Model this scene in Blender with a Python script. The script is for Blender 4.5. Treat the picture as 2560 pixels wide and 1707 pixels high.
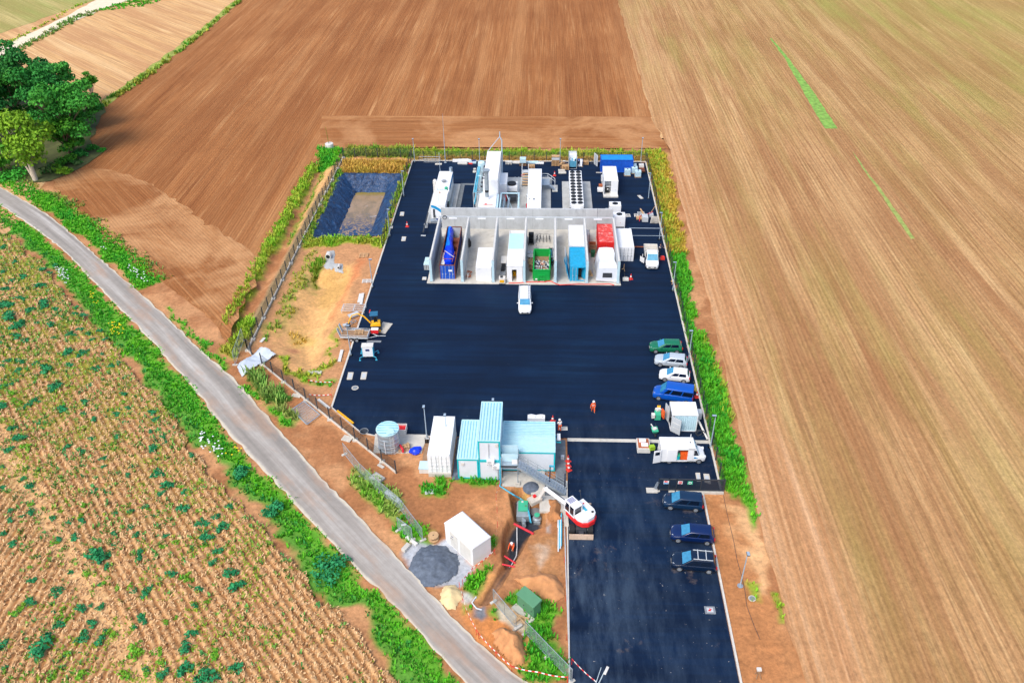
import bpy, math, random
import numpy as np
from mathutils import Matrix, Vector
from mathutils.geometry import tessellate_polygon
for o in list(bpy.data.objects): bpy.data.objects.remove(o)
SCN = bpy.context.scene
COL = SCN.collection
rnd = random.Random(7)
R = math.radians
# ---------------------------------------------------------------- camera
CAMH = 67.0
pitch, yaw, roll, FF = R(35.77), R(-2.53), R(.73), 2072.0
_fw = np.array([math.sin(yaw)*math.cos(pitch), math.cos(yaw)*math.cos(pitch), -math.sin(pitch)])
_r = np.array([math.cos(yaw), -math.sin(yaw), 0.0]); _d = np.cross(_fw, _r)
_r2 = _r*math.cos(roll)+_d*math.sin(roll); _d2 = -_r*math.sin(roll)+_d*math.cos(roll)
CM = np.array([_r2, _d2, _fw]).T
cam = bpy.data.cameras.new('camera'); camo = bpy.data.objects.new('camera', cam); COL.objects.link(camo)
cam.sensor_width = 36; cam.lens = FF/2560*36; cam.clip_end = 6000; cam.clip_start = .5
mw = Matrix.Identity(4)
for i in range(3):
    mw[i][0] = _r2[i]; mw[i][1] = -_d2[i]; mw[i][2] = -_fw[i]
mw[2][3] = CAMH
camo.matrix_world = mw; SCN.camera = camo
# ---------------------------------------------------------------- light
SUN_EL, SUN_AZ = R(52), R(215)      # azimuth clockwise from +Y
w = bpy.data.worlds.new('World'); SCN.world = w; w.use_nodes = True
nt = w.node_tree; bg = nt.nodes['Background']; sky = nt.nodes.new('ShaderNodeTexSky')
sky.sky_type = 'NISHITA'; sky.sun_disc = False; sky.sun_elevation = SUN_EL; sky.sun_rotation = SUN_AZ
sky.dust_density = 3.0; sky.air_density = 1.0; sky.ozone_density = 1.0
nt.links.new(sky.outputs[0], bg.inputs[0]); bg.inputs[1].default_value = 0.15
sl = bpy.data.lights.new('sun', 'SUN'); so = bpy.data.objects.new('sun', sl); COL.objects.link(so)
sl.energy = 1.5; sl.angle = R(24); sl.color = (1, .95, .88)
_sd = Vector((math.sin(SUN_AZ)*math.cos(SUN_EL), math.cos(SUN_AZ)*math.cos(SUN_EL), math.sin(SUN_EL)))
so.rotation_euler = _sd.to_track_quat('Z', 'Y').to_euler()
SCN.view_settings.view_transform = 'Standard'; SCN.view_settings.look = 'None'
SCN.view_settings.exposure = 0.55; SCN.view_settings.gamma = 1
# ---------------------------------------------------------------- pixel -> ground point
ZR = dict(A=(750,330,3.92),B=(1200,330,3.92),C=(1040,350,7.4667),D=(1300,350,6.72),E=(1050,530,7.84),G=(1300,530,7.84),H=(560,600,3.92),I=(880,980,4.2),J=(1100,1000,6.533),K=(980,1200,3.093),L=(1220,1180,6.533),M=(1580,820,5.227),N=(1600,1080,4.127),O=(1380,1400,4.523),Q=(0,0,3.408),R=(0,450,3.1367),S=(0,950,2.0717),T=(500,850,2.852),U=(500,0,1.96),V=(1600,0,2.2396),W=(1700,700,1.557),F=(0,0,.91875),X=(0,0,1.0))
def P(k, x, y, z=0.0):
    a, b, s = ZR[k]
    d = CM @ np.array([a+x/s-1280, b+y/s-853.5, FF]); t = (z-CAMH)/d[2]
    return (d[0]*t, d[1]*t, z)
def PL(k, pts, z=0.0): return [P(k, x, y, z)[:2] for x, y in pts]
def S(r, g, b): return tuple(((c/255)/12.92 if c/255 <= .04045 else ((c/255+.055)/1.055)**2.4) for c in (r, g, b))
# ---------------------------------------------------------------- materials
MATS = {}
class NT:
    def __init__(s, name):
        s.m = bpy.data.materials.new(name); s.m.use_nodes = True; s.t = s.m.node_tree
        s.b = s.t.nodes['Principled BSDF']; s.tc = s.t.nodes.new('ShaderNodeTexCoord')
    def n(s, typ, **kw):
        n = s.t.nodes.new(typ)
        for k, v in kw.items(): setattr(n, k, v)
        return n
    def l(s, a, b): s.t.links.new(a, b)
    def coord(s, scale=(1,1,1), rot=0.0, loc=(0,0,0), src='Object'):
        m1 = s.n('ShaderNodeMapping'); m1.inputs['Rotation'].default_value = (0,0,rot); s.l(s.tc.outputs[src], m1.inputs[0])
        m = s.n('ShaderNodeMapping'); m.inputs['Scale'].default_value = scale; m.inputs['Location'].default_value = loc
        s.l(m1.outputs[0], m.inputs[0]); return m.outputs[0]
    def noise(s, vec, sc=1.0, det=3.0, ro=.55, dist=0.0):
        n = s.n('ShaderNodeTexNoise'); n.inputs['Scale'].default_value = sc; n.inputs['Detail'].default_value = det
        n.inputs['Roughness'].default_value = ro; n.inputs['Distortion'].default_value = dist
        s.l(vec, n.inputs['Vector']); return n.outputs[0]
    def ramp(s, fac, stops):
        r = s.n('ShaderNodeValToRGB'); e = r.color_ramp.elements
        while len(e) < len(stops): e.new(.5)
        for i, (p, c) in enumerate(stops):
            e[i].position = p; e[i].color = (c, c, c, 1) if isinstance(c, (int, float)) else (*c, 1)
        s.l(fac, r.inputs[0]); return r.outputs[0]
    def mix(s, fac, a, b, mode='MIX'):
        m = s.n('ShaderNodeMix', data_type='RGBA', blend_type=mode)
        for v, k in ((fac, 0), (a, 6), (b, 7)):
            if hasattr(v, 'is_linked'): s.l(v, m.inputs[k])
            elif k == 0: m.inputs[k].default_value = v
            else: m.inputs[k].default_value = (*v, 1) if len(v) == 3 else v
        return m.outputs[2]
    def math(s, op, a, b=0.0, c=None):
        m = s.n('ShaderNodeMath', operation=op)
        for i, v in enumerate((a, b, c)):
            if v is None: continue
            if hasattr(v, 'is_linked'): s.l(v, m.inputs[i])
            else: m.inputs[i].default_value = v
        return m.outputs[0]
    def bump(s, h, st=.3, dist=.05):
        b = s.n('ShaderNodeBump'); b.inputs['Strength'].default_value = st; b.inputs['Distance'].default_value = dist
        s.l(h, b.inputs['Height']); s.l(b.outputs[0], s.b.inputs['Normal'])
    def out(s, col, rough=.8, metal=0.0, spec=.5):
        if hasattr(col, 'is_linked'): s.l(col, s.b.inputs['Base Color'])
        else: s.b.inputs['Base Color'].default_value = (*col, 1)
        s.b.inputs['Roughness'].default_value = rough; s.b.inputs['Metallic'].default_value = metal
        s.b.inputs['Specular IOR Level'].default_value = spec
        return s.m
def mat(name, col=None, rough=.6, metal=0.0, var=.12, sc=1.6, spec=.5, grime=0.0, grimecol=None, bump=0.0, streak=False):
    if name in MATS: return MATS[name]
    t = NT(name)
    c = t.coord((1,1,.25) if streak else (1,1,1))
    n1 = t.noise(c, sc, 5, .6); lo = tuple(x*(1-var) for x in col); hi = tuple(min(1, x*(1+var)) for x in col)
    cc = t.ramp(n1, [(.3, lo), (.7, hi)])
    if grime:
        n2 = t.noise(t.coord((1,1,.5), loc=(7,3,1)), sc*2.2, 6, .7)
        cc = t.mix(t.ramp(n2, [(.52, 0.0), (.72, grime)]), cc, grimecol or S(120,95,70))
    if bump: t.bump(n1, bump, .03)
    MATS[name] = t.out(cc, rough, metal, spec); return MATS[name]
# ---------------------------------------------------------------- mesh builder
class B:
    def __init__(s): s.v = []; s.f = []; s.mi = []; s.ms = []; s.cur = 0
    def m(s, name):
        mt = MATS[name] if isinstance(name, str) else name
        if mt not in s.ms: s.ms.append(mt)
        s.cur = s.ms.index(mt); return s
    def add(s, vs, fs):
        n = len(s.v); s.v += [tuple(v) for v in vs]
        for f in fs: s.f.append([n+i for i in f]); s.mi.append(s.cur)
        return s
    def hexa(s, p): return s.add(p, [(0,3,2,1),(4,5,6,7),(0,1,5,4),(1,2,6,5),(2,3,7,6),(3,0,4,7)])
    def box(s, x0, x1, y0, y1, z0, z1):
        return s.hexa([(x0,y0,z0),(x1,y0,z0),(x1,y1,z0),(x0,y1,z0),(x0,y0,z1),(x1,y0,z1),(x1,y1,z1),(x0,y1,z1)])
    def rbox(s, c, d, rz=0.0, ry=0.0, rx=0.0):
        Mx = Matrix.Translation(c) @ Matrix.Rotation(rz,4,'Z') @ Matrix.Rotation(ry,4,'Y') @ Matrix.Rotation(rx,4,'X')
        h = [x/2 for x in d]
        return s.hexa([Mx @ Vector((a*h[0],b*h[1],e*h[2])) for e in (-1,1) for a,b in ((-1,-1),(1,-1),(1,1),(-1,1))])
    def cyl(s, p0, p1, r0, r1=None, n=10, cap=True):
        r1 = r0 if r1 is None else r1; p0 = Vector(p0); p1 = Vector(p1); d = (p1-p0)
        if d.length < 1e-6: return s
        q = d.to_track_quat('Z','Y'); vs = []
        for p, r in ((p0,r0),(p1,r1)):
            for i in range(n):
                a = 2*math.pi*i/n; vs.append(p + q @ Vector((math.cos(a)*r, math.sin(a)*r, 0)))
        fs = [(i,(i+1)%n,n+(i+1)%n,n+i) for i in range(n)]
        if cap: fs += [tuple(range(n-1,-1,-1)), tuple(range(n,2*n))]
        return s.add(vs, fs)
    def pipe(s, pts, r, n=8):
        for a, b in zip(pts[:-1], pts[1:]): s.cyl(a, b, r, n=n)
        return s
    def ring(s, c, R0, r, n=20, axis='Z'):
        pts = []
        for i in range(n+1):
            a = 2*math.pi*i/n; u, v = math.cos(a)*R0, math.sin(a)*R0
            pts.append((c[0]+u, c[1]+v, c[2]) if axis == 'Z' else ((c[0]+u, c[1], c[2]+v) if axis == 'Y' else (c[0], c[1]+u, c[2]+v)))
        return s.pipe(pts, r, 6)
    def lathe(s, prof, c=(0,0,0), n=16):
        vs = []; fs = []
        for r, z in prof:
            for i in range(n):
                a = 2*math.pi*i/n; vs.append((c[0]+math.cos(a)*r, c[1]+math.sin(a)*r, c[2]+z))
        for j in range(len(prof)-1):
            for i in range(n): fs.append((j*n+i, j*n+(i+1)%n, (j+1)*n+(i+1)%n, (j+1)*n+i))
        fs += [tuple(range(n-1,-1,-1)), tuple((len(prof)-1)*n+i for i in range(n))]
        return s.add(vs, fs)
    def prism(s, pts, z0, z1):
        n = len(pts); vs = [(x,y,z0) for x,y in pts]+[(x,y,z1) for x,y in pts]
        return s.add(vs, [tuple(range(n-1,-1,-1)), tuple(range(n,2*n))]+[(i,(i+1)%n,n+(i+1)%n,n+i) for i in range(n)])
    def loft(s, secs, cap=True):
        n = len(secs[0]); vs = [p for sec in secs for p in sec]; fs = []
        for j in range(len(secs)-1):
            for i in range(n): fs.append((j*n+i, j*n+(i+1)%n, (j+1)*n+(i+1)%n, (j+1)*n+i))
        if cap: fs += [tuple(range(n-1,-1,-1)), tuple((len(secs)-1)*n+i for i in range(n))]
        return s.add(vs, fs)
    def quad(s, p, th=0.0):
        if th:
            a, b, c = Vector(p[0]), Vector(p[1]), Vector(p[2]); nn = (b-a).cross(c-a).normalized()*th
            return s.hexa([Vector(x)-nn for x in p]+[Vector(x) for x in p])
        return s.add(p, [tuple(range(len(p)))])
    def ball(s, c, r, n=10, mz=1.0):
        return s.lathe([(max(.001, r*math.sin(math.pi*i/(n//2+1))), -r*mz*math.cos(math.pi*i/(n//2+1))) for i in range(n//2+2)], c, n)
    def build(s, name, parent=None, smooth=0, bevel=0.0, loc=None):
        me = bpy.data.meshes.new(name); me.from_pydata([tuple(v) for v in s.v], [], s.f)
        for mt in s.ms: me.materials.append(mt)
        me.polygons.foreach_set('material_index', s.mi); me.update()
        import bmesh
        bm = bmesh.new(); bm.from_mesh(me); bmesh.ops.recalc_face_normals(bm, faces=bm.faces[:])
        bm.to_mesh(me); bm.free()
        if smooth:
            me.shade_smooth(); me.set_sharp_from_angle(angle=R(smooth))
        o = bpy.data.objects.new(name, me); COL.objects.link(o)
        if bevel:
            md = o.modifiers.new('bevel','BEVEL'); md.width = bevel; md.segments = 2; md.limit_method = 'ANGLE'; md.angle_limit = R(35)
        if parent: o.parent = parent
        if loc is not None: o.location = (loc[0], loc[1], loc[2] if len(loc) > 2 else 0)
        return o
def tag(o, label=None, cat=None, group=None, kind=None):
    if label: o['label'] = label
    if cat: o['category'] = cat
    if group: o['group'] = group
    if kind: o['kind'] = kind
    return o
def thing(name, label, cat, loc=(0,0,0), rz=0.0, group=None):
    o = bpy.data.objects.new(name, None); COL.objects.link(o); o.empty_display_size = .3
    o.location = (loc[0], loc[1], loc[2] if len(loc) > 2 else 0); o.rotation_euler = (0,0,rz)
    return tag(o, label, cat, group)
def dup(root, loc, rz=None, label=None, group=None):
    def cp(o, par):
        c = o.copy(); COL.objects.link(c)
        if par: c.parent = par
        for ch in list(o.children): cp(ch, c)
        return c
    r = cp(root, None); r.location = (loc[0], loc[1], loc[2] if len(loc) > 2 else root.location[2])
    if rz is not None: r.rotation_euler = (0,0,rz)
    if label: r['label'] = label
    if group: r['group'] = group
    return r
# ---------------------------------------------------------------- numpy noise and polygons
def vnoise(x, y, sc, seed=0):
    X = np.asarray(x)*sc+seed*17.3; Y = np.asarray(y)*sc+seed*9.1
    xi = np.floor(X).astype(np.int64); yi = np.floor(Y).astype(np.int64); fx = X-xi; fy = Y-yi
    fx = fx*fx*(3-2*fx); fy = fy*fy*(3-2*fy)
    def h(a, b):
        n = (a*374761393+b*668265263+seed*1442695) & 0xffffffff
        n = ((n ^ (n >> 13))*1274126177) & 0xffffffff
        return ((n ^ (n >> 16)) & 0xffff)/65535.0
    return (h(xi,yi)*(1-fx)+h(xi+1,yi)*fx)*(1-fy)+(h(xi,yi+1)*(1-fx)+h(xi+1,yi+1)*fx)*fy
def fbm(x, y, sc, seed=0, o=4):
    s = 0; a = .5; t = 0
    for i in range(o): s = s+a*vnoise(x, y, sc*2**i, seed+i); t += a; a *= .5
    return s/t
def sdist(x, y, poly):      # signed distance, positive inside
    x = np.asarray(x, float); y = np.asarray(y, float); ins = np.zeros(x.shape, bool); d = np.full(x.shape, 1e9)
    n = len(poly)
    for i in range(n):
        x1, y1 = poly[i]; x2, y2 = poly[(i+1)%n]
        if y1 != y2:
            c = ((y1 > y) != (y2 > y)) & (x < (x2-x1)*(y-y1)/(y2-y1)+x1); ins ^= c
        dx, dy = x2-x1, y2-y1; L = dx*dx+dy*dy+1e-9
        t = np.clip(((x-x1)*dx+(y-y1)*dy)/L, 0, 1)
        d = np.minimum(d, np.hypot(x-x1-t*dx, y-y1-t*dy))
    return np.where(ins, d, -d)
def sst(a, b, x): t = np.clip((x-a)/(b-a), 0, 1); return t*t*(3-2*t)
def npmesh(name, V, Fq, mats, col=None, kind=None, nper=4, smooth=False):
    me = bpy.data.meshes.new(name); nf = len(Fq)
    me.vertices.add(len(V)); me.vertices.foreach_set('co', np.asarray(V, np.float32).ravel())
    me.loops.add(nf*nper); me.loops.foreach_set('vertex_index', np.asarray(Fq, np.int32).ravel())
    me.polygons.add(nf); me.polygons.foreach_set('loop_start', np.arange(0, nf*nper, nper, dtype=np.int32))
    if smooth: me.polygons.foreach_set('use_smooth', np.ones(nf, bool))
    me.update(calc_edges=True)
    if col is not None:
        a = me.color_attributes.new('Col', 'FLOAT_COLOR', 'POINT')
        a.data.foreach_set('color', np.hstack([col, np.ones((len(col),1))]).astype(np.float32).ravel())
    for m in mats: me.materials.append(MATS[m])
    me.validate()
    o = bpy.data.objects.new(name, me); COL.objects.link(o)
    if kind: o['kind'] = kind
    return o
def attr_mat(name, rough=.9, n_sc=2.5, amt=.25, bump=.4, bd=.06, transl=0.0):
    t = NT(name); a = t.n('ShaderNodeAttribute', attribute_name='Col')
    n1 = t.noise(t.coord(), n_sc, 8, .7); v = t.n('ShaderNodeVectorMath', operation='SCALE'); t.l(a.outputs[0], v.inputs[0]); t.l(t.math('MULTIPLY_ADD', n1, amt*4, 1-amt*2), v.inputs[3]); c = v.outputs[0]
    if bump: t.bump(n1, bump, bd)
    m = t.out(c, rough, 0, .25)
    if transl: t.b.inputs['Transmission Weight'].default_value = 0
    MATS[name] = m; return m
def sheet(name, poly, z, m, jit=0.0, seg=1.5, kind='structure'):
    pts = []
    n = len(poly)
    for i in range(n):
        a = np.array(poly[i]); b = np.array(poly[(i+1)%n]); k = max(1, int(np.linalg.norm(b-a)/seg)) if jit else 1
        for j in range(k):
            p = a+(b-a)*j/k
            if jit: p = p+[(vnoise(p[0],p[1],.5,3)-.5)*2*jit+(vnoise(p[0],p[1],2.,4)-.5)*jit, (vnoise(p[0],p[1],.5,5)-.5)*2*jit+(vnoise(p[0],p[1],2.,6)-.5)*jit]
            pts.append((float(p[0]), float(p[1])))
    vs = [Vector((x,y,z)) for x, y in pts]
    tri = tessellate_polygon([vs])
    me = bpy.data.meshes.new(name); me.from_pydata([tuple(v) for v in vs], [], [tuple(t) for t in tri])
    me.materials.append(MATS[m]); me.update()
    for p in me.polygons:
        if p.normal.z < 0: p.flip()
    o = bpy.data.objects.new(name, me); COL.objects.link(o)
    if kind: o['kind'] = kind
    return o
# ================================================================ SETTING
def PLZ(k, pts, z): return [P(k, x, y, z)[:2] for x, y in pts]
LX, RX, BY, FY = -26.0, 19.85, 153.6, 73.35          # asphalt yard
attr_mat('soil_mat', n_sc=2.2, amt=.36, bump=.6, bd=.12)
attr_mat('leaf_mat', rough=.75, n_sc=1.2, amt=.12, bump=0)
C_SOIL = np.array(S(166,112,72)); C_SOIL2 = np.array(S(194,142,98)); C_SAND = np.array(S(222,172,112)); C_OR = np.array(S(200,125,70))
C_GRN = np.array(S(84,140,38)); C_DRY = np.array(S(168,150,66)); C_GREY = np.array(S(150,150,150)); C_DARK = np.array(S(46,52,62))
# ---- boundaries
road_l = PL('F', [(-160, 370), (-60, 430), (0, 472), (73, 522), (146, 577), (205, 636), (264, 702), (302, 739), (351, 788), (410, 859), (468, 919), (509, 985), (588, 1064), (663, 1142), (745, 1233), (828, 1325), (900, 1382), (960, 1453), (1049, 1557)])+[(4,32),(22,17)]
road_r = PL('F', [(-160, 345), (-60, 395), (0, 429.5), (58.6, 462), (117, 498), (176, 548), (234, 598), (278, 632), (331, 681.5), (381, 724), (439, 782.5), (498, 835), (530, 858), (588, 923), (640, 987), (685, 1039), (743, 1103), (807, 1165), (868, 1229), (905, 1272), (945, 1316), (1034, 1412), (1095, 1471), (1168, 1540), (1200, 1568)])+[(9,36),(26,22)]
def resample(pts, n):
    p = np.array(pts); d = np.r_[0, np.cumsum(np.hypot(*np.diff(p, axis=0).T))]; t = np.linspace(0, d[-1], n)
    q = np.c_[np.interp(t, d, p[:,0]), np.interp(t, d, p[:,1])]
    for _ in range(6): q[1:-1] = (q[:-2]+2*q[1:-1]+q[2:])/4
    return q
NR = 220
rl, rr = resample(road_l, NR), resample(road_r, NR)
_c = resample([tuple(p) for p in (rl+rr)/2], NR)
nrm = np.gradient(_c, axis=0); nrm = np.c_[-nrm[:,1], nrm[:,0]]; nrm = nrm/np.linalg.norm(nrm,axis=1)[:,None]
if ((rl-rr)*nrm).sum() < 0: nrm = -nrm
_hw = np.array([(np.hypot(*(rl-c).T).min()+np.hypot(*(rr-c).T).min())/2 for c in _c])
for _ in range(20): _hw[1:-1] = (_hw[:-2]+_hw[1:-1]+_hw[2:])/3
_hw = _hw[:,None]*.96; rl, rr = _c+nrm*_hw, _c-nrm*_hw
pit = PLZ('K', [(915,150),(945,112),(985,100),(1020,150),(1060,190),(1110,175),(1150,185),(1162,260),(1175,330),(1200,385),(1150,400),(1085,425),(1045,480),(1010,550),(965,640),(925,700),(905,770),(818,892),(745,1005),(688,1003),(755,880),(838,730),(868,690),(862,600),(862,520),(868,430),(905,350),(940,320),(930,230)], -.9)
pond_o = [(-38.8,147.3),(-27.5,147.3),(-27.5,123.2),(-38.9,121.9)]
basin = PL('H', [(830,110),(980,300),(1180,260),(1290,240),(1260,420),(1150,700),(1060,900),(1010,1120),(900,1270),(760,1260),(620,1150),(500,1050),(560,850),(700,600),(790,300)])
ditch = [(-44.0,152),(-43.4,140),(-43.2,120),(-43.4,104),(-43.8,94)]
def hfun(x, y):
    h = (fbm(x,y,.25,11,3)-.5)*.25 + (fbm(x,y,1.3,12,3)-.5)*.16
    h = h*(1-.85*sst(44.8,46.5,-x)*sst(84,88,y)); inyard = sst(-.2,1.2, np.minimum.reduce([x-LX, RX-x, y-FY, BY-y])); h = h*(1-inyard)-inyard*.02
    drv = sst(-.3,1.0, np.minimum.reduce([x-3.0, 18.2-x, 75-y])); h = h*(1-drv)-drv*.02
    pad = sst(-.3,.8, np.minimum.reduce([x+18.8, 3.2-x, y-64.5, 75-y])); h = h*(1-pad)
    d = sdist(x,y,pond_o); h = h-np.clip(d,0,3.0)/3.0*2.9
    d = sdist(x,y,basin); h = h-sst(-.5,3.5,d)*1.3
    d = sdist(x,y,pit); jj = (fbm(x,y,.9,21,3)-.5)*.7; h = h-sst(-.22,.2,d+jj*.3)*(.45+1.05*sst(52.5,56.5,y))
    for i in range(len(ditch)-1):
        (x1,y1),(x2,y2) = ditch[i],ditch[i+1]; L = (x2-x1)**2+(y2-y1)**2
        t = np.clip(((x-x1)*(x2-x1)+(y-y1)*(y2-y1))/L,0,1); dd = np.hypot(x-x1-t*(x2-x1), y-y1-t*(y2-y1))
        if i == 0: dm = dd
        else: dm = np.minimum(dm, dd)
    h = h-(1-sst(.2,1.7,dm))*.9
    # flatten below the road
    return h
def road_dist(x, y):
    c = (rl+rr)/2; d = np.full(np.shape(x), 1e9)
    for p in c[::2]: d = np.minimum(d, np.hypot(x-p[0], y-p[1]))
    return d
GX0, GX1, GY0, GY1, GS = -118.0, 36.0, 28.0, 166.0, .33
AX = np.r_[np.arange(GX0,-9.5,GS), np.arange(-9.5,3.2,.13), np.arange(3.2,GX1,GS), GX1]; AY = np.r_[np.arange(GY0,44,GS), np.arange(44,67,.13), np.arange(67,GY1,GS), GY1]
nx, ny = len(AX), len(AY)
gx, gy = np.meshgrid(AX, AY)
rd = road_dist(gx, gy)
gz = hfun(gx, gy)*sst(2.6, 4.2, rd)
edge = np.minimum.reduce([gx-GX0, GX1-gx, gy-GY0, GY1-gy]); gz = gz*sst(0, 3, edge)
gz = np.where(gx > 23.0, np.minimum(gz, -.01)*.2, gz)-.25*sst(25,26,gx)-.25*sst(160,161,gy)-.35*sst(-62,-60,-gy*0+gx*0-61)*0
nz = fbm(gx,gy,.35,31,5); nz2 = fbm(gx,gy,.9,32,4); nz3 = fbm(gx,gy,.12,33,3)
colr = C_SOIL+(C_SOIL2-C_SOIL)*sst(.35,.7,nz)[...,None]
def paint(poly, c, soft=.8, jit=2.2, amt=1.0):
    global colr
    jx = gx+(fbm(gx,gy,.5,41,3)-.5)*jit*2; jy = gy+(fbm(gx,gy,.5,42,3)-.5)*jit*2
    m = sst(-soft, soft, sdist(jx, jy, poly))*amt; c = np.asarray(c)
    colr = colr*(1-m[...,None])+c*m[...,None]
# sandy basin and the strip inside the left fence
strip = [(-40,154),(-26.3,154),(-26.3,76),(-37,87.5),(-40,90)]
paint(strip, C_SOIL2*.95, .5, .6)
paint(basin, C_SAND, 1.6, 1.5)
paint(PL('H',[(980,320),(1250,300),(1190,520),(940,640),(860,480)]), S(205,160,95), 1.5, 2)
paint(PL('H',[(1330,190),(1420,190),(1180,560),(1080,760),(1050,740),(1200,430)]), S(208,132,84), .8, 1)
paint(PL('H',[(600,850),(820,830),(860,980),(640,1020)]), S(196,168,90), 1.2, 2, .7)
paint(PL('H',[(610,1030),(680,1010),(750,1040),(680,1090),(610,1070)]), S(188,126,92), .4, .5, .8)
paint([(-39.9,154),(-26.3,154),(-26.3,147.5),(-39,147.5)], C_DRY*.9, .4, 1)
paint([(-41.8,155),(-39.9,155),(-39.9,90),(-41.8,90)], S(150,128,92), .3, .4)
paint(PL('A',[(310,300),(395,230),(280,470),(130,660),(0,930),(-60,960),(100,650),(230,430)]), C_SAND, .4, .6)
# bottom work area
paint(PL('F',[(640,990),(830,1010),(960,1100),(1140,1110),(1140,1240),(1000,1240),(880,1200),(760,1060)]), C_SOIL*1.02, 1, 2)
paint(PL('K',[(620,160),(820,140),(900,160),(930,330),(860,420),(800,500),(780,330),(640,300)]), S(196,138,92), 1.5, 2.5)
paint(PL('K',[(1090,430),(1200,400),(1320,430),(1330,700),(1200,800),(1010,760),(1000,600)]), S(176,126,82), .8, 1.5)
paint(PL('K',[(1100,480),(1230,480),(1270,600),(1130,640)]), S(196,172,148), .8, 2.5, .8)
paint(PL('K',[(1195,300),(1235,330),(1240,400),(1200,390)]), S(178,172,165), .3, .8, .8)
paint(PL('K',[(720,700),(850,710),(800,830),(720,960),(690,900)]), S(214,152,92), .5, .8)
paint(PL('K',[(690,1080),(900,1090),(1010,1240),(1050,1400),(900,1450),(640,1200),(560,980),(640,1000)]), S(206,134,76), 1, 1.5)
paint(PL('K',[(1150,960),(1330,780),(1350,1280),(1200,1240),(1190,1080)]), C_SOIL*.92, .8, 1.5)
paint(PL('K',[(410,460),(520,520),(625,660),(600,720),(560,800),(450,830),(300,830),(140,700),(70,580),(90,520),(200,450),(300,480)]), S(172,176,182), .3, .8)
paint(PL('K',[(850,940),(980,1010),(1070,1090),(1010,1200),(850,1110),(820,1010)]), S(196,180,156), .3, 1)
paint(PL('K',[(645,1000),(720,985),(740,1060),(690,1100),(650,1060)]), S(120,122,128), .3, .5)
paint(PL('K',[(555,860),(630,870),(650,930),(590,950),(545,930)]), S(205,200,190), .3, .5)
paint(PL('I',[(0,1092),(0,900),(420,1092)]), C_SOIL, .3, .3)
# right of the entrance
paint(PL('F',[(1612,1136),(1660,1136),(1720,1240),(1780,1400),(1900,1568),(1690,1568)]), S(182,126,80), .8, 1)
paint(PL('W',[(120,830),(180,850),(310,980),(350,1200),(400,1568),(230,1568),(150,1150)]), S(180,122,76), .8, 1)
paint(PL('W',[(195,870),(270,900),(330,1060),(350,1240),(300,1230),(240,1050)]), S(216,168,118), .8, 1.5)
# grass painted under the tufts
GRASS = []   # (polygon, density per m2, height, colour a, colour b, pct tall)
def grass(poly, dens, h, ca, cb, soft=.5, jit=1.2, amt=1.0):
    paint(poly, (np.asarray(ca)+np.asarray(cb))/2*.75+np.asarray(C_SOIL)*.12, soft, jit, amt); GRASS.append((poly, dens, h, np.asarray(ca), np.asarray(cb)))
G1, G2, G3, G4, G5 = np.array(S(110,190,34)), np.array(S(44,156,44)), np.array(S(182,168,66)), np.array(S(206,158,78)), np.array(S(34,130,66))
c_ = (rl+rr)/2
def band(side, a, b, i0, i1, wob=0.0):
    e = rl if side > 0 else rr; s = 1 if side > 0 else -1
    idx = np.arange(i0, i1, 2); p0 = e[idx]+nrm[idx]*s*a; bb = b+(vnoise(idx*.9, idx*0, .25, 9)-.5)*2*wob
    p1 = e[idx]+nrm[idx]*s*bb[:,None]
    return [tuple(p) for p in p0]+[tuple(p) for p in p1[::-1]]
grass(band(1, .3, 2.6, 12, 205, .7), 9, .26, G1, G2)
grass(band(1, 1.8, 3.6, 12, 205, 1.3), 4, .38, G5, G1)
ir = lambda p: int(np.argmin(np.hypot(rr[:,0]-p[0], rr[:,1]-p[1])))
i_a, i_b = ir(P('F',345,670)[:2]), ir(P('F',380,720)[:2])
grass(band(-1, .6, 4.6, 12, i_a, .7), 9, .35, G1, G2)
grass(band(-1, 4.0, 5.6, 12, i_a, .8), 4, .5, G5, G3)
grass(PL('F',[(375,705),(400,720),(530,850),(520,860),(470,810)]), 8, .3, G1, G2)
grass(PL('H',[(170,720),(240,720),(320,760),(300,860),(250,900),(240,960),(190,960),(160,1160),(60,1160),(-20,1130),(20,1020),(70,900)]), 9, .7, G1*.95, G3)
grass(PL('T',[(330,240),(400,220),(520,330),(620,450),(700,560),(660,600),(560,500),(430,380)]), 12, 1.0, np.array(S(170,176,96)), G2*.9)
grass(PL('T',[(270,320),(340,310),(430,410),(400,430),(300,370)]), 9, .3, G1, G2)
grass(PL('T',[(440,470),(500,470),(600,560),(640,610),(580,625),(480,540)]), 9, .3, G1, G2)
grass(PL('T',[(1050,960),(1130,890),(1190,960),(1310,1040),(1420,1180),(1420,1280),(1360,1270),(1220,1170),(1100,1080)]), 9, .6, G1*.9, np.array(S(180,180,110)))
grass(PL('T',[(1370,1340),(1430,1250),(1560,1320),(1620,1380),(1600,1440),(1530,1420),(1460,1450)]), 9, .5, G1, G2)
grass(PL('I',[(700,960),(860,960),(930,910),(1000,1040),(960,1085),(860,1030),(800,1080),(720,1060)]), 14, .5, G1, G2)
grass(PL('I',[(860,890),(950,890),(960,930),(880,940)]), 14, .5, G1, G2)
grass(PL('I',[(1020,920),(1180,900),(1540,925),(1540,960),(1300,975),(1060,960)]), 12, .5, G1, G2)
grass(PL('K',[(755,430),(800,470),(790,560),(760,545)]), 10, .3, G1, G2)
grass(PL('K',[(590,770),(700,670),(770,670),(720,760),(700,900),(640,880),(560,800)]), 12, .45, G1, G2)
grass(PL('K',[(580,950),(620,950),(625,1020),(600,1030)]), 12, .4, G1, G2)
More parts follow.
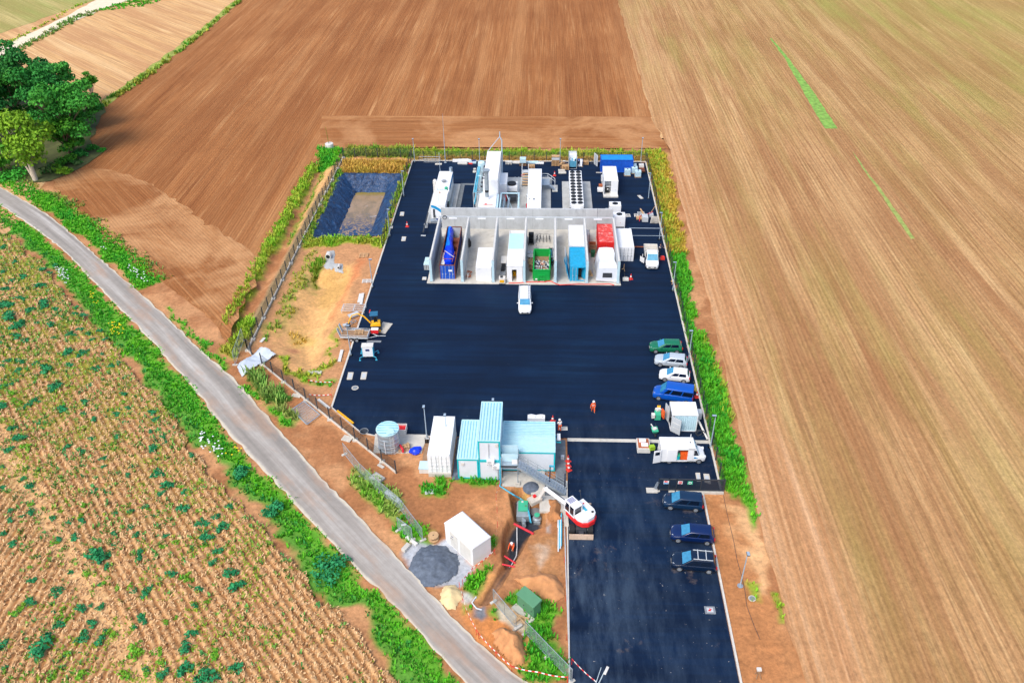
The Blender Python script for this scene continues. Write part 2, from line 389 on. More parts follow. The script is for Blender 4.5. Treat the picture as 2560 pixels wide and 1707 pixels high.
grass(PL('K',[(890,940),(960,820),(1010,820),(1100,890),(1240,980),(1240,1040),(1190,1070),(1200,1240),(1290,1290),(1350,1330),(1350,1500),(1330,1568),(1060,1568),(1000,1480),(990,1410),(1050,1400),(1010,1250),(1070,1100),(1100,1060),(960,960)]), 11, .5, G1, G2)
grass(PL('K',[(770,990),(830,1030),(840,1100),(790,1060)]), 10, .4, G1, G2)
grass(PL('K',[(1000,80),(1050,80),(1040,110),(1000,105)]), 8, .3, G1, G3)
grass([(-40.5,160),(LX-.3,160.3),(LX-.3,155.3),(-40.5,155.3)], 10, .8, G2, G3)
grass([(LX-.3,159.6),(21.5,159.0),(21.5,156.2),(LX-.3,156.2)], 6, .6, G3, G1*.85)
grass([(LX-.3,156.2),(20.5,156.2),(20.5,153.9),(LX-.3,153.9)], 4, .5, G4, G3, .3, .5, .7)
grass([(-39.6,153),(-26.6,153),(-26.6,147.9),(-38.6,147.7)], 12, .9, G3, G4)
grass([(-27.2,147),(-26.2,152),(-26.2,120),(-27.2,121)], 11, .8, G3, G1)
grass([(-40,150),(-38.8,149),(-38.9,121),(-40,119)], 8, .6, G3, G2)
grass([(-40,121.6),(-26.4,122.6),(-26.4,119.0),(-30,120.5),(-39.5,118.5)], 9, .6, G1, G3)
grass([(-38.5,118),(-37.2,118),(-36,108),(-37.5,94),(-39,92)], 3.5, .5, G2, G3, .8, 2.5, .5)
grass(PL('H',[(880,180),(950,190),(980,240),(960,300),(880,420),(840,400),(900,300)]), 9, .8, np.array(S(120,120,40)), G1*.8)
grass(PL('H',[(510,1150),(600,1150),(640,1240),(760,1280),(880,1290),(1060,1200),(1070,1250),(960,1320),(860,1330),(820,1400),(700,1330),(580,1290)]), 8, .45, G1, G3)
grass(PL('H',[(1060,960),(1140,840),(1140,870),(1060,1080),(1060,1200),(1030,1210)]), 5, .4, G1, G3)
grass(PL('H',[(860,1380),(1060,1385),(1060,1450),(1000,1440)]), 9, .4, G1, G2)
grass(PL('H',[(640,860),(820,830),(830,930),(640,1000)]), 2.5, .5, G3, G4, .8, 2, .3)
grass([(-46.5,160),(-40.8,160),(-41.2,150),(-44.5,150)], 9, .7, G2, G1)
grass([(-46.5,152),(-44.4,152),(-44.2,96),(-46,96)], 7, .6, G1, G3)
grass([(-43.2,150),(-42.4,150),(-42.4,120),(-43.2,120)], 4, .5, G2, G3)
# right hand verge outside the fence
grass([(20.2,159.5),(24.2,159),(23.9,136),(22.9,117),(20.2,117)], 8, .6, np.array(S(176,176,52)), np.array(S(198,160,66)))
grass([(20.2,160),(23.6,160),(22.5,136),(22.0,117),(20.2,117)], 5, .8, G1, G3)
grass([(20.2,118),(23.0,118),(22.6,107.5),(21.6,106),(20.2,106)], 11, .6, G1, G2)
grass([(20.2,106),(21.6,106),(22.0,96),(23.2,90),(22.8,76),(23.2,68),(22.0,64.5),(20.5,65.2),(20.2,75)], 13, .6, G1, G2)
grass([(22.0,96),(23.6,88),(23.4,76),(22.6,76),(22.6,90)], 6, .7, G3, G1)
grass([(22.0,66),(23.4,66.5),(22.8,60.5),(22.3,59.5)], 6, .5, G1, G2, .3, .5)
grass(PL('W',[(370,1220),(390,1220),(410,1330),(390,1330)]), 6, .4, G1, G3, .3,.5)
grass(PL('W',[(255,1170),(300,1180),(310,1260),(280,1240)]), 4, .4, G1, G3, .3,.5)
# field edge strip upper left and around the trees
grass(PL('Q',[(860,880),(1000,790),(1400,520),(1700,280),(2045,-10),(2060,30),(1720,320),(1420,570),(1040,850),(900,930)]), 0, 0, G3, G2)
# pit floor and walls
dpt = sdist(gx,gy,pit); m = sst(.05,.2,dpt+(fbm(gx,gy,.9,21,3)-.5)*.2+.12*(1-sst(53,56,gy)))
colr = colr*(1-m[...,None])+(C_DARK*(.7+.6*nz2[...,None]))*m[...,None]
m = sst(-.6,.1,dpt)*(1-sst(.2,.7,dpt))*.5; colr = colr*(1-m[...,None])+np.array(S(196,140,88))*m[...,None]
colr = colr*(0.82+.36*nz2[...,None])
idx = np.arange(nx*ny).reshape(ny,nx)
Fq = np.stack([idx[:-1,:-1],idx[:-1,1:],idx[1:,1:],idx[1:,:-1]],-1).reshape(-1,4)
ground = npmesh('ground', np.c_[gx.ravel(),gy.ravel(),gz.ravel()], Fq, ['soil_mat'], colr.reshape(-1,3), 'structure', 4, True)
def zarr(x, y):
    i = np.clip(np.searchsorted(AX,x)-1,0,nx-2); j = np.clip(np.searchsorted(AY,y)-1,0,ny-2); return (gz[j,i]+gz[j+1,i+1])/2
def zat(x, y): return float(zarr(np.array([x]),np.array([y]))[0])
# ---- field materials
def field_mat(name, base, dark, light, rot=0.0, rows=.7, green=None, gamt=0.0, streak=1.0, fine=.35, pale=None):
    t = NT(name)
    n1 = t.noise(t.coord((.42,.018,1), rot), 1.0, 6, .62, .15)
    n2 = t.noise(t.coord((1.7,.05,1), rot, (5,9,0)), 1.0, 4, .6)
    n3 = t.noise(t.coord((1,1,1), rot, (2,4,0)), .035, 5, .6); n7 = t.noise(t.coord((2.6,.045,1), rot, (11,2,0)), 1.0, 3, .6); n8 = t.noise(t.coord((.16,.006,1), rot, (13,5,0)), 1.0, 4, .6)
    n4 = t.noise(t.coord((1,.6,1), rot), 1.6, 7, .75)
    col = t.ramp(n1, [(.30, dark), (.46, base), (.60, base), (.74, light)])
    col = t.mix(t.math('MULTIPLY', t.ramp(n2, [(.48, 0.0), (.66, 1.0)]), .5*streak), col, light)
    col = t.mix(t.math('MULTIPLY', t.ramp(n3, [(.42, 0.0), (.66, 1.0)]), .45), col, dark)
    col = t.mix(t.math('MULTIPLY', t.ramp(n7, [(.47, 0.0), (.6, 1.0)]), .6*streak), col, tuple(x*.78 for x in dark))
    col = t.mix(t.math('MULTIPLY', t.ramp(n8, [(.5, 0.0), (.66, 1.0)]), .4*streak), col, light)
    col = t.mix(t.math('MULTIPLY', t.ramp(t.noise(t.coord((.13,.004,1), rot, (3,17,0)), 1.0, 5, .7), [(.48, 0.0), (.58, 1.0)]), .65*streak), col, dark)
    if pale: col = t.mix(t.math('MULTIPLY', t.ramp(t.noise(t.coord((1,1,1), 0, (21,3,0)), .05, 5, .65, .6), [(.46, 0.0), (.6, 1.0)]), .7), col, pale)
    if green:
        n5 = t.noise(t.coord((.12,.012,1), rot, (1,7,0)), 1.0, 6, .65); n6 = t.noise(t.coord((1,1,1), rot, (8,1,0)), .012, 4, .6)
        spx = t.n('ShaderNodeSeparateXYZ'); t.l(t.tc.outputs['Object'], spx.inputs[0]); far_ = t.math('ADD', t.math('DIVIDE', spx.outputs[0], 260.0), t.math('DIVIDE', spx.outputs[1], 900.0)); g = t.math('MULTIPLY', t.math('ADD', t.ramp(n5, [(.47, 0.0), (.68, .55)]), t.ramp(far_, [(.38, 0.0), (.85, .5)])), t.ramp(n6, [(.36, .3), (.62, 1.0)]))
        col = t.mix(t.math('MULTIPLY', g, gamt), col, green)
    wv = t.n('ShaderNodeTexWave', wave_type='BANDS', bands_direction='X'); wv.inputs['Scale'].default_value = 1/(rows*3.1416*2)*3.1416*1.0
    wv.inputs['Distortion'].default_value = .6; wv.inputs['Detail'].default_value = 3
    t.l(t.coord((1,.08,1), rot), wv.inputs[0])
    rowf = t.math('MULTIPLY_ADD', wv.outputs['Fac'], .09, .955)
    if name == 'stubble_right':
        sp = t.n('ShaderNodeSeparateXYZ'); t.l(t.tc.outputs['Object'], sp.inputs[0]); ne = t.noise(t.coord((.5,.03,1), 0, (3,3,3)), 1, 5, .65)
        tm = t.math('SUBTRACT', 1.0, t.ramp(t.math('DIVIDE', t.math('ADD', t.math('SUBTRACT', sp.outputs[0], 22.0), t.math('MULTIPLY', t.math('SUBTRACT', ne, .5), 8.0)), 14.0), [(.42, 0.0), (.66, 1.0)]))
        tr = t.ramp(t.noise(t.coord((1.1,.02,1), 0, (6,1,3)), 1, 4, .6), [(.32, S(164,112,74)), (.5, S(190,142,100)), (.68, S(212,168,128))])
        tm = t.math('MULTIPLY', tm, t.ramp(t.math('DIVIDE', sp.outputs[1], 300.0), [(.5, .9), (.66, .3), (.9, .2)])); col = t.mix(tm, col, tr)
    v = t.n('ShaderNodeVectorMath', operation='SCALE'); t.l(col, v.inputs[0])
    n9 = t.noise(t.coord((1,.7,1), rot, (1,9,0)), 4.5, 4, .8); f2 = t.math('ADD', t.math('MULTIPLY_ADD', n4, fine*1.6, 1-fine*.8), t.math('MULTIPLY_ADD', n9, fine*1.8, -fine*.9)); t.l(t.math('MULTIPLY', rowf, f2), v.inputs[3])
    t.bump(t.math('ADD', n4, t.math('MULTIPLY', wv.outputs['Fac'], .5)), .5, .12)
    MATS[name] = t.out(v.outputs[0], .95, 0, .15)
BR, BRD, BRL = S(164,108,64), S(134,82,46), S(204,154,104)
field_mat('ploughed_long', BR, BRD, BRL, 0.0, .8, streak=.62)
field_mat('ploughed_cross', BR, BRD, BRL, R(90), .8, streak=.7, pale=S(196,146,100))
field_mat('ploughed_diag', BR, BRD, BRL, R(-41), .8, streak=.7, pale=S(200,152,106))
field_mat('ploughed_diag2', S(182,128,82), S(156,104,64), S(220,174,126), R(-6), .8)
field_mat('stubble_right', S(186,144,98), S(154,108,70), S(212,176,126), 0.0, 1.0, S(150,156,74), .85, .95, .6)
field_mat('stubble_left', S(214,170,116), S(188,140,98), S(238,206,156), R(-48), 1.1, None, 0, 1.0, .3)
field_mat('track_soil', S(204,150,112), S(180,124,86), S(226,178,140), R(2), .5)
field_mat('far_green', S(176,160,100), S(150,140,80), S(220,200,140), R(-48), 1.1, S(150,170,90), .8)
mat('pale_track', S(226,212,184), .95, var=.12, sc=.8)
far = 3000
def ring(name, z, m):
    b = B().m(m); x0,x1,y0,y1 = GX0,GX1,GY0,GY1
    for a in ((-far,x0,-200,far),(x1,far,-200,far),(x0,x1,y1,far),(x0,x1,-200,y0)):
        b.quad([(a[0],a[2],z),(a[1],a[2],z),(a[1],a[3],z),(a[0],a[3],z)])
    o = b.build(name); o['kind'] = 'structure'; return o
ring('ground', 0.0, 'stubble_left')
# field to the right of the site: border at x about 23
rb = [P('F',1415,-60)[:2], P('F',1415,0)[:2], P('F',1492,270)[:2]]
fx = rb[2][0]
sheet('stubble_field', [(fx,-150),(fx+.3,60),(23.6,66),(24.4,100),(24.8,140),(25.3,160),(fx+.5,178),(fx-.4,281),(fx-1,420),(600,900),(900,400),(900,-150)], .062, 'stubble_right', .35, 3)
# ploughed field behind
fl = P('F',550,0)[:2]; fl2 = P('F',235,240)[:2]
sheet('ploughed_field', [(-43.5,163),(-50,178),(fx+1.5,178),(fx+1.2,281),(fx+.5,420),(-99,420),(-100.5,282),(-102.5,186),*[P('F',*q)[:2] for q in ((215,300),(170,335),(112,405),(150,455),(245,545),(362,642),(475,722),(520,790))],(-46.0,96),(-46.4,152)], .05, 'ploughed_long', .25, 3)
sheet('ploughed_field', [(-46,152),(-46.6,163),(-50,178.0),(fx+.2,178.0),(25.0,160.3),(-40,160.6)], .075, 'ploughed_cross', .35, 2)
wedge = [P('F',100,405)[:2], P('F',170,330)[:2], P('F',220,290)[:2], (-78,178), (-46.5,150), (-46.0,96), P('F',520,790)[:2], P('F',470,720)[:2], P('F',360,640)[:2], P('F',240,540)[:2], P('F',130,440)[:2]]
wedge2 = [P('F',*q)[:2] for q in ((112,407),(190,380),(306,402),(400,462),(500,525),(604,590),(575,680),(520,780),(470,718),(360,640),(245,545),(150,455))]
sheet('ploughed_field', wedge2, .07, 'ploughed_diag', .9, 1.2)
# upper left stubble beyond the hedge line, green edge, pale track, further field
sheet('stubble_field', [P('F',-600,200)[:2], P('F',0,135)[:2], P('F',230,38)[:2], P('F',370,0)[:2], P('F',560,-40)[:2], P('F',548,0)[:2], P('F',235,238)[:2], P('F',0,560)[:2], (-150,100), (-300,150)], .03, 'stubble_left', .5, 3)
sheet('far_field', [P('F',-600,130)[:2], P('F',0,78)[:2], P('F',250,-10)[:2], P('F',400,-60)[:2], (-260,900), (-900,500)], .03, 'far_green', .5, 4)
mat('edge_green', S(150,160,72), .95, var=.35, sc=.35)
sheet('grass_strip', PL('F',[(235,232),(330,165),(445,80),(545,-2),(640,-80),(655,-80),(560,-2),(455,88),(340,176),(242,245)]), .08, 'edge_green', .5, 2)
sheet('pale_track', PL('F',[(-250,250),(0,132),(120,72),(240,20),(330,-8),(420,-40),(350,-50),(240,-8),(140,45),(0,108),(-250,215)]), .1, 'pale_track', .5, 3)
mat('bright_grass', S(122,168,70), .95, var=.4, sc=.9, grime=.8, grimecol=S(170,142,90)); mat('faint_grass', S(146,164,82), .95, var=.3, sc=.8, grime=1.0, grimecol=S(184,144,98))
sheet('grass_strip', PL('V',[(725,215),(735,218),(800,290),(900,420),(1000,560),(1105,722),(1035,722),(960,600),(900,490),(810,330)]), .08, 'bright_grass', .12, 1.0)
sheet('grass_strip', PL('V',[(1188,845),(1240,920),(1300,1000),(1370,1090),(1440,1190),(1535,1335),(1515,1340),(1420,1200),(1350,1090),(1290,1010),(1220,905)]), .08, 'faint_grass', .12, 1.0)
0 and sheet('grass_strip', PL('V',[(1615,1465),(1640,1490),(1690,1550),(1670,1545)]), .08, 'bright_grass', .12, 1.0)
# ---- potato field left of the road: ridged rows
gx2, gy2 = np.meshgrid(np.arange(-106,3,.17), np.arange(32,136,.17))
cl = np.array([rl[i] for i in range(0,NR,2)]); nn = np.array([nrm[i] for i in range(0,NR,2)])
best = np.full(gx2.shape,1e9); side = np.zeros(gx2.shape)
for (px,py),(nxx,nyy) in zip(cl,nn):
    d = np.hypot(gx2-px, gy2-py); k = d < best; best = np.where(k,d,best); side = np.where(k,(gx2-px)*nxx+(gy2-py)*nyy,side)
inside = side > 4.3+(fbm(gx2,gy2,.3,51,3)-.5)*2.2
# second set of rows (parallel to Y) in the lower left corner, split by a diagonal headland
qa, qb = P('S',-300,-200), P('S',750,1568)
hd = ((gx2-qa[0])*(qb[1]-qa[1])-(gy2-qa[1])*(qb[0]-qa[0]))/math.hypot(qb[0]-qa[0],qb[1]-qa[1])
second = hd < 0 if True else None
if (( -60-qa[0])*(qb[1]-qa[1])-(40-qa[1])*(qb[0]-qa[0])) > 0: second = ~second
th = R(-49); u1 = (gx2*math.sin(-th)+gy2*math.cos(th)); u1 = -gx2*math.sin(th)+gy2*math.cos(th)
u2 = gx2*1.0
wob = (fbm(gx2,gy2,.15,52,3)-.5)*.5
ROWP = .76
ph = np.where(second, u2, u1)+wob; ridge = .5+.5*np.cos(2*math.pi*ph/ROWP)
band_ = np.abs(hd); head = 1-sst(.5,1.6,band_)
pz = .1+ridge*.17*(1-head*.8)+(fbm(gx2,gy2,1.5,53,3)-.5)*.18
pz = pz*sst(3.4,5.5,side)+.15
n_a = fbm(gx2,gy2,.8,54,4); n_b = fbm(gx2,gy2,.06,55,3); n_c = fbm(gx2,gy2,2.2,56,2)
c1 = np.array(S(190,140,90)); c2 = np.array(S(224,182,130)); c3 = np.array(S(128,80,42)); c4 = np.array(S(138,138,44))
t_ = sst(.3,.7,ridge*.6+n_c*.4)[...,None]; pc = c3*(1-t_)+c2*t_; pc = pc*(.55)+c1*.45
k_ = (sst(.38,.62,n_a)*.85*sst(50,90,gy2))[...,None]; pc = pc*(1-k_)+c4*k_
k_ = (head*.8)[...,None]; pc = pc*(1-k_)+np.array(S(222,176,122))*k_
pc = pc*(.8+.4*n_c[...,None])
keep = inside[:-1,:-1] & inside[1:,1:] & inside[:-1,1:] & inside[1:,:-1]
i2 = np.arange(gx2.size).reshape(gx2.shape)
fq = np.stack([i2[:-1,:-1],i2[:-1,1:],i2[1:,1:],i2[1:,:-1]],-1)[keep]
used, inv = np.unique(fq, return_inverse=True)
pot = npmesh('potato_field', np.c_[gx2.ravel(),gy2.ravel(),pz.ravel()+.03][used], inv.reshape(-1,4), ['soil_mat'], pc.reshape(-1,3)[used], 'structure', 4, True)
sel = inside
PX, PY, PZ, PR, PS = gx2[sel], gy2[sel], pz[sel], ridge[sel], side[sel]
# ---- road
t = NT('road_mat'); uv = t.n('ShaderNodeUVMap', uv_map='UV')
def rco(sc, loc=(0,0,0)):
    m = t.n('ShaderNodeMapping'); m.inputs['Scale'].default_value = sc; m.inputs['Location'].default_value = loc; t.l(uv.outputs[0], m.inputs[0]); return m.outputs[0]
sep = t.n('ShaderNodeSeparateXYZ'); t.l(uv.outputs[0], sep.inputs[0])
na = t.noise(rco((3.2,.03,1)), 1, 5, .6); nb = t.noise(rco((5,.5,1),(3,2,0)), 1, 6, .7); nc_ = t.noise(t.coord(), 1.2, 8, .75)
rc = t.ramp(na, [(.3, S(132,127,120)), (.5, S(160,153,145)), (.7, S(192,187,180))])
edge_ = t.ramp(t.math('ADD', t.math('ABSOLUTE', t.math('SUBTRACT', sep.outputs[0], .5)), t.math('MULTIPLY', nb, .12)), [(.48, 0.0), (.53, 1.0)])
rc = t.mix(edge_, rc, S(206,196,176))
cmask = t.math('MULTIPLY', t.ramp(t.noise(rco((2.0,.12,1),(4,4,0)), 1, 5, .6), [(.5, 0.0), (.66, 1.0)]), t.ramp(t.math('DIVIDE', sep.outputs[1], 160.0), [(.36, 0.0), (.42, .6), (1.0, .6)]))
rc = t.mix(cmask, rc, S(176,146,124))
v = t.n('ShaderNodeVectorMath', operation='SCALE'); t.l(rc, v.inputs[0]); t.l(t.math('MULTIPLY_ADD', nc_, .5, .75), v.inputs[3])
MATS['road_mat'] = t.out(v.outputs[0], .9, 0, .3)
me = bpy.data.meshes.new('road'); NU = 9; vs = []; uvs = []; fs = []
dcum = np.r_[0, np.cumsum(np.hypot(*np.diff(c_, axis=0).T))]
for i in range(NR):
    for j in range(NU):
        u = j/(NU-1); uo = u
        off = (vnoise(np.array([dcum[i]]),np.array([0.]),1.2,61+j)[0]-.5)*.35 if j in (0,NU-1) else 0
        p = rl[i]*(1-u)+rr[i]*u+nrm[i]*off; vs.append((p[0],p[1],.11+.07*(1-(2*u-1)**2))); uvs.append((u,dcum[i]))
for i in range(NR-1):
    for j in range(NU-1): a = i*NU+j; fs.append((a,a+1,a+NU+1,a+NU))
me.from_pydata(vs, [], fs); ul = me.uv_layers.new(name='UV')
for l in me.loops: ul.data[l.index].uv = uvs[l.vertex_index]
me.materials.append(MATS['road_mat']); me.update()
for p in me.polygons:
    if p.normal.z < 0: me.flip_normals(); break
o = bpy.data.objects.new('country_road', me); COL.objects.link(o); o['kind'] = 'structure'
# ---- asphalt
t = NT('asphalt'); n1 = t.noise(t.coord((.05,.9,1)), 1, 6, .6); n2 = t.noise(t.coord(), .09, 5, .6); n3 = t.noise(t.coord(), 6, 8, .8)
ac = t.ramp(n2, [(.3, S(2,24,50)), (.55, S(4,32,62)), (.75, S(12,42,70))])
ac = t.mix(t.math('MULTIPLY', t.ramp(n1, [(.42, 0.0), (.58, 1.0)]), .6), ac, S(1,18,40))
sp = t.n('ShaderNodeSeparateXYZ'); t.l(t.tc.outputs['Object'], sp.inputs[0])
low = t.ramp(t.math('DIVIDE', sp.outputs[1], 100.0), [(.56, 1.0), (.74, .25), (.82, 0.0)])
d1 = t.noise(t.coord((.5,.13,1), 0, (3,3,0)), 1, 6, .7); d2 = t.noise(t.coord((1,1,1), 0, (9,3,0)), .22, 7, .72)
m1 = t.math('MULTIPLY', t.math('MULTIPLY', t.ramp(d1, [(.42, 0.0), (.66, .6)]), low), t.ramp(t.math('DIVIDE', sp.outputs[0], 20.0), [(.2, 1.0), (.75, .35)]))
ac = t.mix(m1, ac, S(74,92,112)); m2 = t.math('MULTIPLY', t.ramp(d2, [(.60, 0.0), (.78, .6)]), low); ac = t.mix(m2, ac, S(140,122,108))
d3 = t.noise(t.coord((1,1,1), 0, (2,8,0)), .55, 8, .8); ac = t.mix(t.math('MULTIPLY', t.ramp(d3, [(.66, 0.0), (.74, .5)]), 1.0), ac, S(112,110,118))
d4 = t.noise(t.coord((1,1,1), 0, (5,5,0)), 3.2, 3, .6); ac = t.mix(t.math('MULTIPLY', t.ramp(d4, [(.70, 0.0), (.74, .8)]), low), ac, S(170,166,160))
v = t.n('ShaderNodeVectorMath', operation='SCALE'); t.l(ac, v.inputs[0]); t.l(t.math('MULTIPLY_ADD', n3, .7, .65), v.inputs[3])
t.bump(n3, .25, .02); MATS['asphalt'] = t.out(v.outputs[0], .7, 0, .22)
e1, e2 = P('F',1312,1540), P('F',1690,1568)
yard = [(LX,BY),(RX,BY),(RX,65.0),(17.75,65.0),(17.7,40),(17.9,27),(2.6,37.5),(2.9,45),(3.15,FY-2.6),(3.15,FY),(-19.9,FY),(-21.6,FY+.5),(LX,78.3)]
sheet('asphalt_yard', yard, .06, 'asphalt')
mat('kerb_mat', S(205,200,190), .9, var=.12, sc=2); mat('concrete_pale', S(196,192,182), .9, var=.14, sc=.7, grime=.35, grimecol=S(150,135,110)); mat('concrete', S(178,180,178), .9, var=.14, sc=.5, grime=.35, grimecol=S(130,125,115))
mat('concrete_wall', S(186,190,192), .9, var=.12, sc=.6, grime=.4, grimecol=S(140,142,142), streak=True); mat('concrete_dark', S(112,118,122), .9, var=.25, sc=1.5)
def kerb(name, pts, wdt=.16, z0=-.1, z1=.17, m='kerb_mat'):
    b = B().m(m)
    for (x0,y0),(x1,y1) in zip(pts[:-1],pts[1:]):
        L = math.hypot(x1-x0,y1-y0); b.rbox(((x0+x1)/2,(y0+y1)/2,(z0+z1)/2),(L,wdt,z1-z0),math.atan2(y1-y0,x1-x0))
    o = b.build(name); o['kind'] = 'structure'; return o
kerb('kerb', [(LX-.1,78.3),(LX-.1,BY+.1),(RX+.1,BY+.1),(RX+.1,65.0)], .22)
kerb('kerb', [(17.9,65.0),(17.85,40),(18.1,28)], .2)
kerb('kerb', [(LX-.05,78.2),(-21.7,FY+.45),(-20,FY-.1),(-12.4,FY-.1)], .14, -.1, .12)
kerb('kerb', [(3.0,66.2),(2.85,45),(2.8,39)], .14, -.1, .2)
kerb('drain_channel', [(3.2,FY-.25),(RX,FY-.25)], .55, 0, .075, 'concrete_pale')

mat('wood_floor', S(86,92,50), .95, var=.4, sc=.5)
sheet('undergrowth_ground', PL('Q',[(-300,900),(0,760),(420,760),(860,860),(905,930),(840,1060),(760,1240),(900,1290),(760,1400),(620,1480),(420,1545),(200,1560),(-100,1500),(-300,1480)]), .16, 'wood_floor', .5, 2)
# ================================================================ VEGETATION
RS = np.random.RandomState(5)
def sample_poly(poly, dens, soft=.4, jit=1.2):
    p = np.array(poly); x0,y0 = p.min(0); x1,y1 = p.max(0); n = int((x1-x0)*(y1-y0)*dens)
    if n <= 0: return np.zeros(0), np.zeros(0)
    x = RS.uniform(x0,x1,n); y = RS.uniform(y0,y1,n)
    jx = x+(fbm(x,y,.5,41,3)-.5)*jit*2; jy = y+(fbm(x,y,.5,42,3)-.5)*jit*2
    k = sdist(jx,jy,poly)+RS.uniform(-1,1,n)*soft > 0
    return x[k], y[k]
def blades(x, y, z, h, ca, cb, k=5, spread=.28, width=.11, dark=.55):
    n = len(x); tot = n*k
    X = np.repeat(x,k); Y = np.repeat(y,k); Z = np.repeat(z,k); Hh = np.repeat(h,k)*RS.uniform(.6,1.15,tot)
    a = RS.uniform(0,2*np.pi,tot); ox = np.cos(a); oy = np.sin(a); rr_ = RS.uniform(0,.6,tot)*spread
    bx = X+ox*rr_; by = Y+oy*rr_; lean = RS.uniform(.3,1.1,tot)*Hh*.6
    tx = bx+ox*lean; ty = by+oy*lean; px, py = -oy*width*RS.uniform(.6,1.4,tot), ox*width*RS.uniform(.6,1.4,tot)
    V = np.empty((tot,4,3)); V[:,0] = np.c_[bx-px,by-py,Z-.03]; V[:,1] = np.c_[bx+px,by+py,Z-.03]
    V[:,2] = np.c_[tx+px*.45,ty+py*.45,Z+Hh]; V[:,3] = np.c_[tx-px*.45,ty-py*.45,Z+Hh*.97]
    m = np.clip(np.repeat(vnoise(x,y,.35,71)*.6+RS.uniform(0,.4,n)+(vnoise(x,y,1.3,72)-.5)*.4,k),0,1)[:,None]
    c = np.asarray(ca)*(1-m)+np.asarray(cb)*m; c = c*RS.uniform(.75,1.3,tot)[:,None]
    c4 = np.repeat(c[:,None,:],4,1)
    return V.reshape(-1,3), c4.reshape(-1,3)
acc = {}
def put(key, V, Cc): acc.setdefault(key, []).append((V,Cc))
for poly, dens, h, ca, cb in GRASS:
    if not dens: continue
    x, y = sample_poly(poly, dens); 
    if not len(x): continue
    cy = np.mean([p[1] for p in poly]); cx = np.mean([p[0] for p in poly])
    key = 'roadside_grass' if cx < -48 or (cx < -5 and cy < 62) else ('verge_grass' if cx > 20 else ('back_grass' if cy > 118 else 'site_grass'))
    put(key, *blades(x, y, np.maximum(zarr(x,y),-5), h*RS.uniform(.5,1.2,len(x)), ca, cb, 5 if dens > 6 else 4, .35, .10 if h < .5 else .085))
# the field edge beyond the trees
x, y = sample_poly(PL('Q',[(860,880),(1000,800),(1400,535),(1700,290),(2045,-5),(2050,20),(1715,310),(1410,560),(1020,835),(890,915)]), 2.2); put('hedge_line', *blades(x,y,x*0+.08,.7*RS.uniform(.5,1.3,len(x)),G2,G3,5,.6,.2))
x, y = sample_poly(PL('Q',[(0,500),(300,330),(640,145),(830,90),(840,105),(650,180),(320,360),(0,540)]), 1.6); put('hedge_line', *blades(x,y,x*0+.05,.6*RS.uniform(.5,1.3,len(x)),G2*.9,np.array(S(150,150,90)),5,.7,.2))
x, y = sample_poly(PL('Q',[(0,430),(200,320),(450,180),(800,-10),(760,0),(440,165),(190,300),(0,410)]), 1.2); put('hedge_line', *blades(x,y,x*0+.05,.5*RS.uniform(.5,1.3,len(x)),G1,G3,5,.7,.2))
x, y = sample_poly(PL('Q',[(830,95),(1000,40),(1200,-10),(1400,-10),(1250,50),(1000,85)]), 1.2); put('hedge_line', *blades(x,y,x*0+.05,.5*RS.uniform(.5,1.3,len(x)),G1,G2,5,.7,.22))
# white and yellow flowers in the left verge
for poly, col_, nn_ in ((PL('T',[(0,660),(60,680),(160,780),(150,860),(60,820),(0,760)]),S(235,235,240),80),(PL('R',[(430,700),(480,690),(560,780),(540,830)]),S(235,235,240),70),(PL('T',[(190,770),(320,790),(310,840),(220,820)]),S(240,205,30),26),(PL('R',[(850,1110),(960,1150),(980,1230),(900,1220)]),S(240,210,30),30),(PL('R',[(690,900),(740,900),(780,1010),(750,1010)]),S(240,200,30),10),(PL('R',[(800,530),(870,540),(860,570)]),S(235,235,240),18),(PL('R',[(1000,690),(1040,700),(1200,800),(1150,820)]),S(235,235,240),30)):
    x, y = sample_poly(poly, 6, .5, .3); k = RS.permutation(len(x))[:nn_]; x, y = x[k], y[k]; z = zarr(x,y)+RS.uniform(.35,.7,len(x)); n = len(x)
    V = np.stack([np.c_[x-.09,y-.09,z],np.c_[x+.09,y-.09,z+.03],np.c_[x+.09,y+.09,z],np.c_[x-.09,y+.09,z+.03]],1).reshape(-1,3); put('wild_flowers', V, np.tile(col_,(n*4,1)))
for key, L_ in acc.items():
    V = np.vstack([a for a,_ in L_]); Cc = np.vstack([b for _,b in L_])
    o = npmesh(key, V, np.arange(len(V)).reshape(-1,4), ['leaf_mat'], Cc, 'stuff')
    tag(o, {'roadside_grass':'bright green grass growing along both sides of the country road','verge_grass':'tall green and yellow grass outside the right-hand fence','back_grass':'dry golden and green grass around the lined pond and behind the yard','site_grass':'green grass and weeds between the road and the work area','hedge_line':'low green growth lining the pale track and the upper left field edge','wild_flowers':'small white and yellow flowers among the roadside grass'}[key], 'flowers' if key == 'wild_flowers' else 'grass')
# dry haulm scattered on the potato rows
n = 90000; pr = .15+PR; pr = pr/pr.sum(); k = RS.choice(len(PX), n, p=pr)
x = PX[k]+RS.uniform(-.2,.2,n); y = PY[k]+RS.uniform(-.2,.2,n); z = PZ[k]+.04
dd = np.hypot(x+10,y-20); L_ = RS.uniform(.1,.3,n)*(1+.0*dd); a = RS.uniform(0,np.pi,n); wd = RS.uniform(.025,.07,n); up = RS.uniform(0,.22,n)
ax, ay = np.cos(a)*L_*.5, np.sin(a)*L_*.5; bx, by = -np.sin(a)*wd, np.cos(a)*wd
V = np.stack([np.c_[x-ax-bx,y-ay-by,z],np.c_[x-ax+bx,y-ay+by,z],np.c_[x+ax+bx,y+ay+by,z+up],np.c_[x+ax-bx,y+ay-by,z+up]],1).reshape(-1,3)
m = RS.uniform(0,1,n)[:,None]**1.1; c = np.array(S(234,196,146))*m+np.array(S(146,96,54))*(1-m)
